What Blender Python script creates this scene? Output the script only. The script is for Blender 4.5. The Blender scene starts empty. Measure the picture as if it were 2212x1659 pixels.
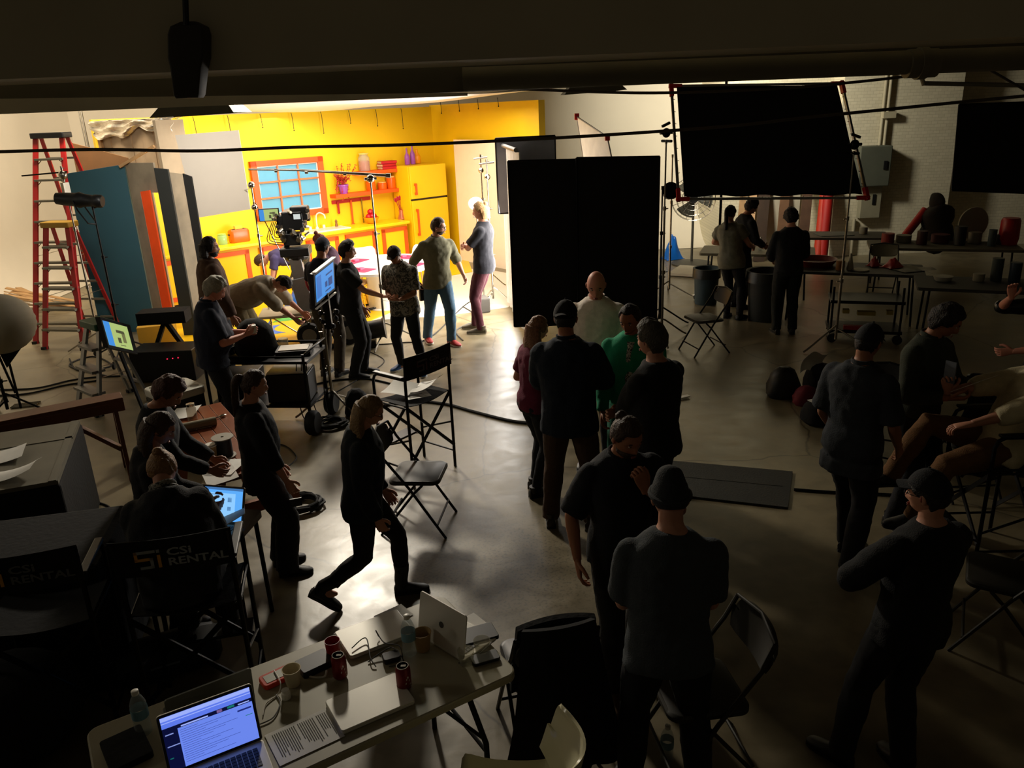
import bpy, math, random
from mathutils import Vector, Matrix, noise
random.seed(7)
SC = bpy.context.scene
COL = SC.collection
PI = math.pi
# ---------------------------------------------------------------- camera
CAM_H, PITCH, ROLL, FPX = 3.143, 0.33552, -0.0417, 1717.0
FWD = Vector((0, math.cos(PITCH), -math.sin(PITCH)))
_u = Vector((0, math.sin(PITCH), math.cos(PITCH))); _r = Vector((1, 0, 0))
RGT = math.cos(ROLL) * _r + math.sin(ROLL) * _u
UPV = -math.sin(ROLL) * _r + math.cos(ROLL) * _u
ORG = Vector((0, 0, CAM_H))
cam_data = bpy.data.cameras.new('camera')
cam_data.sensor_width = 36; cam_data.lens = FPX / 2212 * 36
cam_data.clip_start = 0.05; cam_data.clip_end = 200
cam = bpy.data.objects.new('camera', cam_data); COL.objects.link(cam)
cam.matrix_world = Matrix((( RGT.x, UPV.x, -FWD.x, ORG.x), (RGT.y, UPV.y, -FWD.y, ORG.y), (RGT.z, UPV.z, -FWD.z, ORG.z), (0, 0, 0, 1)))
SC.camera = cam
SC.view_settings.view_transform = 'Standard'; SC.view_settings.look = 'None'
SC.view_settings.gamma = 1; SC.view_settings.exposure = 0.0
try: SC.view_settings.use_curve_mapping = False
except Exception: pass
W = bpy.data.worlds.new('world'); SC.world = W; W.use_nodes = True
W.node_tree.nodes['Background'].inputs[0].default_value = (1, .82, .55, 1)
W.node_tree.nodes['Background'].inputs[1].default_value = 0.025

def ray(x, y): return RGT * ((x - 1106) / FPX) - UPV * ((y - 829.5) / FPX) + FWD
def G(x, y, z=0.0):                       # the place at height z that the photo shows at pixel x, y
    d = ray(x, y); return ORG + d * ((z - CAM_H) / d.z)
def YD(x, y, Y):                          # the place at distance Y that the photo shows at pixel x, y
    d = ray(x, y); return ORG + d * (Y / d.y)
AZ = math.radians(49.4)
SU = Vector((math.sin(AZ), math.cos(AZ), 0)); SV = Vector((math.cos(AZ), -math.sin(AZ), 0))
SRZ = PI / 2 - AZ
SO = G(978, 562) - SV * .7                # corner of the kitchen set
SM = Matrix.Translation(SO) @ Matrix.Rotation(SRZ, 4, 'Z')
def SW(x, y, z=0.0): return SM @ Vector((x, y, z))

def area(name, loc, target, sx, sy, power, col=(1, .9, .75), spread=None):
    l = bpy.data.lights.new(name, 'AREA'); l.shape = 'RECTANGLE'; l.size = sx; l.size_y = sy
    l.energy = power; l.color = col
    if spread: l.spread = spread
    o = bpy.data.objects.new(name, l); COL.objects.link(o); o.location = loc
    o.rotation_euler = (Vector(target) - Vector(loc)).to_track_quat('-Z', 'Y').to_euler()
    return o
# overhead bank under the silk of the set, key behind the diffusion, then added fill lamps out of view
area('overhead_bank', SW(-3.0, -2.7, 3.12), SW(-3.0, -2.7, 0), 4.6, 3.6, 205, (1, .93, .84))
area('key_bank', (0.0, 12.0, 1.35), (-5, 11.4, .85), 1.95, 2.1, 260, (1, .95, .88))
area('fill_left_wall', (-6.0, 12.5, 4.9), (-10.5, 17.5, 1.6), 1.2, 1.2, 420, (1, .86, .66))  # added unseen fill that brightens the left wall
area('fill_back_wall', (2.3, 13.4, 4.7), (4.9, 17.4, 2.9), .8, .8, 150, (1, .93, .76), spread=1.6)  # added unseen fill for the back wall and the brick
area('fill_from_left', (-9.0, 4.0, 4.4), (0, 6.5, 0), 1.2, 1.2, 32, (1, .90, .70))  # added side fill from the left; there is no window here
area('fill_foreground', (-2.4, 10.9, 4.0), (-.8, 4.2, .6), .5, .5, 62, (1, .90, .74), spread=1.5)  # invented lamp above the view, lights the group and the front table
area('fill_bounce_board', (-3.4, 8.2, 4.3), (-4.25, 11.9, 2.4), 1.2, 1.2, 26, (1, .93, .84), spread=1.0)  # added fill aimed at the bounce board, no such lamp in view

# ---------------------------------------------------------------- materials
_MC = {}
def lin(c):
    if isinstance(c, str):
        c = c.lstrip('#'); c = [int(c[i:i + 2], 16) / 255 for i in (0, 2, 4)]
    return [x / 12.92 if x <= .04045 else ((x + .055) / 1.055) ** 2.4 for x in c]
def mat(name, col, r=.6, m=0.0, var=.1, sc=6.0, bump=0.0, bs=60.0, **kw):
    if name in _MC: return _MC[name]
    M = bpy.data.materials.new(name); M.use_nodes = True; nt = M.node_tree; N = nt.nodes; L = nt.links
    P = N['Principled BSDF']; c = lin(col)
    P.inputs['Roughness'].default_value = r; P.inputs['Metallic'].default_value = m
    tc = N.new('ShaderNodeTexCoord')
    nz = N.new('ShaderNodeTexNoise'); nz.inputs['Scale'].default_value = sc; nz.inputs['Detail'].default_value = 3
    L.new(tc.outputs['Object'], nz.inputs['Vector'])
    mx = N.new('ShaderNodeMix'); mx.data_type = 'RGBA'
    mx.inputs[6].default_value = [max(0, x * (1 - var * 1.6)) for x in c] + [1]
    mx.inputs[7].default_value = [min(1, x * (1 + var * 1.6)) for x in c] + [1]
    L.new(nz.outputs[0], mx.inputs[0]); L.new(mx.outputs[2], P.inputs['Base Color'])
    if bump:
        n2 = N.new('ShaderNodeTexNoise'); n2.inputs['Scale'].default_value = bs
        L.new(tc.outputs['Object'], n2.inputs['Vector'])
        b = N.new('ShaderNodeBump'); b.inputs['Strength'].default_value = bump; b.inputs['Distance'].default_value = .02
        L.new(n2.outputs[0], b.inputs['Height']); L.new(b.outputs[0], P.inputs['Normal'])
    for k, v in kw.items(): P.inputs[k].default_value = v
    _MC[name] = M; return M
def emat(name, col, s=1.0):
    if name in _MC: return _MC[name]
    M = bpy.data.materials.new(name); M.use_nodes = True; P = M.node_tree.nodes['Principled BSDF']
    c = lin(col); P.inputs['Base Color'].default_value = [x * .05 for x in c] + [1]
    P.inputs['Emission Color'].default_value = c + [1]; P.inputs['Emission Strength'].default_value = s
    _MC[name] = M; return M
def glass(name, col, tr=.75, r=.08):
    if name in _MC: return _MC[name]
    M = bpy.data.materials.new(name); M.use_nodes = True; nt = M.node_tree; N = nt.nodes; L = nt.links
    P = N['Principled BSDF']; P.inputs['Base Color'].default_value = lin(col) + [1]; P.inputs['Roughness'].default_value = r
    t = N.new('ShaderNodeBsdfTransparent'); x = N.new('ShaderNodeMixShader'); x.inputs[0].default_value = tr
    t.inputs[0].default_value = [.5 + .5 * v for v in lin(col)] + [1]
    L.new(P.outputs[0], x.inputs[1]); L.new(t.outputs[0], x.inputs[2]); L.new(x.outputs[0], N['Material Output'].inputs[0])
    _MC[name] = M; return M
BLACK = mat('black_cloth', '#0a0a0b', .95, bump=.2, bs=30)
BLKP = mat('black_plastic', '#0e0f10', .45)
BLKM = mat('black_metal', '#121213', .35, .6)
STEEL = mat('steel', '#9a9488', .3, .95, sc=20)
ALU = mat('aluminium', '#8f9090', .42, .8, sc=14)
WHITE = mat('white_plastic', '#e6e2d6', .4)
PAPER = mat('paper', '#e8e6e0', .85)
GREYM = mat('grey_plastic', '#7b7a72', .5)
REDP = mat('red_paint', '#c4161c', .4)
RUB = mat('rubber', '#0b0b0b', .7)
SILV = mat('silver_laptop', '#dedace', .35, .15, var=.04)
WOOD = mat('brown_wood', '#7a3f1d', .5, var=.35, sc=9, bump=.1)
PINE = mat('pine_wood', '#b08a5c', .7, var=.25, sc=7, bump=.1)
CHROME = mat('chrome', '#c8c4ba', .15, 1.0)

# ---------------------------------------------------------------- mesh helpers
class MB:
    def __init__(s, M=None): s.v = []; s.f = []; s.mi = []; s.M = M or Matrix(); s.m = 0
    def add(s, vs, fs, m=None):
        b = len(s.v); s.v += [s.M @ Vector(v) for v in vs]
        s.f += [tuple(b + i for i in f) for f in fs]; s.mi += [s.m if m is None else m] * len(fs); return s
    def box(s, c, d, rot=None, m=None, rz=0):
        x, y, z = d[0] / 2, d[1] / 2, d[2] / 2; c = Vector(c)
        R = rot if rot is not None else Matrix.Rotation(rz, 3, 'Z')
        vs = [c + R @ Vector((i * x, j * y, k * z)) for k in (-1, 1) for j in (-1, 1) for i in (-1, 1)]
        return s.add(vs, [(0, 2, 3, 1), (4, 5, 7, 6), (0, 1, 5, 4), (2, 6, 7, 3), (0, 4, 6, 2), (1, 3, 7, 5)], m)
    def bar(s, a, b, w, h=None, m=None, up=(0, 0, 1)):
        a, b = Vector(a), Vector(b); h = h or w; z = (b - a); L = z.length; z.normalize()
        u = Vector(up)
        if abs(z.dot(u)) > .98: u = Vector((1, 0, 0))
        x = u.cross(z).normalized(); y = z.cross(x)
        R = Matrix((x, y, z)).transposed()
        return s.box((a + b) / 2, (w, h, L), R, m)
    def tube(s, pts, r, n=8, m=None, closed=False, cap=True):
        P = [Vector(p) for p in pts]; N = len(P)
        rs = r if isinstance(r, (list, tuple)) else [r] * N
        vs = []; x = None
        for i in range(N):
            if closed: t = P[(i + 1) % N] - P[i - 1]
            else: t = P[min(i + 1, N - 1)] - P[max(i - 1, 0)]
            if t.length < 1e-9: t = Vector((0, 0, 1))
            t.normalize()
            if x is None: x = t.orthogonal().normalized()
            else:
                x = x - t * x.dot(t)
                x = x.normalized() if x.length > 1e-6 else t.orthogonal().normalized()
            y = t.cross(x)
            for k in range(n):
                a = 2 * PI * k / n; vs.append(P[i] + (x * math.cos(a) + y * math.sin(a)) * rs[i])
        fs = []
        for i in range(N if closed else N - 1):
            j = (i + 1) % N
            for k in range(n): k2 = (k + 1) % n; fs.append((i * n + k, i * n + k2, j * n + k2, j * n + k))
        if cap and not closed: fs += [tuple(range(n))[::-1], tuple((N - 1) * n + k for k in range(n))]
        return s.add(vs, fs, m)
    def cyl(s, a, b, r, r2=None, n=14, m=None): return s.tube([a, b], [r, r if r2 is None else r2], n, m)
    def loft(s, rings, m=None, cap=True):
        n = len(rings[0]); vs = [p for r in rings for p in r]; fs = []
        for i in range(len(rings) - 1):
            for k in range(n): k2 = (k + 1) % n; fs.append((i * n + k, i * n + k2, (i + 1) * n + k2, (i + 1) * n + k))
        if cap: fs += [tuple(range(n))[::-1], tuple((len(rings) - 1) * n + k for k in range(n))]
        return s.add(vs, fs, m)
    def ell(s, c, r, rot=None, nu=14, nv=9, m=None):
        if not isinstance(r, (tuple, list)): r = (r, r, r)
        R = rot if rot is not None else Matrix.Identity(3); c = Vector(c)
        rings = []
        for i in range(nv + 1):
            t = -PI / 2 + PI * (i * .998 / nv + .001)
            rings.append([c + R @ Vector((r[0] * math.cos(t) * math.cos(2 * PI * k / nu), r[1] * math.cos(t) * math.sin(2 * PI * k / nu), r[2] * math.sin(t))) for k in range(nu)])
        return s.loft(rings, m)
    def lathe(s, prof, c=(0, 0, 0), n=20, m=None, R=None, cap=True):
        c = Vector(c); R = R or Matrix.Identity(3)
        return s.loft([[c + R @ Vector((max(r, 1e-4) * math.cos(2 * PI * k / n), max(r, 1e-4) * math.sin(2 * PI * k / n), z)) for k in range(n)] for r, z in prof], m, cap)
    def prism(s, poly, z0, z1, m=None):
        n = len(poly); return s.loft([[Vector((p[0], p[1], z0)) for p in poly], [Vector((p[0], p[1], z1)) for p in poly]], m)
    def slab(s, pts, th, m=None):           # polygon in space given thickness along its normal
        P = [Vector(p) for p in pts]; nrm = (P[1] - P[0]).cross(P[2] - P[0]).normalized() * th
        return s.loft([P, [p + nrm for p in P]], m)
    def sheet(s, f, nx, ny, th=.004, m=None):   # f(u,v) -> point; a thin sheet with two sides
        g = [[Vector(f(i / nx, j / ny)) for i in range(nx + 1)] for j in range(ny + 1)]
        def nm(i, j):
            a = g[j][min(i + 1, nx)] - g[j][max(i - 1, 0)]; b = g[min(j + 1, ny)][i] - g[max(j - 1, 0)][i]
            c = a.cross(b); return c.normalized() if c.length > 1e-9 else Vector((0, 0, 1))
        top = [g[j][i] + nm(i, j) * th / 2 for j in range(ny + 1) for i in range(nx + 1)]
        bot = [g[j][i] - nm(i, j) * th / 2 for j in range(ny + 1) for i in range(nx + 1)]
        K = len(top); w = nx + 1; fs = []
        for j in range(ny):
            for i in range(nx):
                a = j * w + i; fs.append((a, a + 1, a + w + 1, a + w)); fs.append((K + a, K + a + w, K + a + w + 1, K + a + 1))
        for i in range(nx):
            a = i; fs.append((a, K + a, K + a + 1, a + 1)); a = ny * w + i; fs.append((a, a + 1, K + a + 1, K + a))
        for j in range(ny):
            a = j * w; fs.append((a, a + w, K + a + w, K + a)); a = j * w + nx; fs.append((a, K + a, K + a + w, a + w))
        return s.add(top + bot, fs, m)
    def build(s, name, ms, parent=None, smooth=False, bevel=0, sub=0, loc=None, rz=0, ang=40):
        me = bpy.data.meshes.new(name); me.from_pydata([tuple(v) for v in s.v], [], s.f)
        if not isinstance(ms, (list, tuple)): ms = [ms]
        for x in ms: me.materials.append(x)
        if len(ms) > 1: me.polygons.foreach_set('material_index', s.mi)
        if smooth:
            me.polygons.foreach_set('use_smooth', [True] * len(me.polygons))
            try: me.set_sharp_from_angle(angle=math.radians(ang))
            except Exception: pass
        me.update()
        o = bpy.data.objects.new(name, me); COL.objects.link(o)
        if parent: o.parent = parent
        if loc is not None: o.location = loc
        if rz: o.rotation_euler = (0, 0, rz)
        if bevel:
            b = o.modifiers.new('bevel', 'BEVEL'); b.width = bevel; b.segments = 2; b.limit_method = 'ANGLE'
        if sub:
            b = o.modifiers.new('sub', 'SUBSURF'); b.levels = sub; b.render_levels = sub
        return o
def tag(o, label=None, cat=None, group=None, kind=None):
    if label: o['label'] = label
    if cat: o['category'] = cat
    if group: o['group'] = group
    if kind: o['kind'] = kind
    return o
def T(name, label, cat, loc=(0, 0, 0), rz=0, group=None):
    o = bpy.data.objects.new(name, None); COL.objects.link(o); o.location = loc; o.rotation_euler = (0, 0, rz)
    o.empty_display_size = .1
    return tag(o, label, cat, group)
def struct(name, mb, m, label=None, **kw):
    o = mb.build(name, m, **kw); o['kind'] = 'structure'
    if label: o['label'] = label
    return o
def dup(o, parent=None, loc=None, rz=None, label=None, group=None):
    c = o.copy(); COL.objects.link(c)
    if parent: c.parent = parent
    for ch in list(o.children): dup(ch, c)
    if loc is not None: c.location = loc
    if rz is not None: c.rotation_euler = (0, 0, rz)
    if label: c['label'] = label
    if group: c['group'] = group
    return c
def rrect(w, d, r, n=5, cx=0, cy=0):
    out = []
    for sx, sy, a0 in ((1, 1, 0), (-1, 1, 90), (-1, -1, 180), (1, -1, 270)):
        for k in range(n + 1):
            a = math.radians(a0 + 90 * k / n); out.append((cx + sx * (w / 2 - r) + r * math.cos(a), cy + sy * (d / 2 - r) + r * math.sin(a)))
    return out
def arc(c, r, a0, a1, n, ax='xy'):
    o = []
    for k in range(n + 1):
        a = math.radians(a0 + (a1 - a0) * k / n); p = (r * math.cos(a), r * math.sin(a))
        o.append(Vector(c) + (Vector((p[0], p[1], 0)) if ax == 'xy' else Vector((p[0], 0, p[1])) if ax == 'xz' else Vector((0, p[0], p[1]))))
    return o
def spl(pts, n=6):                         # smooth curve through points
    P = [Vector(p) for p in pts]; out = []
    for i in range(len(P) - 1):
        a, b, c, d = P[max(i - 1, 0)], P[i], P[i + 1], P[min(i + 2, len(P) - 1)]
        for k in range(n):
            t = k / n; out.append(.5 * ((2 * b) + (c - a) * t + (2 * a - 5 * b + 4 * c - d) * t * t + (3 * b - a - 3 * c + d) * t ** 3))
    return out + [P[-1]]
# ================================================================ the studio shell
def floor_mat():
    M = bpy.data.materials.new('polished_concrete'); M.use_nodes = True; nt = M.node_tree; N = nt.nodes; L = nt.links
    P = N['Principled BSDF']; tc = N.new('ShaderNodeTexCoord')
    def nz(s, d=5, dist=0):
        n = N.new('ShaderNodeTexNoise'); n.inputs['Scale'].default_value = s; n.inputs['Detail'].default_value = d
        n.inputs['Distortion'].default_value = dist; L.new(tc.outputs['Object'], n.inputs['Vector']); return n
    a = nz(.55, 6, .6); b = nz(5, 8, .3); c = nz(45, 4)
    r1 = N.new('ShaderNodeValToRGB'); r1.color_ramp.elements[0].position = .34; r1.color_ramp.elements[1].position = .7
    r1.color_ramp.elements[0].color = lin('#635a44') + [1]; r1.color_ramp.elements[1].color = lin('#96896c') + [1]
    L.new(a.outputs[0], r1.inputs[0])
    r2 = N.new('ShaderNodeValToRGB'); r2.color_ramp.elements[0].position = .35; r2.color_ramp.elements[1].position = .62
    r2.color_ramp.elements[0].color = (.55, .55, .55, 1); r2.color_ramp.elements[1].color = (1, 1, 1, 1)
    L.new(b.outputs[0], r2.inputs[0])
    mx = N.new('ShaderNodeMix'); mx.data_type = 'RGBA'; mx.blend_type = 'MULTIPLY'; mx.inputs[0].default_value = .6
    L.new(r1.outputs[0], mx.inputs[6]); L.new(r2.outputs[0], mx.inputs[7])
    # speckled worn patch
    r3 = N.new('ShaderNodeValToRGB'); r3.color_ramp.elements[0].position = .40; r3.color_ramp.elements[1].position = .47
    r3.color_ramp.elements[0].color = (.3, .3, .3, 1); r3.color_ramp.elements[1].color = (1, 1, 1, 1)
    L.new(c.outputs[0], r3.inputs[0])
    g = N.new('ShaderNodeMapping'); g.inputs['Location'].default_value = (.1, -5.3, 0); g.inputs['Scale'].default_value = (.75, .8, 1)
    gr = N.new('ShaderNodeTexGradient'); gr.gradient_type = 'SPHERICAL'
    L.new(tc.outputs['Object'], g.inputs[0])
    g.vector_type = 'TEXTURE'; g.inputs['Location'].default_value = (-.15, 5.0, 0); g.inputs['Scale'].default_value = (1.1, 1.0, 1)
    L.new(g.outputs[0], gr.inputs[0])
    m2 = N.new('ShaderNodeMix'); m2.data_type = 'RGBA'; m2.blend_type = 'MULTIPLY'
    L.new(gr.outputs[0], m2.inputs[0]); L.new(mx.outputs[2], m2.inputs[6]); L.new(r3.outputs[0], m2.inputs[7])
    # cracks
    vo = N.new('ShaderNodeTexVoronoi'); vo.feature = 'DISTANCE_TO_EDGE'; vo.inputs['Scale'].default_value = .33
    wn = nz(1.6, 6); ad = N.new('ShaderNodeMix'); ad.data_type = 'RGBA'; ad.inputs[0].default_value = .22
    L.new(tc.outputs['Object'], ad.inputs[6]); L.new(wn.outputs[1], ad.inputs[7]); L.new(ad.outputs[2], vo.inputs['Vector'])
    r4 = N.new('ShaderNodeValToRGB'); r4.color_ramp.elements[0].position = .0; r4.color_ramp.elements[1].position = .0035
    r4.color_ramp.elements[0].color = (.22, .2, .18, 1); r4.color_ramp.elements[1].color = (1, 1, 1, 1)
    L.new(vo.outputs[0], r4.inputs[0])
    m3 = N.new('ShaderNodeMix'); m3.data_type = 'RGBA'; m3.blend_type = 'MULTIPLY'; m3.inputs[0].default_value = .8
    L.new(m2.outputs[2], m3.inputs[6]); L.new(r4.outputs[0], m3.inputs[7])
    L.new(m3.outputs[2], P.inputs['Base Color'])
    rr = N.new('ShaderNodeMapRange'); rr.inputs['To Min'].default_value = .22; rr.inputs['To Max'].default_value = .5
    L.new(b.outputs[0], rr.inputs[0]); L.new(rr.outputs[0], P.inputs['Roughness'])
    bp = N.new('ShaderNodeBump'); bp.inputs['Strength'].default_value = .25; bp.inputs['Distance'].default_value = .01
    L.new(b.outputs[0], bp.inputs['Height']); L.new(bp.outputs[0], P.inputs['Normal'])
    return M
WALLW = mat('painted_white_wall', '#cfc6b4', .8, var=.05, sc=1.2)
def brick_mat():
    M = bpy.data.materials.new('white_painted_brick'); M.use_nodes = True; nt = M.node_tree; N = nt.nodes; L = nt.links
    P = N['Principled BSDF']; P.inputs['Roughness'].default_value = .75
    tc = N.new('ShaderNodeTexCoord'); mp = N.new('ShaderNodeMapping'); mp.inputs['Rotation'].default_value = (PI / 2, 0, 0)
    L.new(tc.outputs['Object'], mp.inputs[0])
    b = N.new('ShaderNodeTexBrick'); b.inputs['Scale'].default_value = 4.2; L.new(mp.outputs[0], b.inputs[0])
    b.inputs['Color1'].default_value = lin('#d2cab0') + [1]; b.inputs['Color2'].default_value = lin('#c8c0a6') + [1]; b.inputs['Mortar'].default_value = lin('#b5ad94') + [1]
    b.inputs['Mortar Size'].default_value = .015
    bp = N.new('ShaderNodeBump'); bp.inputs['Strength'].default_value = .35; bp.invert = True; L.new(b.outputs[1], bp.inputs['Height'])
    L.new(b.outputs[0], P.inputs['Base Color']); L.new(bp.outputs[0], P.inputs['Normal']); return M
BRICK = brick_mat()
DARKC = mat('dark_painted_ceiling', '#3d382c', .85, var=.15, sc=3)
struct('floor', MB().box((2.5, 9.5, -.05), (27, 26, .1)), floor_mat(), 'polished grey concrete studio floor with cracks and worn patches')
def cove(name, pts, R=1.1, H=6.2):
    m = MB(); n = 10; rings = []
    for (x, y), (dx, dy) in pts:             # wall foot and the direction into the room
        prof = [(R, .006)] + [(R - R * math.sin(math.radians(9 * k)), .006 + R - R * math.cos(math.radians(9 * k))) for k in range(1, n + 1)] + [(0, H), (-.15, H), (-.15, -.0)]
        rings.append([Vector((x + dx * a, y + dy * a, z)) for a, z in prof])
    m.loft(rings); return m
struct('wall_left', cove('l', [((-9.8, 5.0), (1, 0)), ((-9.8, 17.6), (1, 0)), ((-9.45, 18.45), (.8, -.8)), ((-8.6, 18.8), (0, -1))]), WALLW, 'white painted studio wall curving into the floor on the left', smooth=True)
struct('wall_back', cove('b', [((-8.6, 18.8), (0, -1)), ((4.55, 18.8), (0, -1))]), WALLW, 'white painted studio wall behind the kitchen set', smooth=True)
wr = MB(); wr.box((10.25, 16.75, 3.1), (11.5, .3, 6.2)); wr.box((4.6, 17.8, 3.1), (.2, 2.2, 6.2))
struct('wall_right', wr, BRICK, 'white painted brick wall behind the crowded tables')
struct('wall_far_right', MB().box((15.5, 9.5, 3.1), (.3, 15, 6.2)), BRICK)
pil = MB(); pil.box((7.72, 16.35, 3.1), (2.3, .5, 6.2)); struct('trim_1', pil, BRICK, 'white painted brick pilaster carrying the electrical cabinet')
struct('ceiling', MB().box((2.5, 10.5, 6.25), (27, 17, .1)), DARKC)
# beams close above the camera
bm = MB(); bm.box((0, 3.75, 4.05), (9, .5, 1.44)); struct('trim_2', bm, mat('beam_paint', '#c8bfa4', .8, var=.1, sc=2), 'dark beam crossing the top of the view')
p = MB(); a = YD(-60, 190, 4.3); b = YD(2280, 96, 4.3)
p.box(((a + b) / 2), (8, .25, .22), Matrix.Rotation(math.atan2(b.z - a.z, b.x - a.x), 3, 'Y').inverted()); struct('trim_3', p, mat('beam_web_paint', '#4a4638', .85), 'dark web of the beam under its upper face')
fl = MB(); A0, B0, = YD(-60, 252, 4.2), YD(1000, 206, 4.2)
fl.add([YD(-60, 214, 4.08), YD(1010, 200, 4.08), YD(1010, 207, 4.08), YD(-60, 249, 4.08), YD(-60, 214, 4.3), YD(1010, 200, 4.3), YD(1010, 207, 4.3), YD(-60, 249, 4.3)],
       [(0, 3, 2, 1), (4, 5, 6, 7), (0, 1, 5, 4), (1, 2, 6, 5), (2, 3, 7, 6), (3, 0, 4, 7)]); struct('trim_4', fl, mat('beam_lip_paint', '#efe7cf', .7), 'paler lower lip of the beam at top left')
pp = T('ceiling_pipe', 'dark round pipe with a coupling hung under the beam at upper right', 'pipe', YD(1700, 140, 4.1))
q = MB(); a = YD(1000, 172, 4.1) - YD(1700, 140, 4.1); b = YD(2300, 122, 4.1) - YD(1700, 140, 4.1); q.cyl(a, b, .055, n=20)
q.build('pipe_run', mat('pipe_paint', '#857f6a', .6), pp, smooth=True)
q = MB(); c = YD(1990, 137, 4.1) - YD(1700, 140, 4.1); dd = (b - a).normalized(); q.cyl(c - dd * .07, c + dd * .07, .066, n=20); q.cyl(c - dd * .02, c + dd * .02, .074, n=20)
q.build('coupling', mat('pipe_paint', '#857f6a', .6), pp, smooth=True)
sd = T('ceiling_sensor', 'dark boxy device on a conduit fixed to the beam above the set', 'sensor', YD(410, 200, 3.4))
o0 = YD(410, 200, 3.4); q = MB(); q.tube([YD(400, -20, 3.4) - o0, YD(402, 55, 3.4) - o0], .012); q.build('conduit', BLKP, sd, smooth=True)
q = MB(); rings = []
for y, w, d in ((48, .03, .03), (58, .062, .05), (75, .07, .055), (125, .07, .055), (150, .06, .055), (205, .05, .05), (212, .045, .04)):
    c = YD(410, y, 3.44) - o0; rings.append([c + Vector((px, py, 0)) for px, py in rrect(w * 2, d * 2, .012, 3)])
q.loft(rings); q.build('housing', mat('sensor_grey', '#38352c', .6), sd, smooth=True)
# cables strung across the hall
def cable(name, pts, r, label, m=None, cat='cable', n=6, group=None):
    P = spl(pts, 8); c = P[0].copy(); q = MB(); q.tube([p - c for p in P], r, n); o = q.build(name, m or RUB, smooth=True, loc=c); return tag(o, label, cat, group)
ROPE = mat('dark_rope', '#3b3226', .85, bump=.4, bs=200)
cable('strung_cable', [YD(x, y, Y) for x, y, Y in ((-40, 329, 6.6), (200, 323, 6.6), (430, 326, 6.6), (640, 318, 6.6), (900, 312, 6.6), (1200, 298, 6.6), (1450, 282, 6.6), (1600, 270, 6.6), (1750, 253, 6.6), (1900, 238, 6.6), (2060, 222, 6.6), (2260, 203, 6.6))], .013, 'long dark cable strung right across the hall below the beam', ROPE)
cable('strung_cable', [YD(x, y, Y) for x, y, Y in ((1080, 190, 7), (1300, 199, 7), (1460, 200, 7), (1700, 190, 7), (1860, 176, 7), (2000, 160, 7))], .012, 'upper dark cable running behind the top edge of the overhead black frame', ROPE)
cable('strung_cable', [YD(x, y, 7) for x, y in ((2120, 140), (2180, 175), (2250, 215))], .01, 'short cable sagging at the top right corner by the pipe', ROPE)

# ================================================================ the yellow kitchen set
YEL = mat('yellow_paint', '#f2c800', .55, var=.03, sc=2)
ORG_ = mat('orange_paint', '#e0560a', .5, var=.05)
SKY = mat('sky_blue_panel', '#5ba4c6', .6, var=.04)
YFL = mat('yellow_floor_paint', '#f0bf10', .4, var=.05, sc=3)
def st(name, label, cat, x, y, z=0, rz=0, group=None): return T(name, label, cat, SW(x, y, z), SRZ + rz, group)
w = MB(SM); w.box((-3.2, .06, 1.61), (6.8, .12, 3.2)); w.add([], [])
struct('wall_set_back', w, YEL, 'bright yellow back wall of the kitchen set')
w = MB(SM); w.box((.26, -1.62, 1.62), (.12, 3.36, 3.24)); w.box((.24, -3.36, 1.62), (.16, .12, 3.24)); struct('wall_set_right', w, YEL, 'bright yellow right wall of the kitchen set')
w = MB(SM); w.prism([(-6.8, 0), (-7.2, -4.2), (-5.2, -4.4), (-3.6, -3.7), (-1.6, -2.0), (-.58, -2.12), (.2, -1.0), (.2, 0)], .001, .012); struct('trim_5', w, YFL, 'glossy yellow painted set floor')
w = MB(); w.prism([tuple(G(x, y)[:2]) for x, y in ((690, 700), (965, 682), (1098, 664), (1150, 600), (1040, 580), (880, 590), (740, 630))], .0005, .003); struct('trim_6', w, mat('white_floor_paint', '#ddd3c2', .35, var=.04, sc=3), 'white painted strip of floor in front of the kitchen set')
w = MB(SM); w.box((.17, -.85, .06), (.03, .35, .12)); struct('baseboard_set', w, mat('dark_red_trim', '#5a1408', .5))
# window
x0, x1, z0, z1 = -4.05, -2.55, 1.27, 2.37
wn = T('window_1', 'orange framed set window with nine sky blue panes', 'window', SW((x0 + x1) / 2, 0, z0), SRZ); wn['kind'] = 'structure'; del wn['category']
wd, ht = x1 - x0, z1 - z0
f = MB()
for (cx, cz, sx, sz) in ((0, .055, wd, .11), (0, ht - .05, wd, .1), (-wd / 2 + .06, ht / 2, .12, ht), (wd / 2 - .06, ht / 2, .12, ht)): f.box((cx, -.04, cz), (sx, .08, sz))
f.build('window_frame', ORG_, wn, bevel=.006)
g = MB(); g.box((0, -.012, ht / 2), (wd - .2, .02, ht - .16)); g.build('pane', SKY, wn)
g = MB(); iw, ih = wd - .24, ht - .21
for (cx, cz, sx, sz) in ((0, .12, iw, .02), (0, ht - .11, iw, .02), (-iw / 2 + .01, ht / 2, .02, ih), (iw / 2 - .01, ht / 2, .02, ih)): g.box((cx, -.03, cz), (sx, .03, sz))
g.build('inner_trim', WHITE, wn)
g = MB()
for k in (1, 2):
    g.box((-iw / 2 + iw * k / 3, -.035, ht / 2), (.028, .04, ih)); g.box((0, -.035, .11 + ih * k / 3), (iw, .04, .028))
g.build('muntin', mat('pale_orange', '#e8743a', .5), wn)
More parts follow.
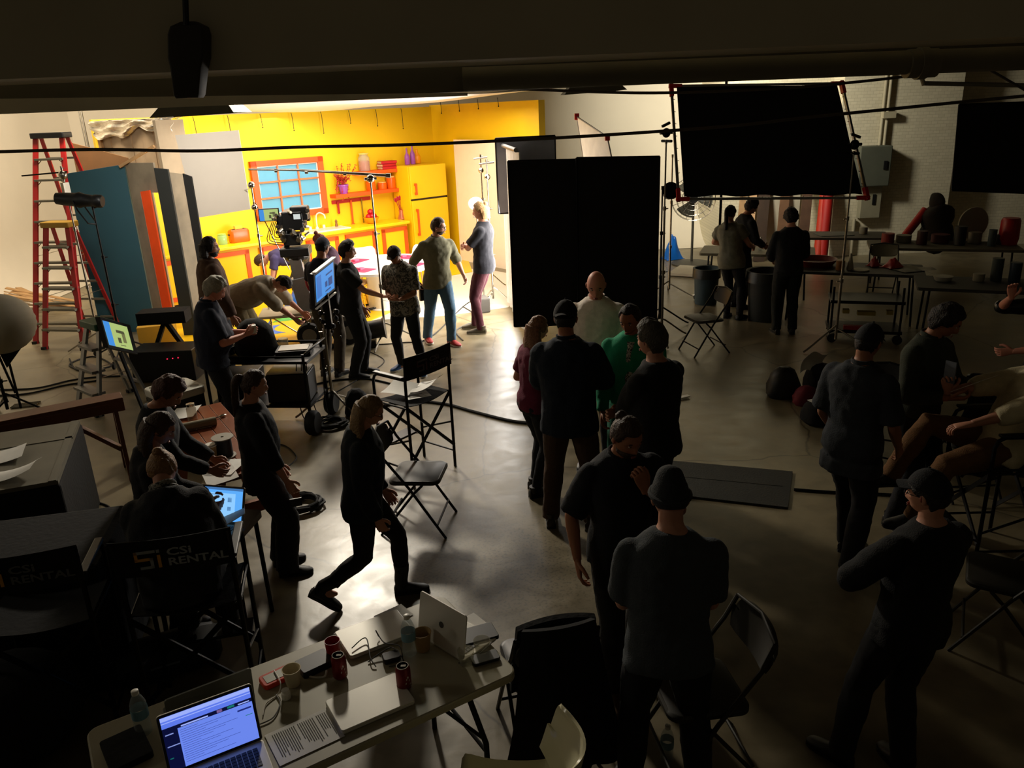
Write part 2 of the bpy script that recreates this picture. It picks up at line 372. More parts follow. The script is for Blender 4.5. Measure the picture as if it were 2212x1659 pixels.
# counter with doors
CT = .98; cd = .62
cab = st('kitchen_counter', 'yellow kitchen counter with orange outlined doors along the set back wall', 'counter', -3.8, 0)
q = MB(); q.box((-.05, -cd / 2, .53), (5.6, cd - .06, .86)); q.build('cabinet_body', YEL, cab)
q = MB(); q.box((-.06, -cd / 2 - .02, .95), (5.68, cd + .06, .06)); q.build('worktop', mat('yellow_worktop', '#f0cc10', .35, var=.03), cab, bevel=.012)
q = MB(); q.box((0, -cd / 2 + .03, .05), (5.66, cd - .1, .1)); q.build('plinth', mat('dark_plinth', '#20140a', .6), cab)
for (a, b) in ((-2.75, -1.75), (-1.55, -.75), (-.55, .15), (.4, 1.1), (1.25, 1.95), (2.1, 2.72)):
    q = MB(); q.box(((a + b) / 2, -cd + .02, .52), (b - a, .03, .7)); d = q.build('door', YEL, cab)
    q = MB(); w_ = b - a
    for (cx, cz, sx, sz) in ((0, .2, w_, .075), (0, .84, w_, .075), (-w_ / 2 + .04, .52, .08, .7), (w_ / 2 - .04, .52, .08, .7)): q.box(((a + b) / 2 + cx, -cd - .002, cz), (sx, .022, sz))
    q.build('door_frame', ORG_, d)
q = MB(); q.box((1.0, -.33, .985), (.9, .42, .03)); q.box((1.0, -.33, 1.0), (.8, .34, .004), m=1); snk = q.build('sink', [WHITE, mat('sink_bowl', '#c9c4b2', .3)], cab, bevel=.01)
q = MB(); q.lathe([(.035, .98), (.03, 1.02), (.018, 1.04)], (.93, -.12, 0)); q.tube(spl([(.93, -.12, 1.02), (.93, -.12, 1.2), (.94, -.14, 1.28), (.98, -.2, 1.31), (1.03, -.27, 1.27), (1.04, -.28, 1.2)], 5), .013)
q.cyl((.78, -.12, .98), (.78, -.12, 1.06), .03, .025); q.cyl((1.08, -.12, .98), (1.08, -.12, 1.06), .03, .025); q.build('faucet', WHITE, cab, smooth=True)
# shelves
for nm, xa, xb, z, lb in (('wall_shelf', -1.9, -.76, 2.02, 'upper orange wall shelf holding a jar and red books'), ('wall_shelf', -2.45, -.74, 1.62, 'lower orange wall shelf holding two orange canisters')):
    q = MB(); q.box((0, -.13, -.035), (xb - xa, .26, .07)); o = q.build(nm, ORG_, loc=SW((xa + xb) / 2, 0, z), rz=SRZ, bevel=.005); tag(o, lb, 'shelf', 'orange wall shelves')
# fridge
fr = st('refrigerator', 'big yellow two door refrigerator with orange handles', 'refrigerator', -.5, -.36)
q = MB(); q.box((0, .02, 1.06), (.92, .64, 2.02)); q.build('body', YEL, fr, bevel=.02)
for a, b, h0, h1 in ((.1, 1.37, .66, 1.2), (1.41, 2.07, 1.5, 1.72)):
    q = MB(); q.box((0, -.33, (a + b) / 2), (.92, .05, b - a)); d = q.build('door', YEL, fr, bevel=.01)
    q = MB(); q.bar((-.36, -.4, h0), (-.36, -.4, h1), .04, .03); q.bar((-.36, -.36, h0 + .02), (-.36, -.41, h0 + .02), .05); q.bar((-.36, -.36, h1 - .02), (-.36, -.41, h1 - .02), .05); q.build('handle', ORG_, d, bevel=.004)
q = MB(); q.box((0, -.3, 1.39), (.9, .03, .03)); q.box((.462, -.3, 1.08), (.012, .06, 1.98)); q.build('seal_and_edge_shadow', BLKP, fr)  # door gap seal; the tall right strip is the edge shadow modelled in black
q = MB(); q.box((0, 0, .04), (.86, .6, .06)); q.build('plinth', BLKP, fr)
# bottles on fridge
VIO = mat('violet_glass', '#9b4fb0', .35); AMB = mat('amber_paint', '#f09a10', .4)
def bottle(m, x, y, z, h, r, lb, nm='bottle', grp=None):
    q = MB(); q.lathe([(r * .9, 0), (r, .01), (r, h * .45), (r * .85, h * .55), (r * .35, h * .72), (r * .3, h * .97), (r * .36, h)], n=16); o = q.build(nm, m, loc=SW(x, y, z), smooth=True); return tag(o, lb, 'bottle', grp)
bottle(VIO, -.72, -.3, 2.08, .33, .055, 'shorter violet bottle standing leftmost on top of the refrigerator')
bottle(VIO, -.58, -.3, 2.08, .40, .055, 'taller violet bottle standing second on top of the refrigerator')
bottle(AMB, -.40, -.2, 2.08, .30, .075, 'fat amber bottle standing rightmost on top of the refrigerator')
# jar with sweets
j = st('glass_jar', 'glass storage jar half full of red sweets on the upper shelf', 'jar', -1.66, -.13, 2.02)
q = MB(); q.lathe([(.11, 0), (.115, .01), (.115, .26), (.085, .3), (.085, .33)], n=20, cap=False); q.build('jar_body', glass('clear_glass', '#e9e6c8', .7), j, smooth=True)
q = MB(); q.lathe([(.1, .01), (.105, .02), (.105, .19), (.09, .2)], n=20); q.build('sweets', mat('red_sweets', '#b3142e', .5, var=.5, sc=40), j, smooth=True)
q = MB(); q.lathe([(.1, .33), (.1, .35), (.02, .36)], n=20); q.build('lid', mat('jar_lid', '#d6c86a', .4), j, smooth=True)
# red books
for k, (dx, rz_, z_, lb) in enumerate(((0, .0, 0, 'red paperback lying at the bottom of the pile on the upper shelf'), (-.02, .12, .055, 'red paperback lying in the middle of the pile on the upper shelf'), (.0, -.1, .11, 'red paperback lying on top of the pile on the upper shelf'))):
    b = st('book', lb, 'book', -1.12 + dx, -.14, 2.02 + z_, rz_, 'red books on the upper shelf')
    q = MB(); q.box((0, 0, .004), (.36, .2, .006)); q.box((0, 0, .05), (.36, .2, .006)); q.box((.0, -.097, .027), (.36, .006, .05)); q.build('cover', mat('red_book', '#c01020', .5), b)
    q = MB(); q.box((-.003, 0, .027), (.345, .19, .042)); q.build('pages', mat('pages', '#e0c890', .8), b)
# canisters
for dx, h, lb in ((-1.55, .2, 'squat orange glass canister at the left on the lower shelf'), (-1.28, .15, 'small orange canister in the middle of the lower shelf'), (-1.06, .25, 'tall orange glass canister at the right on the lower shelf')):
    c = st('canister', lb, 'canister', dx, -.13, 1.62, group='orange canisters on the lower shelf')
    q = MB(); q.lathe([(.09, 0), (.095, .01), (.095, h * .85), (.08, h * .9)], n=18); q.build('body', mat('orange_glass', '#e8600f', .25), c, smooth=True)
    q = MB(); q.lathe([(.085, h * .9), (.085, h), (.02, h * 1.04)], n=18); q.build('lid', mat('pale_lid', '#f0b060', .3), c, smooth=True)
# potted plant, trailing red
pl = st('potted_plant', 'trailing red leaved plant in a violet pot at the left end of the lower shelf', 'plant', -2.2, -.14, 1.62)
q = MB(); q.lathe([(.07, 0), (.1, .15), (.108, .15), (.108, .18), (.09, .18), (.08, .15)], n=18); q.build('pot', VIO, pl, smooth=True)
q = MB(); rr = random.Random(3)
for k in range(26):
    a = rr.uniform(0, 2 * PI); up = rr.uniform(.05, .42) if k % 3 else -.1; L_ = rr.uniform(.1, .28)
    sg = -1 if k % 3 == 0 else 1
    P = spl([(0, 0, .17), (math.cos(a) * L_ * .5, math.sin(a) * L_ * .3, .2 + .1), (math.cos(a) * L_, math.sin(a) * .6 * L_ - .05, .17 + (up if sg > 0 else -rr.uniform(.05, .3)))], 5)
    q.tube(P, .004, 4)
    for p in P[3:]:
        for s_ in (-1, 1):
            d = Vector((rr.uniform(-1, 1), rr.uniform(-1, 1), rr.uniform(-.6, .8))).normalized() * .035; e = d.orthogonal().normalized() * .014
            q.add([p, p + d * .5 + e, p + d, p + d * .5 - e], [(0, 1, 2, 3)])
q.build('foliage', mat('red_foliage', '#b0281c', .6, var=.3, sc=20), pl)
# knife rail and hanging utensils
rl = st('utensil_rail', 'red magnetic utensil rail under the lower shelf', 'rail', -1.98, 0, 1.46)
q = MB(); q.box((0, -.02, 0), (.9, .03, .07)); q.build('rail_bar', mat('dark_red', '#a81808', .5), rl, bevel=.004)
def hang(dx, h, hw, m, lb, head=None):
    q = MB(); q.box((0, 0, -h / 2), (hw, .014, h))
    if head: q.ell((0, 0, -h), head, nu=12)
    o = q.build('hanging_utensil', m, loc=SW(-1.98 + dx, -.05, 1.47), rz=SRZ, bevel=.002); tag(o, lb, 'utensil', 'utensils hanging from the rail')
hang(-.33, .22, .045, mat('dark_red', '#a81808'), 'short red handled utensil hanging at the left end of the rail', (.03, .012, .03))
hang(-.03, .52, .035, ORG_, 'long orange ladle hanging in the middle of the rail', (.06, .03, .05))
hang(.22, .62, .022, mat('olive_steel', '#8a7a20', .4, .4), 'long thin dark skewer hanging at the right of the rail', (.012, .01, .03))
# fruit bowl and apples
fb = st('fruit_bowl', 'amber bowl of red apples on the counter below the rail', 'bowl', -1.72, -.3, .98)
q = MB(); q.lathe([(.06, 0), (.1, .02), (.15, .1), (.16, .13), (.15, .13), (.135, .1), (.08, .035), (0, .03)], n=24); q.build('bowl', AMB, fb, smooth=True)
for k, (a, b, c) in enumerate(((-.06, 0, .16), (.07, .01, .16), (0, -.05, .17), (.01, .03, .25))):
    q = MB(); q.ell((0, 0, 0), (.065, .065, .06)); q.cyl((0, 0, .05), (.005, 0, .085), .004)
    o = q.build('apple', mat('apple_red', '#b80f1a', .3), loc=SW(-1.72 + a, -.3 + b, .98 + c - .02), smooth=True)
    tag(o, ('red apple at the left in the amber bowl', 'red apple at the right in the amber bowl', 'red apple at the front of the amber bowl', 'red apple on top of the amber bowl')[k], 'apple', 'apples in the amber bowl')
# utensil vase
uv = st('utensil_vase', 'pink copper vase standing on the counter near the refrigerator', 'vase', -.98, -.3, .98)
q = MB(); q.lathe([(.075, 0), (.078, .01), (.045, .12), (.05, .19), (.06, .2)], n=18); q.build('vase_body', mat('copper_pink', '#c87a5c', .3, .5), uv, smooth=True)
for k in range(5):
    a = -.5 + .25 * k; q = MB(); tip = Vector((math.sin(a) * .25, 0, .15 + .27 * math.cos(a))); q.tube([(0, 0, .1), tip], .007, 6); q.ell(tip, (.035, .012, .05), Matrix.Rotation(a, 3, 'Y'))
    o = q.build('cooking_utensil', mat('wine_red', '#a3102c', .35), loc=SW(-.98, -.3 + .012 * (k % 3 - 1), 1.0), rz=SRZ, smooth=True)
    tag(o, 'wine red cooking spoon, %s of five fanned out in the pink vase' % ('leftmost', 'second from left', 'middle one', 'second from right', 'rightmost')[k], 'spoon', 'spoons in the pink vase')
# toaster, green jar, pepper mill
to = st('toaster', 'orange toaster on the left part of the set counter', 'toaster', -4.55, -.28, .98)
q = MB(); q.M = Matrix.Scale(1, 4); q.loft([[Vector((px, py * .75, z)) for px, py in rrect(.36 + dz, .24 + dz, .05)] for z, dz in ((0, -.02), (.02, 0), (.2, 0), (.235, -.04))]); q.build('body', mat('orange_enamel', '#e8600c', .3), to, smooth=True)
q = MB(); q.box((0, -.03, .236), (.26, .022, .008)); q.box((0, .03, .236), (.26, .022, .008)); q.build('slot', BLKP, to)
q = MB(); q.box((-.19, 0, .15), (.03, .04, .02)); q.build('lever', BLKP, to)
for s_ in (-1, 1):
    q = MB(); q.prism(rrect(.14, .018, .008), .2, .3); o = q.build('bread_slice', mat('yellow_toast', '#f0c840', .7), loc=SW(-4.55, -.28 + s_ * .03, .98), rz=SRZ); tag(o, 'yellow slice of bread in the %s slot of the orange toaster' % ('front' if s_ < 0 else 'back'), 'bread', 'bread slices in the toaster')
gj = st('glass_jar', 'pale green glass jar beside the orange toaster', 'jar', -4.88, -.3, .98)
q = MB(); q.lathe([(.08, 0), (.085, .01), (.085, .15), (.07, .17)], n=18); q.build('jar_body', glass('green_glass', '#a8d890', .35), gj, smooth=True); q = MB(); q.lathe([(.075, .17), (.075, .19)], n=18); q.build('lid', mat('green_lid', '#9cc860', .4), gj, smooth=True)
q = MB(); q.lathe([(.03, 0), (.03, .06), (.02, .09), (.028, .13), (.01, .16)], n=12); o = q.build('pepper_mill', mat('brown_mill', '#8a5a2a', .5), loc=SW(-2.48, -.2, .98), smooth=True); tag(o, 'small brown pepper mill beside the sink', 'mill')
# white table with placemats, chairs
TB = SW(-3.4, -3.3)
tb = T('round_table', 'white round table set with red placemats in the kitchen set', 'table', TB, SRZ)
q = MB(); q.lathe([(.9, .70), (.93, .71), (.93, .745), (.9, .75)], n=48); q.build('tabletop', mat('white_gloss', '#f0ece4', .25, var=.02), tb, smooth=True)
q = MB(); q.lathe([(.34, 0), (.34, .02), (.3, .04), (.3, .7)], n=32); q.build('pedestal', mat('white_gloss', '#f0ece4', .25), tb, smooth=True)
for k, a in enumerate((20, 110, 200, 290)):
    r = math.radians(a); q = MB(); q.loft([[Vector((px, py, z)) for px, py in rrect(.46, .32, .04)] for z in (0, .004)])
    o = q.build('placemat', mat('crimson_mat', '#b02050', .7, bump=.3), loc=TB + Vector((math.cos(r + SRZ) * .6, math.sin(r + SRZ) * .6, .751)), rz=r + SRZ + PI / 2)
    tag(o, 'crimson placemat on the %s side of the white round table' % ('fridge', 'far', 'window', 'near')[k], 'placemat', 'placemats on the round table')
    q = MB(); q.loft([[Vector((px, py, z)) for px, py in rrect(.1, .1, .02)] for z in (0, .03)]); o = q.build('napkin', mat('pink_napkin', '#d86080', .7), loc=TB + Vector((math.cos(r + SRZ) * .58, math.sin(r + SRZ) * .58, .757)), rz=r + .5)
    tag(o, 'folded pink napkin on the %s placemat of the round table' % ('fridge side', 'far', 'window side', 'near')[k], 'napkin', 'napkins on the placemats')
def shell_chair(loc, rz, lb, m, legm, group=None):
    t = T('shell_chair', lb, 'chair', loc, rz, group)
    prof = [(-.22, .46), (-.2, .475), (-.1, .44), (.05, .43), (.16, .45), (.21, .52), (.25, .66), (.29, .80), (.30, .84)]   # y from front to back
    P = spl([(0, y, z) for y, z in prof], 3)
    def fn(u, v):
        i = v * (len(P) - 1); k = int(min(i, len(P) - 2)); p = P[k].lerp(P[k + 1], i - k)
        s_ = u * 2 - 1; hw = .235 + .02 * math.sin(v * PI); hw *= (1 if v < .85 else 1 - (v - .85) * 1.6) * (1 if v > .1 else .86 + v * 1.4)
        c_ = s_ * s_ * .07 * (1 if v > .1 else v * 10)
        fwd = -c_ if v > .6 else 0
        return (s_ * hw, p.y + fwd * 1.3, p.z + (c_ if v < .75 else c_ * .2))
    q = MB(); q.sheet(fn, 14, 26, .012); q.build('seat_shell', m, t, smooth=True, ang=60)
    for sx in (-1, 1):
        for sy in (-1, 1):
            q = MB(); q.tube([(sx * .12, sy * .11, .435), (sx * .22, sy * .2, 0.0)], [.013, .011], 8); q.build('leg', legm, t, smooth=True)
    q = MB(); q.tube([(-.17, -.155, .2), (.17, .155, .2)], .006); q.tube([(.17, -.155, .2), (-.17, .155, .2)], .006); q.build('brace', legm, t)
    return t
for a, lb in ((75, 'white shell chair at the far side of the set table'), (20, 'white shell chair on the fridge side of the set table'), (190, 'white shell chair on the window side of the set table')):
    r = math.radians(a) + SRZ; shell_chair(TB + Vector((math.cos(r), math.sin(r), 0)) * 1.02, r - PI / 2, lb, mat('white_gloss', '#f0ece4'), PINE, 'white chairs round the set table')
# stool
s0 = T('stool', 'yellow stool with a wooden rim beside the pedestal of the set table', 'stool', G(775, 668), 0)
q = MB(); q.lathe([(.2, .44), (.2, .48), (.1, .49)], n=24); q.build('seat', PINE, s0, smooth=True)
for k in range(4):
    a = PI / 4 + k * PI / 2; q = MB(); q.tube([(math.cos(a) * .13, math.sin(a) * .13, .44), (math.cos(a) * .21, math.sin(a) * .21, 0)], .012); q.build('leg', YFL, s0, smooth=True)
q = MB(); q.tube([(.18 * math.cos(a * PI / 8), .18 * math.sin(a * PI / 8), .2) for a in range(16)], .006, closed=True); q.build('ring', YFL, s0, smooth=True)
# board leaning by the right wall
a, b = SW(.12, -.85), SW(.04, -2.8); d = (b - a); c = (a + b) / 2
bd = MB(); bd.box((0, 0, 1.27), (d.length, .03, 2.54)); o = bd.build('white_board', mat('cream_board', '#f2e6cf', .7, var=.03), loc=c, rz=math.atan2(d.y, d.x)); tag(o, 'tall cream board standing against the right wall of the set', 'board')
# silk overhead
SILK = mat('white_silk', '#f4f0ea', .9, var=.02)
_p = SILK.node_tree.nodes['Principled BSDF']; _p.inputs['Transmission Weight'].default_value = 0.0
sk = T('overhead_silk', 'big white silk stretched flat over the kitchen set', 'silk', SW(-3.0, -2.7, 3.2), SRZ)
q = MB(); q.sheet(lambda u, v: ((u - .5) * 5.3, (v - .5) * 4.4, .03 * math.sin(u * 9) * math.sin(v * 7) + .1 - .08 * math.sin(u * PI) + .12 * (1 - v)), 20, 16, .006); q.build('cloth', SILK, sk, smooth=True)
q = MB(); W2, H2 = 2.68, 2.23
for a, b in (((-W2, -H2, .25), (W2, -H2, .25)), ((-W2, H2, .12), (W2, H2, .12)), ((-W2, -H2, .25), (-W2, H2, .12)), ((W2, -H2, .25), (W2, H2, .12))): q.cyl(a, b, .025)
q.build('frame', ALU, sk, smooth=True)
for k in range(9):
    x = -5.6 + k * .62
    q = MB(); q.tube(spl([(0, 0, 0), (.01, -.01, -.1), (.02, 0, -.22 - .08 * (k % 3))], 4), .006, 5); q.ell((.02, 0, -.24 - .08 * (k % 3)), .013, nu=8, nv=5)
    o = q.build('tie_cord', RUB, loc=SW(x, -.1, 3.2), rz=SRZ); tag(o, 'dark tie cord hanging in front of the yellow back wall, number %s from the left' % ('one', 'two', 'three', 'four', 'five', 'six', 'seven', 'eight', 'nine')[k], 'cord', 'tie cords under the silk')
for k in range(4):
    q = MB(); q.tube(spl([(0, 0, .12), (.01, -.01, 0), (.02, 0, -.12 + .03 * k)], 4), .006, 5); q.ell((.02, 0, -.13 + .03 * k), .014, nu=8, nv=5)
    o = q.build('tie_cord', RUB, loc=SW(.12, -.45 - k * .62, 3.2), rz=SRZ); tag(o, 'dark tie cord over the yellow right wall, number %s from the corner' % ('one', 'two', 'three', 'four')[k], 'cord', 'tie cords under the silk')
# ================================================================ people
SKIN = {'fair': '#c98f74', 'tan': '#a56c4c', 'pink': '#d08a74', 'dark': '#7a4a34'}
def rotx(a): return Matrix.Rotation(math.radians(a), 3, 'X')
def roty(a): return Matrix.Rotation(math.radians(a), 3, 'Y')
def rotz(a): return Matrix.Rotation(math.radians(a), 3, 'Z')
def ik(a, t, l1, l2, pole):
    d = t - a; L = d.length; mx = (l1 + l2) * .998
    if L > mx: t = a + d * (mx / L); d = t - a; L = mx
    L = max(L, abs(l1 - l2) + .02)
    x = (l1 * l1 - l2 * l2 + L * L) / (2 * L); h = math.sqrt(max(l1 * l1 - x * x, 0)); n = d.normalized()
    p = Vector(pole); p = p - n * p.dot(n); p = p.normalized() if p.length > 1e-4 else n.orthogonal()
    return a + n * x + p * h, t
def sst(a, b, x): t = max(0, min(1, (x - a) / (b - a))); return t * t * (3 - 2 * t)
def gau(x, s): return math.exp(-x * x / (2 * s * s))
def headpt(ph, t, off=0.0):
    """point of the head for angle ph from the face (0 = front) and latitude t; off pushes outward"""
    cx, cy, cz = math.cos(t) * math.sin(ph), math.cos(t) * math.cos(ph), math.sin(t)
    z = cz * .117; k = max(0, -cz)
    rx = .0765 * (1 - .30 * k ** 1.6) * (1 + .03 * max(0, cz)); ry = .098
    x = cx * rx; y = cy * ry
    if cy < 0: y *= 1 - .42 * sst(.15, .9, k)
    else:
        y += .012 * sst(.45, .85, k) * cy; y -= .004 * sst(.2, .8, cz) * cy
    if cy > .25:
        w = sst(.25, .7, cy)
        y += w * (.023 * gau(x, .010) * sst(.012, -.036, z) * sst(-.062, -.044, z) + .004 * gau(x, .008) * gau(z + .005, .012))
        y += w * .006 * gau(z - .024, .010) * gau(x, .045)
        y -= w * .011 * (gau(x - .031, .014) + gau(x + .031, .014)) * gau(z - .002, .011)
        y += w * .006 * gau(x, .02) * (gau(z + .068, .006) + gau(z + .080, .006)) + w * .008 * gau(x, .02) * gau(z + .102, .012)
        y += w * .003 * (gau(x - .045, .014) + gau(x + .045, .014)) * gau(z + .025, .015)
    d = Vector((x / .0765, y / .098, z / .117)); d = Vector((x, y, z)).normalized() if d.length < 1e-6 else d.normalized()
    return Vector((x, y, z)) + d * off
def head_grid(fo, nl=44, nt=32):
    rings = []
    for i in range(nt + 1):
        t = -PI / 2 + PI * (i * .996 / nt + .002)
        rings.append([headpt(2 * PI * k / nl, t, fo(2 * PI * k / nl, t)) for k in range(nl)])
    return rings
def front(ph): return .5 + .5 * math.cos(ph)
def hairmask(ph, t, fr=.062, bk=-.085, sd=.0):
    z = math.sin(t) * .117; f = front(ph)
    if f > .5: ln = fr + (sd - fr) * sst(.86, .62, f)
    else: ln = sd + (bk - sd) * sst(.5, .2, f)
    return sst(-.010, .010, z - ln)
def bake(mbs):
    obs = []
    for mb, vox, it in mbs:
        me = bpy.data.meshes.new('tmp'); me.from_pydata([tuple(v) for v in mb.v], [], mb.f); o = bpy.data.objects.new('tmp', me); COL.objects.link(o)
        m = o.modifiers.new('r', 'REMESH'); m.mode = 'VOXEL'; m.voxel_size = vox
        s = o.modifiers.new('s', 'SMOOTH'); s.factor = .5; s.iterations = it; obs.append(o)
    dg = bpy.context.evaluated_depsgraph_get(); out = []
    for o in obs:
        ev = o.evaluated_get(dg); me = ev.to_mesh()
        out.append(([v.co.copy() for v in me.vertices], [tuple(p.vertices) for p in me.polygons], [v.normal.copy() for v in me.vertices])); ev.to_mesh_clear()
    for o in obs: me = o.data; bpy.data.objects.remove(o); bpy.data.meshes.remove(me)
    return out
def hand(q, w, d, pn, side, curl=.35, s=1.0, spread=0.0, tcurl=0.3):
    """w wrist, d direction of the hand, pn palm normal, side +1 right hand"""
    z = d.normalized(); y = (pn - z * pn.dot(z)); y = y.normalized() if y.length > 1e-4 else z.orthogonal().normalized(); x = y.cross(z) * -side   # x towards the thumb
    P = lambda a, b, c: w + (x * a + y * b + z * c) * s
    rings = []
    for c, hw, ht, ox in ((-.02, .027, .021, 0), (.01, .03, .019, 0), (.035, .038, .017, .001), (.065, .042, .015, 0), (.088, .041, .012, -.001), (.097, .036, .009, -.001)):
        rings.append([P(ox + hw * math.cos(a) * (1 if abs(math.cos(a)) < .9 else .98), ht * math.sin(a), c) for a in (2 * PI * k / 14 for k in range(14))])
    q.loft(rings)
    for i, (bx, L, r) in enumerate(((.030, .072, .0088), (.010, .080, .009), (-.011, .075, .0086), (-.030, .060, .0076))):
        a = 0; px, pb, pc = bx, 0, .088; pts = [P(px, pb, pc - .012), P(px, pb, pc)]; rs = [r * 1.0, r * 1.05]
        sp = (bx / .03) * (.1 + spread)
        for j, f in enumerate((.45, .31, .24)):
            a += math.radians((28, 48, 34)[j]) * curl * 1.8 * (1 + .08 * i) ; l = L * f
            for h_ in (.5, 1):
                pass
            px += math.sin(sp) * l * math.cos(a); pb += math.sin(a) * l; pc += math.cos(a) * l; pts.append(P(px, pb, pc)); rs.append(r * (1.0, .9, .68)[j])
        q.tube(pts, rs, 8)
    a = math.radians(50 - 20 * tcurl); px, pb, pc = .03, .004, .018
    pts = [P(.018, .002, .005), P(px, pb, pc)]; rs = [.013, .0125]
    for j, l in enumerate((.034, .03, .024)):
        px += math.sin(a) * l; pc += math.cos(a) * l; pb += l * (.25 + .55 * tcurl); a -= .35 + .35 * tcurl; pts.append(P(px, pb, pc)); rs.append((.0115, .0105, .0078)[j])
    q.tube(pts, rs, 8)
def stretch(verts, norms, amp, sc, seed):
    o = []; sd = Vector((seed * 3.7, seed * 1.3, seed * 2.1))
    for v, n in zip(verts, norms):
        p = v + sd
        a = noise.noise(Vector((p.x * sc, p.y * sc, p.z * sc * .45))) + .5 * noise.noise(p * sc * 2.3)
        b = 1 - abs(noise.noise(Vector((p.x * sc * .8 + p.z * 3, p.y * sc * .8, p.z * sc * .9 + p.x * 5)))) * 2
        o.append(v + n * (a * amp + b * amp * .45))
    return o
NP = [0]
def person(label, h=1.76, head=None, foot=None, loc=None, face=0, lean=3, side=0, twist=0, hip=(0, 0), hipz=None, feet=((-.11, 0, 0, -8), (.11, 0, 0, 8)),
           RH=None, LH=None, rpole=None, lpole=None, rdir=None, ldir=None, rpalm=None, lpalm=None, rcurl=.4, lcurl=.4, hyaw=0, hpitch=12, hroll=0,
           top='tee', topm=None, sleeve=.55, fit=.014, hem=-.06, openneck=False, legm=None, leg='reg', shoem=None, solem=None, boot=False, skin='fair', hair='short', hairm=None,
           beard=False, glasses=False, capm=None, brim=0, heavy=1.0, fem=False, collar=None, vox=.013, group=None, scarf=None, legs=True, long=.3, tie=None, kpole=None, amp=1.0):
    NP[0] += 1; seed = NP[0]; S = h / 1.78
    if loc is None: loc = G(foot[0], foot[1]) if foot else G(head[0], head[1], h)
    if head and foot:
        hp_ = YD(head[0], head[1], loc.y); h = max(h * .93, min(h * 1.06, hp_.z - .02)); S = h / 1.78; fr_ = math.radians(face); dx = hp_.x - loc.x - (math.sin(math.radians(lean)) * .75 + .03 + hip[1]) * math.sin(fr_) - math.sin(math.radians(side)) * .75 * math.cos(fr_); dx = max(-.2, min(.2, dx))
        side += math.degrees(math.atan(.55 * dx * math.cos(fr_) / .75)); lean += math.degrees(math.atan(.55 * dx * math.sin(fr_) / .75)); hip = (hip[0] + .4 * dx * math.cos(fr_), hip[1] + .4 * dx * math.sin(fr_))
    root = T('person', label, 'person', (loc[0], loc[1], 0), -math.radians(face), group)
    HC = Vector((hip[0], hip[1], hipz if hipz is not None else .935))
    R = rotz(-twist) @ rotx(-lean) @ roty(side)
    TP = lambda x, y, z: HC + R @ Vector((x, y, z))
    K = lambda v: Vector(v) * S
    sk = mat('skin_' + skin, SKIN[skin], .55, var=.05, bump=.05); hm = hairm or mat('hair_dark', '#1c120c', .7, var=.3, sc=60, bump=.5, bs=90)
    body = MB(); topq = MB(); legq = MB()
    fs = .9 if fem else 1.0; bw = heavy
    sec = [(-.10, .13, .10, 0), (-.03, .165, .115, -.01), (.05, .158 * (1.03 if fem else 1), .112, -.005), (.14, .138 * bw * fs, .10 * bw, .005 + .03 * (bw - 1)), (.24, .145 * bw * fs, .105 * bw, .008 + .03 * (bw - 1)), (.36, .166 * (bw * .5 + .5) * fs, .114, .006), (.43, .172 * fs, .108, -.002), (.485, .163 * fs, .090, -.008), (.525, .118 * fs, .074, -.012), (.555, .078, .062, -.012), (.59, .058, .056, -.01)]
    sec = [(z, a * 1.07, b * 1.10, c) for z, a, b, c in sec]
    def rings(sec_, e, n=22):
        o = []
        for z, a, b, cy in sec_:
            o.append([K(TP((a + e) * math.copysign(abs(math.cos(t)) ** .85, math.cos(t)), cy + (b + e) * math.copysign(abs(math.sin(t)) ** .9, math.sin(t)), z)) for t in (2 * PI * k / n for k in range(n))])
        return o
    body.loft(rings(sec, 0))
    hr = R @ rotz(-hyaw) @ rotx(-hpitch) @ roty(hroll)
    nb = TP(0, -.008, .56); hc = nb + (R @ rotx(-hpitch * .35)) @ Vector((0, 0, .040)) + hr @ Vector((0, .022, .115))
    body.tube([K(nb - R @ Vector((0, 0, .05))), K(nb + (hc - nb) * .35), K(hc + hr @ Vector((0, -.03, -.03)))], [.064 * S, .056 * S, .054 * S], 14)
    # limbs
    sw = .180 * fs
    for sd, H, pole, hd, pm, cu in ((1, RH, rpole, rdir, rpalm, rcurl), (-1, LH, lpole, ldir, lpalm, lcurl)):
        sh = TP(sd * sw, -.005, .462)
        if H is None: tgt = sh + R @ Vector((sd * .06, .05, -.545)) if lean < 40 else sh + Vector((sd * .02, .05, -.55))
        else: tgt = Vector(H)
        pl = Vector(pole) if pole else Vector((sd * .55, -.8, -.45))
        el, wr = ik(sh, tgt, .295, .262, pl)
        body.ell(K(sh), (.052 * S, .052 * S, .052 * S), nu=12, nv=8)
        body.tube([K(sh), K(sh.lerp(el, .5)), K(el)], [.052 * S, .047 * S, .040 * S], 12)
        body.ell(K(el), .041 * S, nu=10, nv=6)
        body.tube([K(el), K(el.lerp(wr, .3)), K(el.lerp(wr, .75)), K(wr)], [.040 * S, .042 * S, .031 * S, .026 * S], 12)
        e = fit; L = sleeve
        if top:
            topq.ell(K(sh), ((.050 + e) * S, (.053 + e) * S, (.050 + e) * S), nu=12, nv=8)
            if L <= 1: topq.tube([K(sh), K(sh.lerp(el, L * .5)), K(sh.lerp(el, L))], [(.055 + e) * S, (.058 + e) * S, (.060 + e) * S], 14)
            else:
                topq.tube([K(sh), K(sh.lerp(el, .5)), K(el)], [(.055 + e) * S, (.054 + e) * S, (.050 + e) * S], 14); topq.ell(K(el), (.044 + e) * S, nu=12, nv=7)
                topq.tube([K(el), K(el.lerp(wr, (L - 1) * .5)), K(el.lerp(wr, L - 1))], [(.049 + e) * S, (.045 + e) * S, (.035 + e * .9) * S], 14)
        hd_ = Vector(hd) if hd else (wr - el)
        pm_ = Vector(pm) if pm else Vector((-sd, .15, 0))
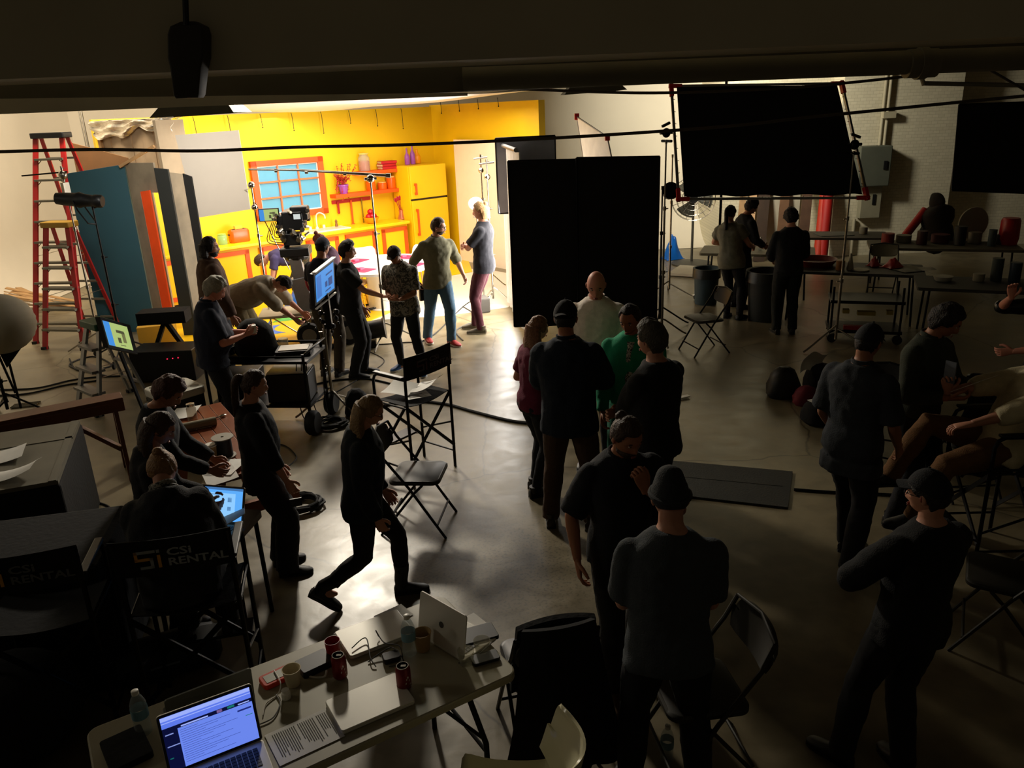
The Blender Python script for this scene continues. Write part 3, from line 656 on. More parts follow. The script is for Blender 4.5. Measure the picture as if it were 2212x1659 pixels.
        root[('rw' if sd > 0 else 'lw')] = 0
        (rhand if sd > 0 else lhand)[:] = [K(wr), hd_.normalized(), pm_]
    lr = {'reg': (.096, .092, .070, .070, .058, .060), 'slim': (.092, .086, .062, .062, .044, .046), 'baggy': (.106, .104, .09, .09, .084, .09)}[leg]
    ank = []
    if legs:
        for sd, F in ((-1, feet[0]), (1, feet[1])):
            hp = HC + rotz(-twist * .5) @ Vector((sd * .088, 0, -.01)); an = Vector((F[0], F[1], F[2] + .088))
            kn, an = ik(hp, an, .44, .425, Vector(kpole[0 if sd < 0 else 1]) if kpole else Vector((sd * .05 + (F[0] - sd * .1) * .6, 1, .1)))
            body.tube([K(hp), K(hp.lerp(kn, .5)), K(kn), K(kn.lerp(an, .3)), K(an)], [.082 * S, .075 * S, .052 * S, .052 * S, .034 * S], 12)
            body.ell(K(an + Vector((0, .03, -.04))), (.035 * S, .09 * S, .03 * S), rotz(-F[3]), nu=12, nv=7)
            legq.ell(K(hp), ((lr[0] + .004) * S, (lr[0] + .012) * S, (lr[0] + .004) * S), nu=14, nv=8)
            end = an + Vector((0, 0, -.03)) + (kn - an) * (.38 if boot else 0)
            legq.tube([K(hp), K(hp.lerp(kn, .5)), K(kn), K(kn.lerp(an, .35)), K(kn.lerp(an, .75)), K(end)], [(lr[0] + .012) * S] + [(x + .008) * S for x in lr[1:5]] + [(lr[5] + (.006 if not boot else .012)) * S], 14)
            ank.append((an, F, sd, kn))
        ls = [(z, a, b, cy) for z, a, b, cy in sec if z <= .14]; legq.loft(rings([s for s in ls if s[0] < .1], .006))
    if top:
        ts = [s for s in sec if s[0] > hem + .02 and s[0] < .58]; b0 = [s for s in sec if s[0] <= hem + .03]
        lastw = (.168 if hem > -.08 else .188) + .006 * (bw - 1) * 10
        hs = [(hem, max(lastw, .158) * fs if not fem else .165, .118 + .03 * (bw - 1), .0)]
        if hem < -.12: hs = [(hem, .185, .135, 0), (hem * .5, .18, .128, 0)]
        ts = hs + [s for s in ts if s[0] > hem + .03]
        topq.loft(rings(ts[:-1] + [(.560, .078, .066, -.012), (.575, .068, .06, -.012)], fit + .004))
    jobs = [(body, vox, 3)] + ([(topq, vox, 3)] if top else []) + ([(legq, vox, 3)] if legs else [])
    res = bake(jobs)
    B = MB(); B.add(res[0][0], res[0][1], 0)
    # head on the neck
    HM = Matrix.Translation(K(hc)) @ hr.to_4x4() @ Matrix.Scale(S * (.94 if fem else .97), 4)
    B.M = HM; B.loft(head_grid(lambda p, t: 0), 0)
    for s_ in (-1, 1):
        B.ell((s_ * .077, -.004, -.008), (.010, .018, .031), rotx(-12) @ rotz(s_ * 22), nu=10, nv=8, m=0); B.ell((s_ * .083, .0, -.006), (.005, .010, .019), nu=8, nv=6, m=1)
        ey = headpt(math.atan2(.031 * s_ / .0765, .92), math.asin(.002 / .117)).y
        B.ell((s_ * .031, .079, .003), (.0125, .010, .0075), nu=10, nv=6, m=2); B.ell((s_ * .031, .0865, .003), (.0055, .004, .0055), nu=8, nv=6, m=3)
        B.ell((s_ * .031, .0815, .0095), (.0145, .009, .003), nu=10, nv=5, m=0)
        B.ell((s_ * .032, .0885, .024), (.017, .006, .0035), roty(s_ * 6), nu=10, nv=5, m=3)
    B.ell((0, .0985, -.0695), (.020, .006, .004), nu=12, nv=5, m=1); B.ell((0, .098, -.0785), (.018, .006, .0048), nu=12, nv=5, m=1)
    B.M = Matrix()
    B.m = 0
    hand(B, rhand[0], rhand[1], rhand[2], 1, rcurl, S * (.92 if fem else 1)); hand(B, lhand[0], lhand[1], lhand[2], -1, lcurl, S * (.92 if fem else 1))
    B.build('body', [sk, mat('lips_' + skin, '#8a4538' if skin != 'dark' else '#4a2018', .5), mat('eye_white', '#d8d2c8', .3), hm], root, smooth=True, ang=80)
    if top:
        v, f, n = res[1]; q = MB(); q.add(stretch(v, n, .009 * amp, 9, seed), f)
        q.build({'tee': 'tee_shirt', 'long': 'sweater', 'jacket': 'jacket', 'shirt': 'shirt', 'dress': 'dress', 'polo': 'polo_shirt'}[top], topm, root, smooth=True, ang=80)
        if collar or top in ('shirt', 'polo', 'jacket'):
            q = MB(); rr_ = []
            for z, a, b in ((.545, .078, .075), (.575, .072, .068), (.603, .069, .066), (.603, .061, .058), (.57, .062, .06)):
                rr_.append([K(TP(a * math.sin(t), -.008 + b * math.cos(t) * (1.0 if math.cos(t) < .6 else 1.05), z - .022 * max(0, math.cos(t)))) for t in (2 * PI * k / 20 for k in range(20))])
            q.loft(rr_, cap=False); q.build('collar', collar or topm, root, smooth=True)
    if tie:
        q = MB(); q.loft([[K(TP(w_ * math.cos(t), y_ + .008 * math.sin(t), z_)) for t in (2 * PI * k / 10 for k in range(10))] for z_, y_, w_ in ((.53, .085, .03), (.5, .105, .022), (.4, .14, .03), (.25, .142, .036), (.2, .14, .03))]); q.build('tie', tie, root, smooth=True)
    if scarf:
        q = MB()
        for k in range(4): q.tube([K(TP((.085 - .008 * k) * math.sin(t), -.01 + (.085 - .008 * k) * math.cos(t), .545 + .02 * k + .008 * math.sin(2 * t + k))) for t in (2 * PI * i / 18 for i in range(18))], .016 * S, 8, closed=True)
        q.build('scarf', scarf, root, smooth=True)
    if legs:
        v, f, n = res[-1]; q = MB(); q.add(stretch(v, n, .006 * amp, 11, seed + 50), f); q.build('skirt' if leg == 'skirt' else 'trousers', legm or mat('black_trousers', '#101012', .85), root, smooth=True, ang=80)
        for an, F, sd, kn in ank:
            q = MB(); pit = F[4] if len(F) > 4 else 0
            Rf = rotz(-F[3]) @ rotx(pit); A = an - Vector((0, 0, .088)); pv = Vector((0, 0, .088))
            def fp(x, y, z): return K(A + pv + Rf @ (Vector((x, y, z)) - pv))
            prof = [(-.075, .022, .055, .012), (-.066, .034, .08, .004), (-.03, .037, .10, .004), (.02, .036, .098, .006), (.07, .041, .078, .004), (.12, .047, .062, .004), (.165, .043, .05, .006), (.195, .028, .038, .01), (.203, .012, .028, .014)]
            rg = []
            for y, w_, tz, bz in prof:
                rg.append([fp(w_ * math.cos(t), y, bz + (tz - bz) * (.5 + .5 * math.sin(t)) ** (.8 if math.sin(t) > 0 else 1.3) if math.sin(t) > -.95 else bz) for t in (2 * PI * k / 14 for k in range(14))])
            q.loft(rg, 0)
            if boot:
                q.tube([fp(0, -.012, .06), fp(0, -.014, .12), K(an + (kn - an) * .28), K(an + (kn - an) * .42)], [.05 * S, .052 * S, .056 * S, .062 * S], 14, 0)
                q.add([fp(x, y, z) for z in (0, .04) for x, y in ((-.034, -.075), (.034, -.075), (.034, -.015), (-.034, -.015))], [(0, 3, 2, 1), (4, 5, 6, 7), (0, 1, 5, 4), (1, 2, 6, 5), (2, 3, 7, 6), (3, 0, 4, 7)], 1)
            else: q.tube([fp(0, -.02, .05), fp(0, -.022, .115)], [.044 * S, .046 * S], 14, 0)
            so = q.build('boot' if boot else 'shoe', [shoem or mat('dark_shoe', '#141210', .5), BLKP], root, smooth=True)
            q = MB(); q.loft([[fp(x * 1.04, y, z) for x, y in [(p[1], p[0]) for p in prof] + [(-p[1], p[0]) for p in prof[::-1]]] for z in (.0, .018)]); q.build('sole', solem or BLKP, so)
    # hair and headgear
    HS = HM
    def hn(p, a=.006, sc=38): return noise.noise(p * sc + Vector((seed, 0, 0))) * a
    def hairmesh(nm, off, m, parent=root, fr=.062, bk=-.085, sd_=0.0, rough=.005, sc=38, extra=None):
        q = MB(HS)
        def fo(p, t):
            k = hairmask(p, t, fr, bk, sd_); b = headpt(p, t)
            return -.008 + k * (off + .008 + hn(b, rough, sc) + (extra(p, t) if extra else 0))
        q.loft(head_grid(fo, 48, 36)); return q.build(nm, m, parent, smooth=True, ang=80)
    if hair in ('short', 'curly', 'tall', 'buzz', 'receding', 'pony', 'bun', 'long', 'manbun', 'bob', 'topbun'):
        th = {'short': .014, 'curly': .026, 'tall': .020, 'buzz': .004, 'receding': .010}.get(hair, .013)
        fr = {'receding': .082, 'curly': .06}.get(hair, .064); sdz = {'long': -.03, 'bob': -.05, 'curly': -.02}.get(hair, .0)
        ex = (lambda p, t: .018 * front(p) * sst(.3, 1, math.sin(t))) if hair == 'tall' else None
        hairmesh('hair', th, hm, fr=fr, sd_=sdz, rough=.012 if hair == 'curly' else .006, extra=ex)
        if hair in ('long', 'bob', 'manbun'):
            q = MB(HS); rg = []; Ld = {'long': long, 'bob': .12, 'manbun': .10}[hair]; n = 30
            hz = [(-.02 + .0), (-.05), (-.09)] + [-.09 - (Ld - .09) * k / 6 for k in range(1, 7)] if Ld > .1 else [-.0, -.04, -.08, -.11]
            for i, z in enumerate([.03] + hz):
                u = i / len(hz); a = .092 + .016 * math.sin(u * PI) + (.03 * u if hair == 'long' else -.01 * u); b = .085 - .015 * u
                rg.append([Vector((a * math.sin(t), -.040 - .012 * u + b * math.cos(t) * (.45 if math.cos(t) > 0 else 1) , z)) + Vector((hn(Vector((math.sin(t), math.cos(t), z * 3)), .012, 6), hn(Vector((math.cos(t), z * 3, math.sin(t))), .012, 6), 0)) for t in (2 * PI * k / n for k in range(n))])
            # hang straight down even when the head is bowed
            c0 = HS @ Vector((0, -.03, -.03)); q2 = MB(); out = []
            for ring in rg:
                rr2 = []
                for p in ring:
                    wv = HS @ p; k = sst(-.05, -.2, p.z)
                    if k > 0:
                        st_ = c0 + (R @ (rotz(-hyaw) @ (p - Vector((0, -.03, -.03)))).to_3d()) * S
                        wv = wv.lerp(st_, k)
                    rr2.append(wv)
                out.append(rr2)
            q2.loft(out); q2.build('hair_length', hm, root, smooth=True, ang=80)
        if hair == 'pony':
            q = MB(HS); q.tube(spl([(0, -.085, .05), (0, -.125, .055), (0, -.15, .0), (0, -.145, -.09), (.0, -.135, -.2), (.0, -.13, -.28)], 4), [.016 + .018 * math.sin(min(1, k / 9) * PI * .6) * (1 if k < 16 else .5) for k in range(21)], 10); q.build('ponytail', hm, root, smooth=True)
        if hair in ('bun', 'manbun', 'topbun'):
            q = MB(HS); c = (0, -.085, .08) if hair != 'topbun' else (0, -.035, .135); q.ell(c, (.036, .034, .034), nu=14, nv=10); q.v = [v + Vector((hn(v, .006, 60),) * 3) for v in q.v]; q.build('hair_bun', hm, root, smooth=True, ang=80)
    if hair == 'beanie':
        hairmesh('beanie', .011, capm, fr=.035, bk=-.045, sd_=-.012, rough=.002, extra=lambda p, t: .018 * sst(.6, 1, math.sin(t)))
        q = MB(HS)
        q.tube([headpt(2 * PI * k / 26, math.asin((.045 - .06 * (1 - front(2 * PI * k / 26))) / .117), .012) for k in range(26)], .013, 8, closed=True); q.build('beanie_cuff', capm, root, smooth=True)
    if hair == 'cap':
        hairmesh('hair', .008, hm, fr=.03, sd_=.0)
        c = hairmesh('cap', .012, capm, fr=.042, bk=.0, sd_=.03, rough=.001, extra=lambda p, t: .004)
        q = MB(HS @ rotz(-brim).to_4x4())
        q.sheet(lambda u, v: ((u - .5) * .14 * (1 - .25 * v * v), .085 + v * .075 - .035 * (u * 2 - 1) ** 2, .052 - .018 * (u * 2 - 1) ** 2 - v * .012), 10, 6, .005); q.build('cap_brim', capm, c, smooth=True)
        q = MB(HS); q.ell((0, 0, .139), (.008, .008, .005)); q.build('cap_button', capm, c, smooth=True)
    if beard:
        q = MB(HS)
        def fo(p, t):
            z = math.sin(t) * .117; f = front(p); b = headpt(p, t)
            k = sst(-.046, -.062, z + .03 * (1 - f)) * sst(.40, .55, f); k *= 1 - gau(b.x, .018) * gau(z + .074, .008) * (1 if f > .9 else 0)
            return -.006 + k * ((.016 if beard != 2 else .008) + .006 + hn(b, .004, 60))
        q.loft(head_grid(fo, 48, 36)); q.build('beard', hm, root, smooth=True, ang=80)
    if glasses:
        q = MB(HS)
        for s_ in (-1, 1):
            q.tube([Vector((s_ * .033 + .021 * math.cos(a), .098, .001 + .016 * math.sin(a))) for a in (2 * PI * k / 14 for k in range(14))], .0022, 5, closed=True)
            q.tube([(s_ * .054, .097, .004), (s_ * .078, .05, .004), (s_ * .082, -.01, .0)], .002, 5)
        q.tube([(-.012, .099, .003), (0, .101, .006), (.012, .099, .003)], .002, 5); q.build('glasses', BLKP, root, smooth=True)
    root.pop('rw', None); root.pop('lw', None)
    root_pts[label] = (root, (rhand[0] + rhand[1] * .1 + rhand[2].normalized() * .035) * S if 0 else K(rhand[0]) + rhand[1] * .085 + rhand[2].normalized() * .03, K(lhand[0]) + lhand[1] * .085 + lhand[2].normalized() * .03)
    return root
rhand, lhand, root_pts = [0, 0, 0], [0, 0, 0], {}
def cl(n, c, **k): return mat(n, c, k.pop('r', .9), var=k.pop('var', .12), sc=k.pop('sc', 30), bump=.25, bs=160, **k)
def print_mat(name, a, b, sc=16, th=.5):
    M = mat(name, a, .85); nt = M.node_tree; N = nt.nodes; L = nt.links; P = N['Principled BSDF']
    tc = N.new('ShaderNodeTexCoord'); n = N.new('ShaderNodeTexNoise'); n.inputs['Scale'].default_value = sc; n.inputs['Detail'].default_value = 2; n.inputs['Distortion'].default_value = 2.5
    r = N.new('ShaderNodeValToRGB'); r.color_ramp.elements[0].position = th - .03; r.color_ramp.elements[1].position = th + .03
    r.color_ramp.elements[0].color = lin(a) + [1]; r.color_ramp.elements[1].color = lin(b) + [1]
    L.new(tc.outputs['Object'], n.inputs[0]); L.new(n.outputs[0], r.inputs[0]); L.new(r.outputs[0], P.inputs['Base Color']); return M
DK = mat('hair_dark', '#1c120c', .7, var=.3, sc=60, bump=.5, bs=90)
BR = mat('hair_brown', '#3c2614', .65, var=.3, sc=60, bump=.5, bs=90)
BL = mat('hair_blonde', '#9a7648', .6, var=.3, sc=60, bump=.5, bs=90)
GR = mat('hair_grey', '#8f8878', .7, var=.25, sc=60, bump=.5, bs=90)
RD = mat('hair_red', '#7a3518', .6, var=.3, sc=60, bump=.5, bs=90)
BLKT = mat('black_trousers', '#0d0d10', .85)
JEAN = cl('blue_jeans', '#3f5c74'); DJEAN = cl('dark_jeans', '#14161d')
HOLD = dict(RH=(.09, .30, 1.10), LH=(-.09, .30, 1.10), rpalm=(-.6, 0, .6), lpalm=(.6, 0, .6))
CROSS = dict(RH=(-.10, .20, 1.20), LH=(.12, .235, 1.16), rpole=(1, .1, -.6), lpole=(-1, .1, -.6), rdir=(-1, .1, .05), ldir=(1, .15, .25), rpalm=(0, -1, 0), lpalm=(0, -1, 0))
# --- around the camera cart
person('bearded man with long dark hair in a brown jacket, standing behind the grey-haired man', 1.84, head=(438, 510), face=62, hyaw=12, hpitch=0, top='jacket', topm=cl('brown_corduroy', '#4a2e18'), sleeve=1.95, hem=-.12, fit=.034, heavy=1.2, hair='bob', hairm=DK, beard=True, glasses=True, skin='tan', legm=DJEAN, RH=(.26, .14, .86))
person('grey-haired man in a navy polo shirt looking down at a cup in his hands', 1.75, head=(430, 592), face=68, lean=4, hpitch=28, top='polo', topm=cl('navy_polo', '#141b30'), sleeve=.85, fit=.024, heavy=1.4, hem=-.08, hair='curly', hairm=GR, legm=DJEAN, RH=(.08, .33, 1.14), LH=(-.07, .36, 1.13), rpalm=(-.8, 0, .5), lpalm=(.8, 0, .5), rcurl=.6, lcurl=.6, skin='pink')
person('man in a purple tee shirt bent double by the set cabinets', 1.76, loc=G(655, 665), face=262, lean=88, hip=(0, -.12), hipz=.90, hpitch=15, hyaw=-10, top='tee', topm=cl('purple_tee', '#3b3358'), sleeve=.62, hair='short', hairm=BR, legm=cl('olive_trousers', '#3a3626'), RH=(.12, .52, .35), LH=(-.18, .50, .38), feet=((-.12, 0, 0, -8), (.12, .05, 0, 8)))
person('dark-haired man in a pale rolled-sleeve shirt and khaki trousers stooping right', 1.78, loc=G(545, 790), face=96, lean=72, hip=(0, -.10), hipz=.93, hpitch=12, hyaw=20, top='shirt', topm=cl('pale_khaki_shirt', '#a79a84'), sleeve=1.1, hair='short', hairm=DK, legm=cl('khaki_trousers', '#8a7c5c'), leg='baggy', RH=(.10, .86, .52), LH=(-.16, .84, .56), rcurl=.5, lcurl=.5, feet=((-.14, .0, 0, -8), (.14, .02, 0, 8)), heavy=1.3, fit=.034)
person('man in a dark cap and navy tee shirt with his back turned beside the camera', 1.76, head=(683, 511), face=22, lean=5, top='tee', topm=cl('navy_tee', '#191827'), sleeve=.7, hair='cap', capm=cl('navy_cap', '#232634'), hairm=DK, hpitch=14, brim=0, legm=cl('brown_trousers', '#4b3f2c'), RH=(.14, .38, 1.2), LH=(-.16, .38, 1.22), heavy=1.08, skin='tan')
person('red-haired woman with a topknot looking down inside the kitchen set', 1.66, head=(712, 495), face=282, lean=8, hpitch=30, fem=True, top='tee', topm=cl('plum_top', '#4a2a3e'), sleeve=.25, hair='topbun', hairm=RD, skin='pink', RH=(.1, .34, 1.02), LH=(-.1, .34, 1.02), legm=DJEAN)
person('dark-haired man in glasses and a black tee shirt holding one palm out', 1.76, head=(748, 515), foot=(777, 812), face=82, lean=1, hpitch=4, top='tee', topm=cl('black_tee', '#1b1916'), sleeve=.72, hair='tall', hairm=DK, glasses=True, legm=BLKT, leg='reg', RH=(.10, .40, 1.06), rdir=(.1, 1, -.12), rpalm=(0, .1, 1), rcurl=.25, LH=(-.2, .12, .86), hem=-.08, feet=((-.10, .06, 0, -8), (.10, -.06, 0, 8)))
person('man in a baseball cap and grey floral shirt reading something in his hands', 1.78, head=(852, 520), foot=(888, 800), face=200, lean=4, hpitch=24, heavy=1.12, top='shirt', topm=print_mat('floral_shirt', '#847e70', '#3a382f', 15), sleeve=.85, hem=-.13, fit=.022, hair='cap', capm=cl('brown_cap', '#33261c'), hairm=DK, skin='tan', legm=BLKT, leg='slim', RH=(.06, .30, 1.08), LH=(-.06, .30, 1.06), rdir=(-.9, .3, .1), ldir=(.9, .3, .1), rpalm=(0, -.2, 1), lpalm=(0, -.2, 1), feet=((-.24, .08, 0, -20), (.16, -.04, 0, 20)), shoem=mat('blue_shoe', '#2c62a8', .5), solem=WHITE)
person('man in glasses, open khaki shirt and jeans striding past the white table', 1.82, head=(943, 463), foot=(953, 742), face=152, lean=3, hpitch=6, hyaw=-50, top='shirt', topm=cl('khaki_green_shirt', '#6e6a50'), sleeve=1.1, hem=-.12, fit=.02, hair='short', hairm=BR, beard=2, glasses=True, legm=cl('light_jeans', '#4f7088'), RH=(.24, -.1, .92), LH=(-.34, .16, .95), feet=((-.10, .14, 0, -12), (.12, -.20, .0, 10, 4)), shoem=mat('red_sneaker', '#a01c18', .6), solem=WHITE)
person('blonde man with a small bun and crossed arms in a charcoal tee and maroon trousers', 1.84, head=(1037, 430), foot=(1047, 716), face=283, lean=2, hpitch=8, top='tee', topm=cl('charcoal_tee', '#1c1c24'), sleeve=.8, hair='manbun', hairm=BL, legm=cl('maroon_trousers', '#430e1b'), leg='slim', hem=-.10, feet=((-.11, .02, 0, -6), (.10, .16, 0, 6)), shoem=mat('taupe_shoe', '#5d5442', .7), solem=mat('taupe_sole', '#948a72', .7), **CROSS)
# --- group in the middle
person('bald man in a white shirt with rolled sleeves looking down, facing the camera', 1.85, head=(1288, 572), face=188, lean=2, hpitch=20, top='shirt', topm=cl('white_shirt', '#ece4d8'), sleeve=1.15, hem=-.16, fit=.02, hair='none', legm=DJEAN, RH=(.24, .1, .86), LH=(-.30, .12, .84), lcurl=.7, skin='pink', collar=None)
person('woman with long light brown hair and a magenta top at the left of the group', 1.64, head=(1166, 674), foot=(1158, 1062), face=62, lean=2, hpitch=5, fem=True, top='tee', topm=cl('magenta_top', '#6d1638'), sleeve=.75, hair='long', long=.24, hairm=mat('hair_light_brown', '#7d5334', .6, var=.3, sc=60, bump=.5, bs=90), legm=DJEAN, leg='slim', RH=(.1, .25, 1.1), LH=(-.12, .2, 1.1), feet=((-.09, .04, 0, -8), (.09, -.05, 0, 8)))
person('broad man in a navy jacket, black cap and tan trousers with his back to us', 1.80, head=(1222, 643), foot=(1237, 1138), face=12, lean=1, hpitch=6, top='jacket', topm=cl('navy_jacket', '#0f1c2c'), sleeve=1.95, hem=-.13, fit=.028, heavy=1.12, hair='cap', capm=BLACK, brim=180, hairm=DK, legm=cl('tan_trousers', '#4e3826'), leg='reg', shoem=mat('brown_boot', '#2a1c12', .4), feet=((-.17, .02, 0, -10), (.15, .0, 0, 14)), RH=(.0, .24, 1.12), LH=(-.02, .25, 1.1), rpole=(1, .0, -.5), lpole=(-1, 0, -.6), skin='tan')
person('dark-haired man in a green jacket and patterned tie looking down to the left', 1.76, head=(1370, 642), face=200, lean=3, hpitch=18, hyaw=12, top='jacket', topm=cl('green_jacket', '#17966a'), sleeve=1.95, hem=-.14, hair='receding', hairm=DK, legm=cl('green_trousers', '#1d6c55'), skin='tan', RH=(.2, .2, .9), LH=(-.1, .24, .98), tie=print_mat('patterned_tie', '#c9c8b8', '#16201c', 40))
person('grey-haired man in a black sweater with folded arms at the right of the group', 1.80, head=(1420, 692), face=318, lean=1, hpitch=6, hyaw=-4, top='long', topm=cl('black_sweater', '#131314'), sleeve=1.9, hem=-.09, fit=.02, heavy=1.06, hair='tall', hairm=mat('hair_ash', '#4c4538', .7, var=.3, sc=60, bump=.5, bs=90), legm=BLKT, **{**CROSS, 'RH': (-.10, .24, 1.12), 'LH': (.1, .26, 1.08)})
person('bearded man in a dark shirt walking towards us with one hand at his chin', 1.78, head=(1340, 868), foot=(1345, 1452), face=168, lean=3, hpitch=20, hyaw=-14, top='shirt', topm=cl('blue_black_shirt', '#0f1219'), sleeve=.9, hem=-.10, fit=.02, hair='bun', hairm=BR, beard=True, skin='tan', legm=cl('brown_black_trousers', '#14100c'), RH=(.30, .06, .88), LH=(-.03, .24, 1.38), lpole=(-.9, .2, -.8), ldir=(.35, -.1, 1), lpalm=(.3, -1, 0), lcurl=.75, shoem=mat('tan_boot', '#4a3218', .4), feet=((-.10, -.10, 0, -8), (.13, .20, 0, 10)))
# --- foreground
person('man in a dark knitted beanie and grey tee shirt with his back to us', 1.70, loc=G(1455, 1049, 1.66), face=4, lean=4, hpitch=14, top='tee', topm=cl('grey_tee', '#3e4448'), sleeve=.85, hem=-.10, fit=.014, heavy=1.08, hair='beanie', capm=cl('dark_beanie', '#24282a', sc=120), legm=BLKT, RH=(.10, .32, 1.10), LH=(-.11, .32, 1.08), rpole=(.45, -.9, -.6), lpole=(-.45, -.9, -.6), feet=((-.17, 0, 0, -8), (.17, 0, 0, 8)), vox=.011)
person('man in a black cap and black sweater looking left, standing at lower right', 1.70, head=(2018, 1012), foot=(1905, 1652), face=342, lean=0, side=2, hpitch=8, hyaw=-22, hip=(.04, 0), top='long', topm=cl('black_pullover', '#0c0d0d'), sleeve=1.95, hem=-.10, fit=.02, hair='cap', capm=cl('black_cap', '#0e1014'), hairm=DK, glasses=True, legm=BLKT, RH=(.05, .25, 1.12), LH=(-.05, .25, 1.1), rpole=(1, .1, -.5), lpole=(-1, .1, -.5), feet=((-.20, .10, 0, -18), (.06, -.08, 0, 10)), vox=.011)
person('man in a dark cap and long grey shirt walking, left of the seated man', 1.80, head=(1880, 690), foot=(1822, 1212), face=52, lean=2, side=2, hpitch=16, top='shirt', topm=cl('slate_shirt', '#2f3338'), sleeve=.9, hem=-.20, fit=.024, hair='cap', capm=cl('charcoal_cap', '#1b1d1f'), hairm=DK, skin='tan', legm=BLKT, RH=(.2, .18, .9), LH=(-.18, .1, .9), feet=((-.08, .16, 0, -8), (.12, -.16, 0, 6)), collar=None)
person('man in an olive jacket reading a sheet of paper on the right', 1.78, head=(2012, 640), face=150, lean=4, hpitch=26, hyaw=-30, top='jacket', topm=cl('olive_jacket', '#33382a'), sleeve=1.85, hem=-.14, hair='curly', hairm=DK, skin='tan', legm=DJEAN, RH=(.12, .30, 1.14), LH=(-.14, .32, 1.16), rpalm=(-.4, -.2, .8), lpalm=(.4, -.2, .8), rcurl=.6, lcurl=.6)
SE = G(2130, 1180)
person('reclining man in a cream shirt and tan trousers, legs crossed, holding a phone', 1.80, loc=(3.26, 4.95, 0), face=274, lean=-28, hipz=.84, hip=(0, -.05), hpitch=20, top='shirt', topm=cl('cream_shirt', '#d6c9a2'), sleeve=1.4, hem=-.10, fit=.024, hair='short', hairm=BR, beard=True, legm=cl('tan_chinos', '#6f4c26'), kpole=((-.5, 1, .8), (.3, 1, .9)), feet=((-.10, .50, .27, -6), (.06, .62, .50, 0)), RH=(.12, .34, 1.16), rpole=(1, -.2, -1), rdir=(0, .2, 1), rpalm=(-1, 0, 0), rcurl=.7, LH=(-.16, .36, 1.0), ldir=(.2, 1, -.25), lpalm=(0, 0, -1))
person('person at the right edge in a black shiny jacket with one bare forearm raised', 1.74, loc=(4.55, 6.4, 0), face=276, lean=4, hpitch=8, top='jacket', topm=mat('black_leather', '#0c0e12', .3, bump=.3, bs=20), sleeve=1.2, hem=-.1, fem=True, hair='long', hairm=DK, legm=BLKT, skin='pink', RH=(.06, .34, 1.5), rdir=(0, .1, 1), LH=(-.1, .34, 1.06))
# --- left foreground
person('woman with long blonde hair walking right, seen in profile', 1.64, head=(790, 828), foot=(806, 1300), face=84, lean=4, hpitch=20, fem=True, top='long', topm=cl('dark_teal_sweater', '#0d1820'), sleeve=1.95, hem=-.12, hair='long', long=.38, fit=.022, heavy=1.12, hairm=mat('hair_ash_blonde', '#86683f', .6, var=.3, sc=60, bump=.5, bs=90), glasses=True, legm=cl('wine_black_leggings', '#150a10'), leg='slim', boot=True, shoem=mat('black_boot', '#0b0b0c', .5), RH=(.20, .12, .82), LH=(-.18, .16, .86), feet=((-.08, .24, 0, -4), (.06, -.36, .10, 4, -35)), hipz=.90, vox=.011)
person('woman with a dark ponytail in a long black outfit standing by the picnic table', 1.66, head=(535, 792), foot=(606, 1232), face=72, lean=3, side=-2, hpitch=10, fem=True, top='long', topm=cl('black_top', '#0d0e12'), sleeve=1.5, hem=-.14, fit=.022, heavy=1.12, hair='pony', hairm=BR, legm=cl('black_wide_trousers', '#0c0d12'), leg='baggy', RH=(.20, .17, .84), LH=(-.16, .10, .88), feet=((-.10, .02, 0, -8), (.10, .06, 0, 8)))
person('short-haired ginger person in a dark hoodie bent over the picnic table', 1.62, head=(293, 800), face=78, lean=10, hpitch=30, hyaw=10, top='long', topm=cl('charcoal_hoodie', '#15161a'), sleeve=1.9, hair='curly', hairm=mat('hair_auburn', '#4a2414', .7, var=.3, sc=60, bump=.5, bs=90), skin='tan', RH=(.1, .4, .98), LH=(-.1, .4, .98), legm=BLKT)
person('woman with long brown hair in a dark dress reading a paper at the picnic table', 1.58, head=(288, 883), face=72, lean=5, hpitch=26, fem=True, top='dress', topm=cl('dark_dress', '#120f0e'), sleeve=1.9, hem=-.45, hair='long', long=.26, hairm=BR, skin='tan', RH=(.1, .34, 1.04), LH=(-.1, .36, 1.02), legm=BLKT, hip=(0, 0))
# --- by the craft tables
person('woman with a dark ponytail in a grey vest over black sleeves at the back tables', 1.70, head=(1578, 438), foot=(1583, 688), face=40, lean=4, hpitch=14, fem=True, top='long', topm=print_mat('grey_vest', '#76725f', '#6c6957', 6), sleeve=.5, fit=.03, hem=-.12, hair='pony', hairm=DK, legm=BLKT, leg='slim', LH=(-.16, .14, 1.14), lpole=(-1, -.3, .1), RH=(.12, .34, 1.08))
person('dark figure leaning at the back table beyond the grey-vested woman', 1.72, head=(1606, 425), face=75, lean=8, hpitch=20, top='long', topm=cl('black_hoodie', '#0e0e10'), sleeve=1.9, hair='curly', hairm=DK, legm=BLKT, RH=(.1, .36, 1.0), LH=(-.1, .36, 1.0), skin='tan')
person('person in black with their back turned at the middle of the back tables', 1.74, head=(1714, 447), face=6, lean=4, hpitch=16, top='long', topm=cl('jet_sweater', '#0c0c0e'), sleeve=1.8, heavy=1.1, hair='curly', hairm=DK, legm=cl('dark_green_trousers', '#10140f'), RH=(.16, .32, 1.0), LH=(-.16, .32, 1.0))
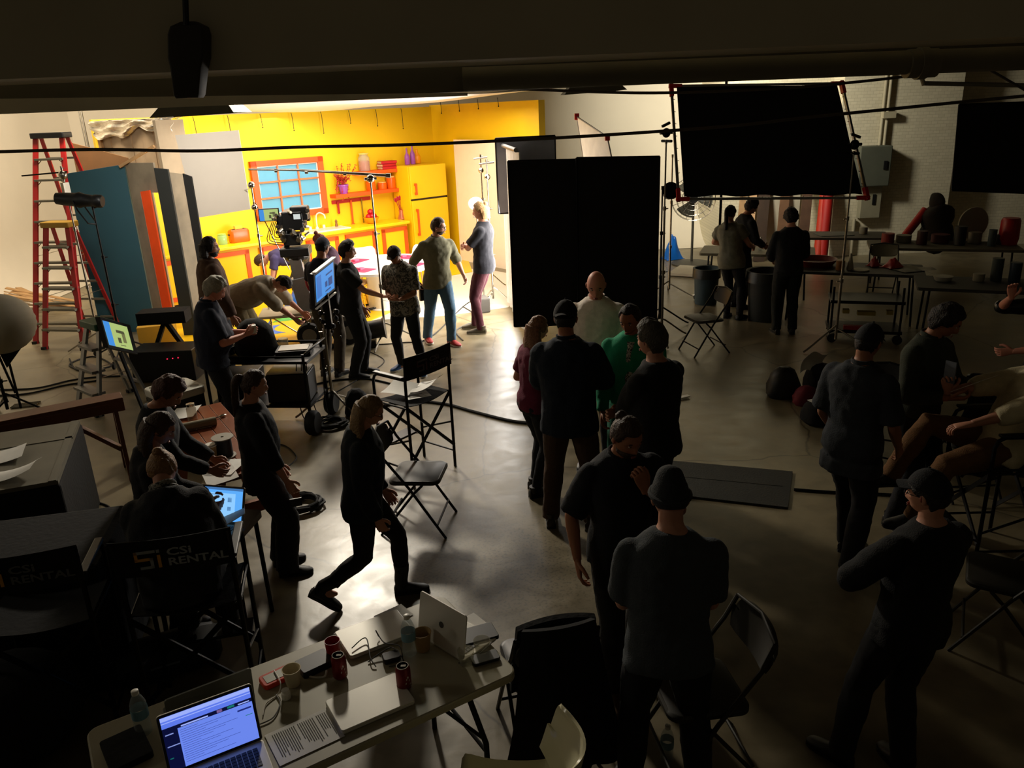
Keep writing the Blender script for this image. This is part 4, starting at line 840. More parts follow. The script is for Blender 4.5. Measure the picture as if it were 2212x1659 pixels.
# ================================================================ furniture and gear
def text_mesh(q, s, size, o, xd, yd, th=.002, sx=1.0, shear=0, m=0, bold=.0):
    c = bpy.data.curves.new('txt', 'FONT'); c.body = s; c.size = size; c.extrude = .0005; c.offset = bold; c.resolution_u = 2
    ob = bpy.data.objects.new('txt', c); COL.objects.link(ob); dg = bpy.context.evaluated_depsgraph_get()
    me = ob.evaluated_get(dg).to_mesh(); n = Vector(xd).cross(Vector(yd)).normalized()
    vs = [Vector(o) + Vector(xd) * ((v.co.x * sx) + v.co.y * shear) + Vector(yd) * v.co.y + n * (v.co.z + th) for v in me.vertices]
    q.add(vs, [tuple(p.vertices) for p in me.polygons], m); ob.evaluated_get(dg).to_mesh_clear()
    bpy.data.objects.remove(ob); bpy.data.curves.remove(c)
def folding_chair(loc, face, lb, ms, mf, group='folding chairs'):
    t = T('folding_chair', lb, 'chair', (loc[0], loc[1], 0), -math.radians(face), group)   # faces +y
    q = MB(); q.loft([[Vector((x, y + .03, z + .02 * y)) for x, y in rrect(.40 - e, .40 - e, .06)] for z, e in ((.435, .02), (.44, 0), (.46, 0), (.47, .02))]); q.build('seat', ms, t, smooth=True)
    q = MB(); q.sheet(lambda u, v: ((u - .5) * (.42 - .05 * (2 * v - 1) ** 2), -.215 - .05 * v - .03 * (1 - (2 * u - 1) ** 2), .62 + .2 * v - .03 * (2 * u - 1) ** 4 * (1 if v > .5 else -1)), 12, 6, .018); q.build('backrest', ms, t, smooth=True)
    for s in (-1, 1):
        q = MB(); q.tube([(s * .215, .26, 0), (s * .212, .0, .42), (s * .21, -.19, .68), (s * .2, -.25, .81)], .0115, 8); q.build('leg', mf, t, smooth=True)
        q = MB(); q.tube([(s * .195, -.26, 0), (s * .195, .03, .37), (s * .195, .1, .44)], .0105, 8); q.build('leg', mf, t, smooth=True)
    for P_c in ([(-.215, .2, .11), (.215, .2, .11)], [(-.195, -.19, .12), (.195, -.19, .12)], [(-.2, -.25, .81), (.0, -.28, .835), (.2, -.25, .81)]): q = MB(); q.tube(P_c, .009); q.build('crossbar', mf, t, smooth=True)
    return t
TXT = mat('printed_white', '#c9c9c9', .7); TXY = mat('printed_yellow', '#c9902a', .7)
def director_chair(loc, face, lb, text=True, txm=None, txy=None, bag=False):
    t = T('director_chair', lb, 'chair', (loc[0], loc[1], 0), -math.radians(face), 'tall black director chairs')
    w, d = .27, .2
    for sx in (-1, 1):
        q = MB(); q.tube([(sx * w, -d, 0), (sx * w, -d, .96), (sx * w, -d - .02, 1.19)], .0135, 8); q.build('leg', BLKM, t, smooth=True)
        q = MB(); q.tube([(sx * w, d, 0), (sx * w, d, .93), (sx * w, d - .02, .98), (sx * w, d - .06, 1.0), (sx * w, -d, 1.0)], .0135, 8); q.build('leg', BLKM, t, smooth=True)
        q = MB(); q.box((sx * w, 0, 1.015), (.045, .36, .02)); q.build('armrest', BLKP, t, bevel=.006)
        for za, zb in ((.74, .74), (.16, .16), (.45, .3)): q = MB(); q.tube([(sx * w, -d, za), (sx * w, d, zb)], .009); q.build('side_rail', BLKM, t, smooth=True)
    for y in (-d, d):
        for s_ in (-1, 1): q = MB(); q.bar((-w * s_, y + .007 * s_, .22), (w * s_, y + .007 * s_, .74), .028, .012, up=(0, 1, 0)); q.build('scissor_brace', BLKM, t)
    q = MB(); q.sheet(lambda u, v: ((u - .5) * .52, (v - .5) * .38, .755 - .03 * math.sin(u * PI)), 10, 4, .006); q.build('seat', BLACK, t, smooth=True)
    q = MB(); q.box((0, d + .1, .26), (.46, .14, .02)); q.tube([(-w, d, .24), (-.2, d + .1, .25)], .008); q.tube([(w, d, .24), (.2, d + .1, .25)], .008); q.build('footrest', BLKM, t)
    bk = MB(); bk.sheet(lambda u, v: ((u - .5) * .58, -d - .017 - .03 * math.sin(u * PI), 1.0 + v * .2), 12, 3, .006); b = bk.build('back_cloth', BLACK, t, smooth=True)
    if text:
        q = MB(); yb = -d - .055; X, Z = (1, 0, 0), (0, 0, 1)
        text_mesh(q, 'CSi', .058, (-.02, yb, 1.11), X, Z, sx=1.5, shear=.0, bold=.0012); text_mesh(q, 'RENTAL', .058, (-.02, yb, 1.055), X, Z, sx=1.35, shear=.0, bold=.0012)
        def lb_(a, b, c, e, m): q.box(((a + b) / 2 - .17, yb - .001, (c + e) / 2 + 1.05), (b - a, .003, e - c), m=m)
        lb_(0, .10, .085, .1, 0); lb_(0, .015, .05, .1, 1); lb_(0, .085, .045, .06, 1); lb_(.07, .085, .0, .06, 0); lb_(.02, .085, 0, .014, 0); lb_(.105, .12, 0, .07, 1); lb_(.105, .12, .083, .1, 0)
        q.build('lettering', [txm or TXT, txy or TXY], b)
    return t
def screen(parent, o, xd, yd, w, h, base, shapes, s=1.0, nm='screen'):
    """lit panel; shapes: list of (x0,y0,x1,y1,colour) in 0..1, y up"""
    q = MB(); X, Y = Vector(xd).normalized(), Vector(yd).normalized(); n = X.cross(Y); ms = [base]; 
    def rect(a, b, c, d, m, lift): 
        P = [Vector(o) + X * (u * w) + Y * (v * h) + n * lift for u, v in ((a, b), (c, b), (c, d), (a, d))]
        q.add(P + [p - n * .0008 for p in P], [(0, 1, 2, 3), (4, 7, 6, 5), (0, 4, 5, 1), (1, 5, 6, 2), (2, 6, 7, 3), (3, 7, 4, 0)], m)
    rect(0, 0, 1, 1, 0, .001)
    for k, (a, b, c, d, m) in enumerate(shapes):
        if m not in ms: ms.append(m)
        rect(a, b, c, d, ms.index(m), .0022 + .0004 * (k % 4))
    return q.build(nm, ms, parent)
def laptop(loc, rz, lb, ang=105, w=.34, d=.235, open_=True, shapes=None, base=None, body=SILV, keys=True, logo=True, group='laptops'):
    t = T('laptop', lb, 'laptop', loc, rz, group)      # the user sits at -y, screen hinge at +y
    q = MB(); q.prism(rrect(w, d, .014), 0, .012); q.build('base', body, t, bevel=.003)
    if not open_:
        q = MB(); q.prism(rrect(w, d, .014), .013, .02); l = q.build('lid', body, t, bevel=.003); return t
    if keys:
        q = MB(); kw = (w - .06) / 14
        for r in range(6):
            for c in range(14):
                if r == 0 and 3 < c < 9: continue
                q.box((-w / 2 + .03 + kw * (c + .5), -.01 + .0175 * r, .0135), (kw - .003, .0145, .003))
            if r == 0: q.box((-.0 - .01, -.01, .0135), (kw * 5 - .003, .0145, .003))
        q.build('keyboard', BLKP, t)
        q = MB(); q.box((0, -d / 2 + .04, .0125), (.1, .06, .001)); q.build('trackpad', mat('trackpad_grey', '#9a9890', .4, .5), t)
    a = math.radians(ang); hy = d / 2 - .006; yd = Vector((0, -math.cos(a), math.sin(a))); nn = Vector((1, 0, 0)).cross(yd)   # normal towards the user? 
    q = MB(); o = Vector((-w / 2, hy, .014)); pts = [o + Vector((x + w / 2, 0, 0)) + yd * (y + d / 2) for x, y in rrect(w, d, .014)]
    q.loft([pts, [p - nn * .007 for p in pts]]); lid = q.build('lid', body, t)
    if base:
        q = MB(); pp_ = [o + Vector((x + w / 2, 0, 0)) + yd * (y + d / 2) + nn * .0005 for x, y in rrect(w - .004, d - .004, .012)]; q.loft([pp_, [p + nn * .0012 for p in pp_]]); q.build('bezel', BLKP if body is SILV and ang < 118 else body, lid)
        screen(lid, o + Vector((.012, 0, 0)) + yd * .014 + nn * .0016, (1, 0, 0), yd, w - .024, d - .026, base, shapes or [])
    if logo:
        q = MB(); c = o + Vector((w / 2, 0, 0)) + yd * d / 2 - nn * .0078; q.cyl(c, c - nn * .0006, .016, n=18); q.build('logo', mat('logo_grey', '#6b6a66', .3, .6), lid)
    return t
def can(loc, lb, m):
    t = T('drink_can', lb, 'can', loc, 0, 'red drink cans')
    q = MB(); q.lathe([(.024, 0), (.027, .003), (.033, .012), (.033, .103), (.0265, .117)], n=22); q.build('can_body', m, t, smooth=True)
    q = MB(); q.lathe([(.0265, .117), (.027, .12), (.024, .12), (.023, .116), (0, .116)], n=22); q.box((.004, 0, .1185), (.022, .013, .0012)); q.build('can_top', CHROME, t, smooth=True)
    q = MB()
    for k in range(18):
        a = -1.2 + k * .13; z = .04 + .03 * math.sin(k * .7); q.add([(.0334 * math.cos(a), .0334 * math.sin(a), z), (.0334 * math.cos(a + .14), .0334 * math.sin(a + .14), z + .004), (.0334 * math.cos(a + .14), .0334 * math.sin(a + .14), z + .012), (.0334 * math.cos(a), .0334 * math.sin(a), z + .008)], [(0, 1, 2, 3)])
    q.build('script_band', mat('can_white', '#d8d0c8', .4), t)
    return t
def water_bottle(loc, lb, m=None, grp='water bottles'):
    t = T('water_bottle', lb, 'bottle', loc, 0, grp)
    q = MB(); q.lathe([(.028, 0), (.033, .006), (.033, .05), (.030, .062), (.033, .072), (.033, .12), (.032, .15), (.022, .178), (.0135, .19), (.0135, .2)], n=20, cap=True); q.build('bottle_body', glass('bottle_plastic', '#dfe8e8', .8, .05), t, smooth=True)
    q = MB(); q.lathe([(.0338, .085), (.0338, .13)], n=20, cap=False); q.build('bottle_label', mat('label_blue', '#6f9aa8', .5), t, smooth=True)
    q = MB(); q.lathe([(.0145, .195), (.0145, .212), (.012, .214)], n=16); q.build('cap', WHITE, t, smooth=True); return t
def cup(loc, lb, m=None, r=.04, h=.09, lid=False):
    t = T('paper_cup', lb, 'cup', loc, 0, 'paper cups')
    q = MB(); q.lathe([(r * .72, 0), (r * .74, .002), (r, h - .003), (r * 1.06, h), (r * .97, h), (r * .93, h - .004), (r * .7, .008), (0, .008)], n=24); q.build('cup_body', m or mat('paper_cup', '#cbbf9e', .75), t, smooth=True)
    if lid: q = MB(); q.lathe([(r * 1.08, h), (r * 1.08, h + .006), (r * .9, h + .014), (0, h + .012)], n=24); q.build('cup_lid', WHITE, t, smooth=True)
    return t
def stand(name, loc, h, lb, legr=.45, m=CHROME, rot=0, cat='stand', top=None, wheels=False, group=None):
    t = T(name, lb, cat, (loc[0], loc[1], 0), math.radians(rot), group)
    n = 3
    for i in range(n):
        r = [.018, .0145, .011][i]; a = .12 + (h - .12) * i / n; b = .12 + (h - .12) * (i + 1) / n
        q = MB(); q.cyl((0, 0, a), (0, 0, b), r, n=10)
        q.cyl((0, 0, b - .03), (0, 0, b + .02), r * 1.5, n=10); q.cyl((0, 0, b - .01), (r * 4, 0, b - .01), .008, n=8); q.build('riser', m, t, smooth=True)
    for k in range(3):
        a = 2 * PI * k / 3; c, s_ = math.cos(a), math.sin(a)
        q = MB(); q.tube(spl([(0, 0, .3 - .04 * k), (c * .06, s_ * .06, .28 - .04 * k), (c * legr * .8, s_ * legr * .8, .07), (c * legr, s_ * legr, .02 if not wheels else .09)], 4), .012, 8)
        l = q.build('leg', m, t, smooth=True)
        if wheels: q = MB(); q.cyl((c * legr - .015 * s_, s_ * legr + .015 * c, .04), (c * legr + .015 * s_, s_ * legr - .015 * c, .04), .04, n=14); q.build('caster', RUB, l, smooth=True)
    return t
def board(name, pl, pr, Yl, Yr, th, m, lb, cat, ztl=None, grp=None):
    """upright board standing on the floor, its two top corners seen at pixels pl, pr"""
    a, b = YD(pl[0], pl[1], Yl), YD(pr[0], pr[1], Yr); d = Vector((b.x - a.x, b.y - a.y, 0)); L = d.length; d.normalize()
    q = MB(); q.loft([[Vector((0, 0, 0)), Vector((L, 0, 0)), Vector((L, 0, b.z)), Vector((0, 0, a.z))], [Vector((0, th, 0)), Vector((L, th, 0)), Vector((L, th, b.z)), Vector((0, th, a.z))]])
    o = q.build(name, m, loc=(a.x, a.y, 0), rz=math.atan2(d.y, d.x)); return tag(o, lb, cat, grp)
def simple(name, q, m, lb, cat, loc=(0, 0, 0), rz=0, grp=None, **k):
    o = q.build(name, m, loc=loc, rz=rz, **k); return tag(o, lb, cat, grp)
def sheet_of_paper(loc, rz, lb, w=.215, d=.28, curl=.0, lines=True, tilt=None, grp='loose papers'):
    t = T('paper_sheet', lb, 'paper', loc, rz, grp)
    q = MB(); q.sheet(lambda u, v: ((u - .5) * w, (v - .5) * d, .002 + curl * (u ** 2 * .06 + math.sin(v * 3) * .01)), 6, 6, .0008); q.build('sheet', PAPER, t, smooth=True)
    if lines:
        q = MB(); r = random.Random(int(loc[0] * 1000) & 255)
        for k in range(26):
            if k in (5, 14): continue
            L = w * r.uniform(.45, .78); q.box((-w * .40 + L / 2, d * .42 - k * d * .033, .0032), (L, d * .011, .0004))
        q.build('print', mat('ink_grey', '#55534e', .9), t)
    return t
# ---------------------------------------------------------------- chairs
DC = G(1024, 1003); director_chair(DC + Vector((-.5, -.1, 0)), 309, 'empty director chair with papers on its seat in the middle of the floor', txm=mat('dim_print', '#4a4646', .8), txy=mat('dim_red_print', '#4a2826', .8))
cc = DC + Vector((-.5, -.1, 0))
for k, (dx, dy, r, lb) in enumerate(((.02, .0, .4, 'flat white paper on the seat of the empty director chair'), (-.12, .05, 1.1, 'tilted white paper at the left on the empty director chair'), (.12, .06, -.3, 'curled lilac grey paper at the right on the empty director chair'))):
    sheet_of_paper(cc + Vector((dx, dy, .765 + .012 * k)), r, lb, curl=(0, .8, 1.4)[k])
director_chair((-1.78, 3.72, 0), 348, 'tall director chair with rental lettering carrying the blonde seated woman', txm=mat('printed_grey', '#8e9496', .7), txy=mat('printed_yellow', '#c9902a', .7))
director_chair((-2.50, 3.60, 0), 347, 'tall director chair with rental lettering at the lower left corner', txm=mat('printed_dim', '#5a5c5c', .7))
director_chair((3.32, 4.95, 0), 272, 'tall director chair under the reclining man in the cream shirt', text=False)
CHR = mat('charcoal_vinyl', '#1a1816', .5); TANM = mat('tan_metal', '#2b281f', .5, .2)
folding_chair((-.79, 5.69, 0), 98, 'black folding chair beside the walking blonde woman', CHR, BLKM)
folding_chair((2.55, 10.0, 0), 255, 'grey folding chair standing alone right of the big black flags', mat('slate_vinyl', '#3a3733', .5), BLKM)
folding_chair((.11, 3.36, 0), 348, 'folding chair hidden under a black coat at the end of the white table', CHR, BLKM)
folding_chair((.86, 3.14, 0), 262, 'dark tan folding chair behind the man in the beanie', TANM, TANM)
folding_chair((2.85, 3.95, 0), 300, 'tan folding chair at the lower right edge', TANM, TANM)
folding_chair((3.25, 6.55, 0), 215, 'dark folding chair carrying a wrinkled script, left of the olive jacket man', CHR, BLKM)
sheet_of_paper(Vector((3.28, 6.5, .48)), .5, 'bright wrinkled script on the folding chair at right', w=.33, d=.24, curl=.6)
# coat over the chair back
q = MB()
def coat(u, v):
    w = .17 + .12 * v; s_ = u * 2 - 1
    return (s_ * w + .015 * math.sin(u * 17 + v * 4) * v, -.27 - .06 * math.sin(v * 2.4) - .05 * (1 - s_ * s_) - .02 * math.sin(u * 23) * v, .90 - .02 * s_ * s_ - .82 * v + .03 * math.sin(u * 9) * v)
q.sheet(coat, 30, 24, .03); q.sheet(lambda u, v: ((u * 2 - 1) * (.19 + .03 * v), -.24 + .07 * v, .9 - .4 * v - .03 * (u * 2 - 1) ** 2), 12, 8, .03)
simple('black_coat', q, BLACK, 'long black coat hanging over the back of a folding chair at the white table', 'coat', (.11, 3.36, 0), -math.radians(348), smooth=True)
shell_chair(Vector((-.08, 2.43, 0)), -PI / 2 - .08, 'pale glossy shell chair cut off by the bottom edge of the view', mat('ivory_shell', '#e2dcb6', .2, var=.03), CHROME)
# seated woman
person('blonde woman with a striped scarf seated at a lit laptop, seen from behind', 1.66, loc=(-1.80, 3.66, 0), face=350, lean=26, side=-6, hipz=.85, hip=(0, .0), hpitch=24, hyaw=-5, fem=True, top='long', topm=cl('black_coat_cloth', '#0d0e11'), sleeve=1.9, hem=-.06, fit=.04, heavy=1.4, hair='bun', hairm=mat('hair_honey', '#8a6232', .6, var=.3, sc=60, bump=.5, bs=90), skin='fair', RH=(.14, .44, .80), LH=(-.12, .44, .80), feet=((-.12, .40, .27, 0), (.12, .40, .27, 0)), legm=BLKT, scarf=print_mat('striped_scarf', '#8d8a80', '#2b2c2c', 26), vox=.011)
# ---------------------------------------------------------------- the white folding table in front
TR = math.radians(31.5); TC = Vector((-.938, 2.826, 0)); TX = Vector((math.cos(TR), math.sin(TR), 0)); TY = Vector((-math.sin(TR), math.cos(TR), 0))
TOPM = mat('table_plastic', '#a39c82', .45, var=.03)
ft = T('folding_table', 'long pale folding table in front, covered with laptops, cans and cables', 'table', TC, TR)
q = MB(); q.prism(rrect(1.69, .74, .05), .70, .742); q.build('tabletop', TOPM, ft, bevel=.008)
q = MB(); q.box((-.28, 0, .7425), (.006, .73, .0015)); q.build('fold_seam', BLKP, ft)
for sx in (-1, 1):
    for sy in (-1, 1):
        q = MB(); q.tube([(sx * .62, sy * .27, .70), (sx * .70, sy * .29, .35), (sx * .70, sy * .29, 0)], .014); q.tube([(sx * .45, sy * .2, .69), (sx * .69, sy * .28, .38)], .009); q.build('leg', BLKM, ft, smooth=True)
    q = MB(); q.tube([(sx * .70, -.29, .3), (sx * .70, .29, .3)], .01); q.build('crossbar', BLKM, ft, smooth=True)
ZT = .7435
bl = emat('screen_blue', '#5f7cf0', .95); bld = emat('screen_navy', '#10164a', .5); blw = emat('screen_pale', '#9fb2ff', .95); blt = emat('screen_teal', '#1f8f86', .6); bli = emat('screen_ink', '#2a3aa0', .5); blp = emat('screen_lilac', '#b68ad8', .7)
a, b = G(380, 1668, .77), G(553, 1600, .77); dr = (b - a); lr_ = math.atan2(dr.y, dr.x); mid = (a + b) / 2
sh = [(0, .80, 1, 1, bl), (0, .93, 1, 1, blw), (0, .885, 1, .90, blw), (0, 0, .16, .80, bld), (.16, .73, 1, .80, bld), (.2, .74, .5, .765, blw)] + [(.02, .72 - k * .055, .02 + .04 + .05 * ((k * 7) % 3), .74 - k * .055, blw if k % 3 else blt) for k in range(13)] + [(.18, .68 - k * .04, .18 + .2 + .5 * ((k * 5 % 7) / 7), .684 - k * .04, bli) for k in range(16)] + [(.72, .75, .80, .79, blt), (.6, .74, .66, .79, blp), (.84, .745, .97, .765, blw), (.82, .62, .98, .65, bli), (.9, .5, .98, .51, blt)]
laptop(mid - Vector((-math.sin(lr_), math.cos(lr_), 0)) * .11 + Vector((0, 0, -.012 + .0)) + Vector((0, 0, ZT + .012 - mid.z)), lr_, 'open silver laptop with a bright blue web page at the front left of the table', 104, .36, .245, shapes=sh, base=emat('screen_page', '#6f8cf7', .9))
p0 = G(470, 1548, ZT); laptop(p0 + TY * .06 + TX * -.02, TR + PI, 'open dark laptop seen from behind its lid, beyond the bright blue one', 100, .34, .24, body=mat('dark_alu', '#5a5a50', .4, .6), keys=True, logo=True)
p0 = G(810, 1372, ZT); laptop(p0, TR - .02, 'closed silver laptop at the far edge of the table with cables across it', open_=False, w=.33, d=.225)
p0 = G(800, 1521, ZT); laptop(p0, TR - .02, 'closed silver laptop lying at the near edge of the table', open_=False, w=.33, d=.215)
a, b = G(918, 1372, .755), G(992, 1418, .755); u_ = Vector((-(b - a).y, (b - a).x, 0)).normalized(); h_ = (a + b) / 2; laptop(Vector((h_.x, h_.y, ZT)) + u_ * .10, math.atan2(u_.x, -u_.y), 'open silver laptop seen from behind at the right end of the table', 80, .32, .22, body=SILV, keys=True, logo=True)
RC = mat('can_red', '#7d0c12', .35, .3)
can(G(736, 1462, ZT), 'red drink can left of the water bottle, nearer the far edge', RC); can(G(874, 1486, ZT), 'red drink can to the right, in front of the water bottle', RC)
water_bottle(G(886, 1412, ZT), 'half empty water bottle standing by the paper cup on the white table'); water_bottle(G(312, 1582, ZT), 'water bottle at the left end of the white table')
water_bottle(G(1440, 1640, 0), 'water bottle on the floor by the feet of the man in the beanie')
cup(G(914, 1402, ZT), 'tan paper cup beside the water bottle', mat('kraft_cup', '#a98a58', .7), .043, .095); cup(G(634, 1478, ZT), 'tan paper cup beside the orange bumper drive', None, .04, .085)
q = MB(); q.lathe([(.03, 0), (.036, .09), (.034, .09), (.028, .004)], n=20); simple('red_cup', q, mat('red_plastic', '#a5141a', .4), 'red plastic cup behind the left drink can', 'cup', G(722, 1418, ZT), smooth=True)
for px, py, lb, w_, d_, h_, m_ in ((680, 1440, 'black hard drive dock with a white cable at the far edge of the table', .15, .11, .035, BLKP), (846, 1424, 'small black power adapter under the loose cables', .08, .06, .025, BLKP), (1048, 1424, 'black phone lying at the right end of the table', .13, .07, .015, BLKP), (1028, 1376, 'dark card folder at the far right corner of the table', .2, .12, .02, BLKP), (275, 1625, 'black pouch at the left end of the table', .16, .2, .03, BLACK)):
    q = MB(); q.prism(rrect(w_, d_, .012), 0, h_); simple('pouch' if 'pouch' in lb else 'device', q, m_, lb, 'pouch' if 'pouch' in lb else 'device', G(px, py, ZT), TR + (.1 if px < 700 else -.2), bevel=.003)
rd_ = T('rugged_drive', 'orange bumpered hard drive beside the paper cup', 'drive', G(598, 1468, ZT), TR + .1)
q = MB(); q.prism(rrect(.14, .088, .018), 0, .024); q.build('bumper', mat('orange_rubber', '#d63a10', .6), rd_, bevel=.004); q = MB(); q.prism(rrect(.105, .055, .004), .024, .0256); q.build('drive_plate', mat('grey_alu', '#8a8a80', .4, .5), rd_)
q = MB(); q.lathe([(.018, 0), (.02, .002), (.02, .03), (.016, .034), (.016, .045), (0, .045)], n=20); simple('pill_bottle', q, WHITE, 'small white round bottle standing near the orange drive', 'bottle', G(619, 1508, ZT), smooth=True)
sheet_of_paper(G(658, 1590, ZT), TR - PI / 2 + .02, 'printed page lying at the near edge between the two laptops', w=.20, d=.27)
for px, py, lb in ((850, 1330, 'white paper corner sticking out behind the far closed laptop'), (1010, 1350, 'white paper at the far right corner of the table')): sheet_of_paper(G(px, py, ZT), TR + .1, lb, w=.16, d=.12, lines=False)
for px, py, lb in ((1008, 1432, 'short clear glass at the right end of the table'), (1042, 1410, 'clear glass tipped beside the black phone')):
    q = MB(); q.lathe([(.032, 0), (.04, .07), (.038, .07), (.03, .005), (0, .005)], n=22); simple('drinking_glass', q, glass('clear_glass2', '#d8d6c8', .78), lb, 'glass', G(px, py, ZT), smooth=True)
WC = mat('white_cable', '#d0ccc0', .5); GC = mat('grey_cable', '#4a4842', .6)
def tcable(pts, lb, m=GC, r=.0028): cable('cable', [G(x, y, ZT + z) for x, y, z in pts], r, lb, m, 'cable', group='cables on the white table')
tcable([(760, 1400, .03), (790, 1378, .035), (800, 1420, .02), (812, 1440, .005)], 'thin cable looping over the left part of the far closed laptop')
tcable([(818, 1375, .03), (812, 1362, .05), (830, 1388, .03), (862, 1395, .03), (870, 1420, .005)], 'thin cable curling over the right part of the far closed laptop')
tcable([(650, 1452, .01), (672, 1462, .004), (700, 1462, .004), (706, 1448, .02)], 'thick white cable running from the hard drive dock to the paper cup', WC, .005)
tcable([(592, 1448, .03), (606, 1475, .03), (600, 1500, .004), (575, 1520, .004), (568, 1545, .004)], 'white cable crossing the orange drive', WC)
tcable([(596, 1500, .004), (605, 1520, .004), (590, 1550, .004), (560, 1565, .004)], 'grey cable running from the orange drive towards the bright laptop')
tcable([(990, 1432, .003), (1015, 1428, .003), (1050, 1400, .02), (1062, 1388, .01)], 'grey cable by the glasses at the right end')
tcable([(795, 1430, .004), (830, 1405, .02), (850, 1400, .03), (872, 1430, .004), (840, 1440, .004)], 'dark cable tangle round the power adapter')
# ---------------------------------------------------------------- picnic table and left foreground
a, b, c, d = G(365, 893, .75), G(475, 868, .75), G(585, 1010, .75), G(470, 1040, .75)
DKWD = mat('old_brown_wood', '#5e3318', .5, var=.3, sc=5)
DARKW = mat('dark_walnut', '#3a1d10', .45, var=.25)
WOODR = mat('red_brown_wood', '#83421c', .3, var=.25, sc=5)
pc = (a + b + c + d) / 4; ax = (c - b).normalized(); az_ = math.atan2(ax.y, ax.x)
pt = T('picnic_table', 'reddish brown picnic table with jars, cups and papers on it', 'table', (-2.36, 5.885, 0), math.atan2(-.847, .531))
q = MB()
for k in range(4): q.box((0, -.163 + .109 * k, .73), (1.65, .105, .04))
q.build('tabletop', WOODR, pt, bevel=.004)
for sx in (-1, 1):
    for sy in (-1, 1):
        q = MB(); q.bar((sx * .6, sy * .14, .71), (sx * .6, sy * .3, 0), .09, .04, up=(1, 0, 0)); q.build('leg', WOODR, pt)
    for cz_, cw in ((.68, .42), (.38, .8)): q = MB(); q.box((sx * .63, 0, cz_), (.04, cw, .09)); q.build('crossbeam', WOODR, pt)
for sy in (-1,):
    q = MB(); q.box((0, sy * .42, .44), (1.65, .2, .04)); q.build('bench_seat', mat('worn_wood', '#8a6a48', .6, var=.3, sc=5), pt, bevel=.004)
a, b = G(-60, 915, .78), G(262, 852, .78); dd = (b - a); 
lb_ = T('trestle_bench', 'long brown plank trestle reaching in from the left edge', 'bench', ((a + b) / 2)[:2] + (0,) if False else Vector(((a.x + b.x) / 2, (a.y + b.y) / 2, 0)), math.atan2(dd.y, dd.x))
q = MB(); q.box((0, 0, .755), (dd.length, .2, .05)); q.box((0, -.09, .70), (dd.length, .03, .09)); q.build('plank', DKWD, lb_, bevel=.004)
for x in (-dd.length / 2 + .3, dd.length / 2 - .08):
    q = MB(); q.bar((x, -.06, .73), (x, -.2, 0), .07, .035); q.build('leg', DKWD, lb_); q = MB(); q.bar((x, .06, .73), (x, .2, 0), .07, .035); q.build('leg', DKWD, lb_)
q = MB(); q.bar((.05, -.05, .70), (dd.length / 2 - .1, -.1, .3), .08, .035); q.build('brace', DKWD, lb_)
# on the picnic table
zp = .752
g = T('glass_jar', 'clear glass jar at the far end of the picnic table', 'jar', G(417, 908, zp)); q = MB(); q.lathe([(.035, 0), (.04, .005), (.04, .11), (.03, .125), (.03, .14)], n=18, cap=False); q.build('jar_body', glass('jar_glass', '#c8b8a0', .7), g, smooth=True); q = MB(); q.lathe([(.034, .13), (.034, .15), (.0, .152)], n=18); q.build('lid', CHROME, g, smooth=True)
q = MB(); q.cyl((-.14, 0, .035), (.14, 0, .035), .035, n=16); simple('paper_roll', q, mat('towel_roll', '#8f846c', .9), 'roll of paper towel lying behind the glass jar', 'roll', G(430, 925, zp), .5, smooth=True)
q = MB(); q.tube([(-.08, 0, .008), (.03, 0, .012)], .005); q.ell((.06, 0, .012), (.035, .022, .008)); simple('metal_spoon', q, CHROME, 'shiny spoon beside the paper towel roll', 'spoon', G(468, 905, zp), .9, smooth=True)
sp = T('cable_spool', 'black wire spool with a pale flange on the picnic table', 'spool', G(487, 985, zp)); q = MB(); q.lathe([(.06, .006), (.06, .15)], n=24); q.build('winding', RUB, sp, smooth=True)
for z_ in (0, .15): q = MB(); q.lathe([(.08, z_), (.08, z_ + .007), (.012, z_ + .007), (.012, z_)], n=28); q.build('flange', mat('spool_flange', '#9a9486', .4), sp, smooth=True)
cup(G(460, 992, zp), 'paper coffee cup with a white lid beside the wire spool', mat('kraft_cup', '#a98a58', .7), .042, .11, lid=True)
q = MB(); r_ = random.Random(5)
for k in range(9): q.ell((r_.uniform(-.05, .05), r_.uniform(-.05, .05), .02 + .01 * (k % 3)), (.03, .02, .016), rotz(k * 40), nu=8, nv=5)
simple('crumpled_wrapper', q, mat('brown_wrapper', '#6b5238', .7), 'crumpled brown wrapper by the coffee cup', 'wrapper', G(440, 1000, zp))
for k, (px, py, r, lb) in enumerate(((475, 1028, .5, 'white paper behind the lit laptop'), (492, 1012, -.2, 'white torn paper below the wire spool'), (400, 895, .1, 'pale reflective sheet at the left of the picnic table'))): sheet_of_paper(G(px, py, zp) + Vector((0, 0, .004 * k)), r, lb, lines=False, curl=.3)
s2 = [(.0, .93, 1, 1, emat('ui_grey', '#4f86c8', .7)), (.03, .1, .14, .85, emat('ui_pale', '#8ecbff', 1.0)), (.22, .08, .84, .84, emat('ui_pale', '#8ecbff', 1.0))] + [(.28 + .13 * i, .58, .37 + .13 * i, .72, emat('ui_ink', '#4a7fb8', .8)) for i in range(4)] + [(.28 + .13 * i, .32, .36 + .13 * i, .44, emat('ui_ink', '#4a7fb8', .8)) for i in range(4)] + [(.26, .78, .5, .80, emat('ui_ink', '#4a7fb8', .8))]
a, b = G(410, 1118, .79), G(515, 1128, .79); side_t = T('side_table', 'small dark table carrying the lit laptop', 'table', (-1.98, 4.45, 0), -.15)
q = MB(); q.prism(rrect(.62, .4, .03), .71, .75); q.build('tabletop', DARKW, side_t)
for sx in (-1, 1):
    for sy in (-1, 1): q = MB(); q.tube([(sx * .27, sy * .16, .71), (sx * .28, sy * .17, 0)], .015); q.build('leg', BLKM, side_t)
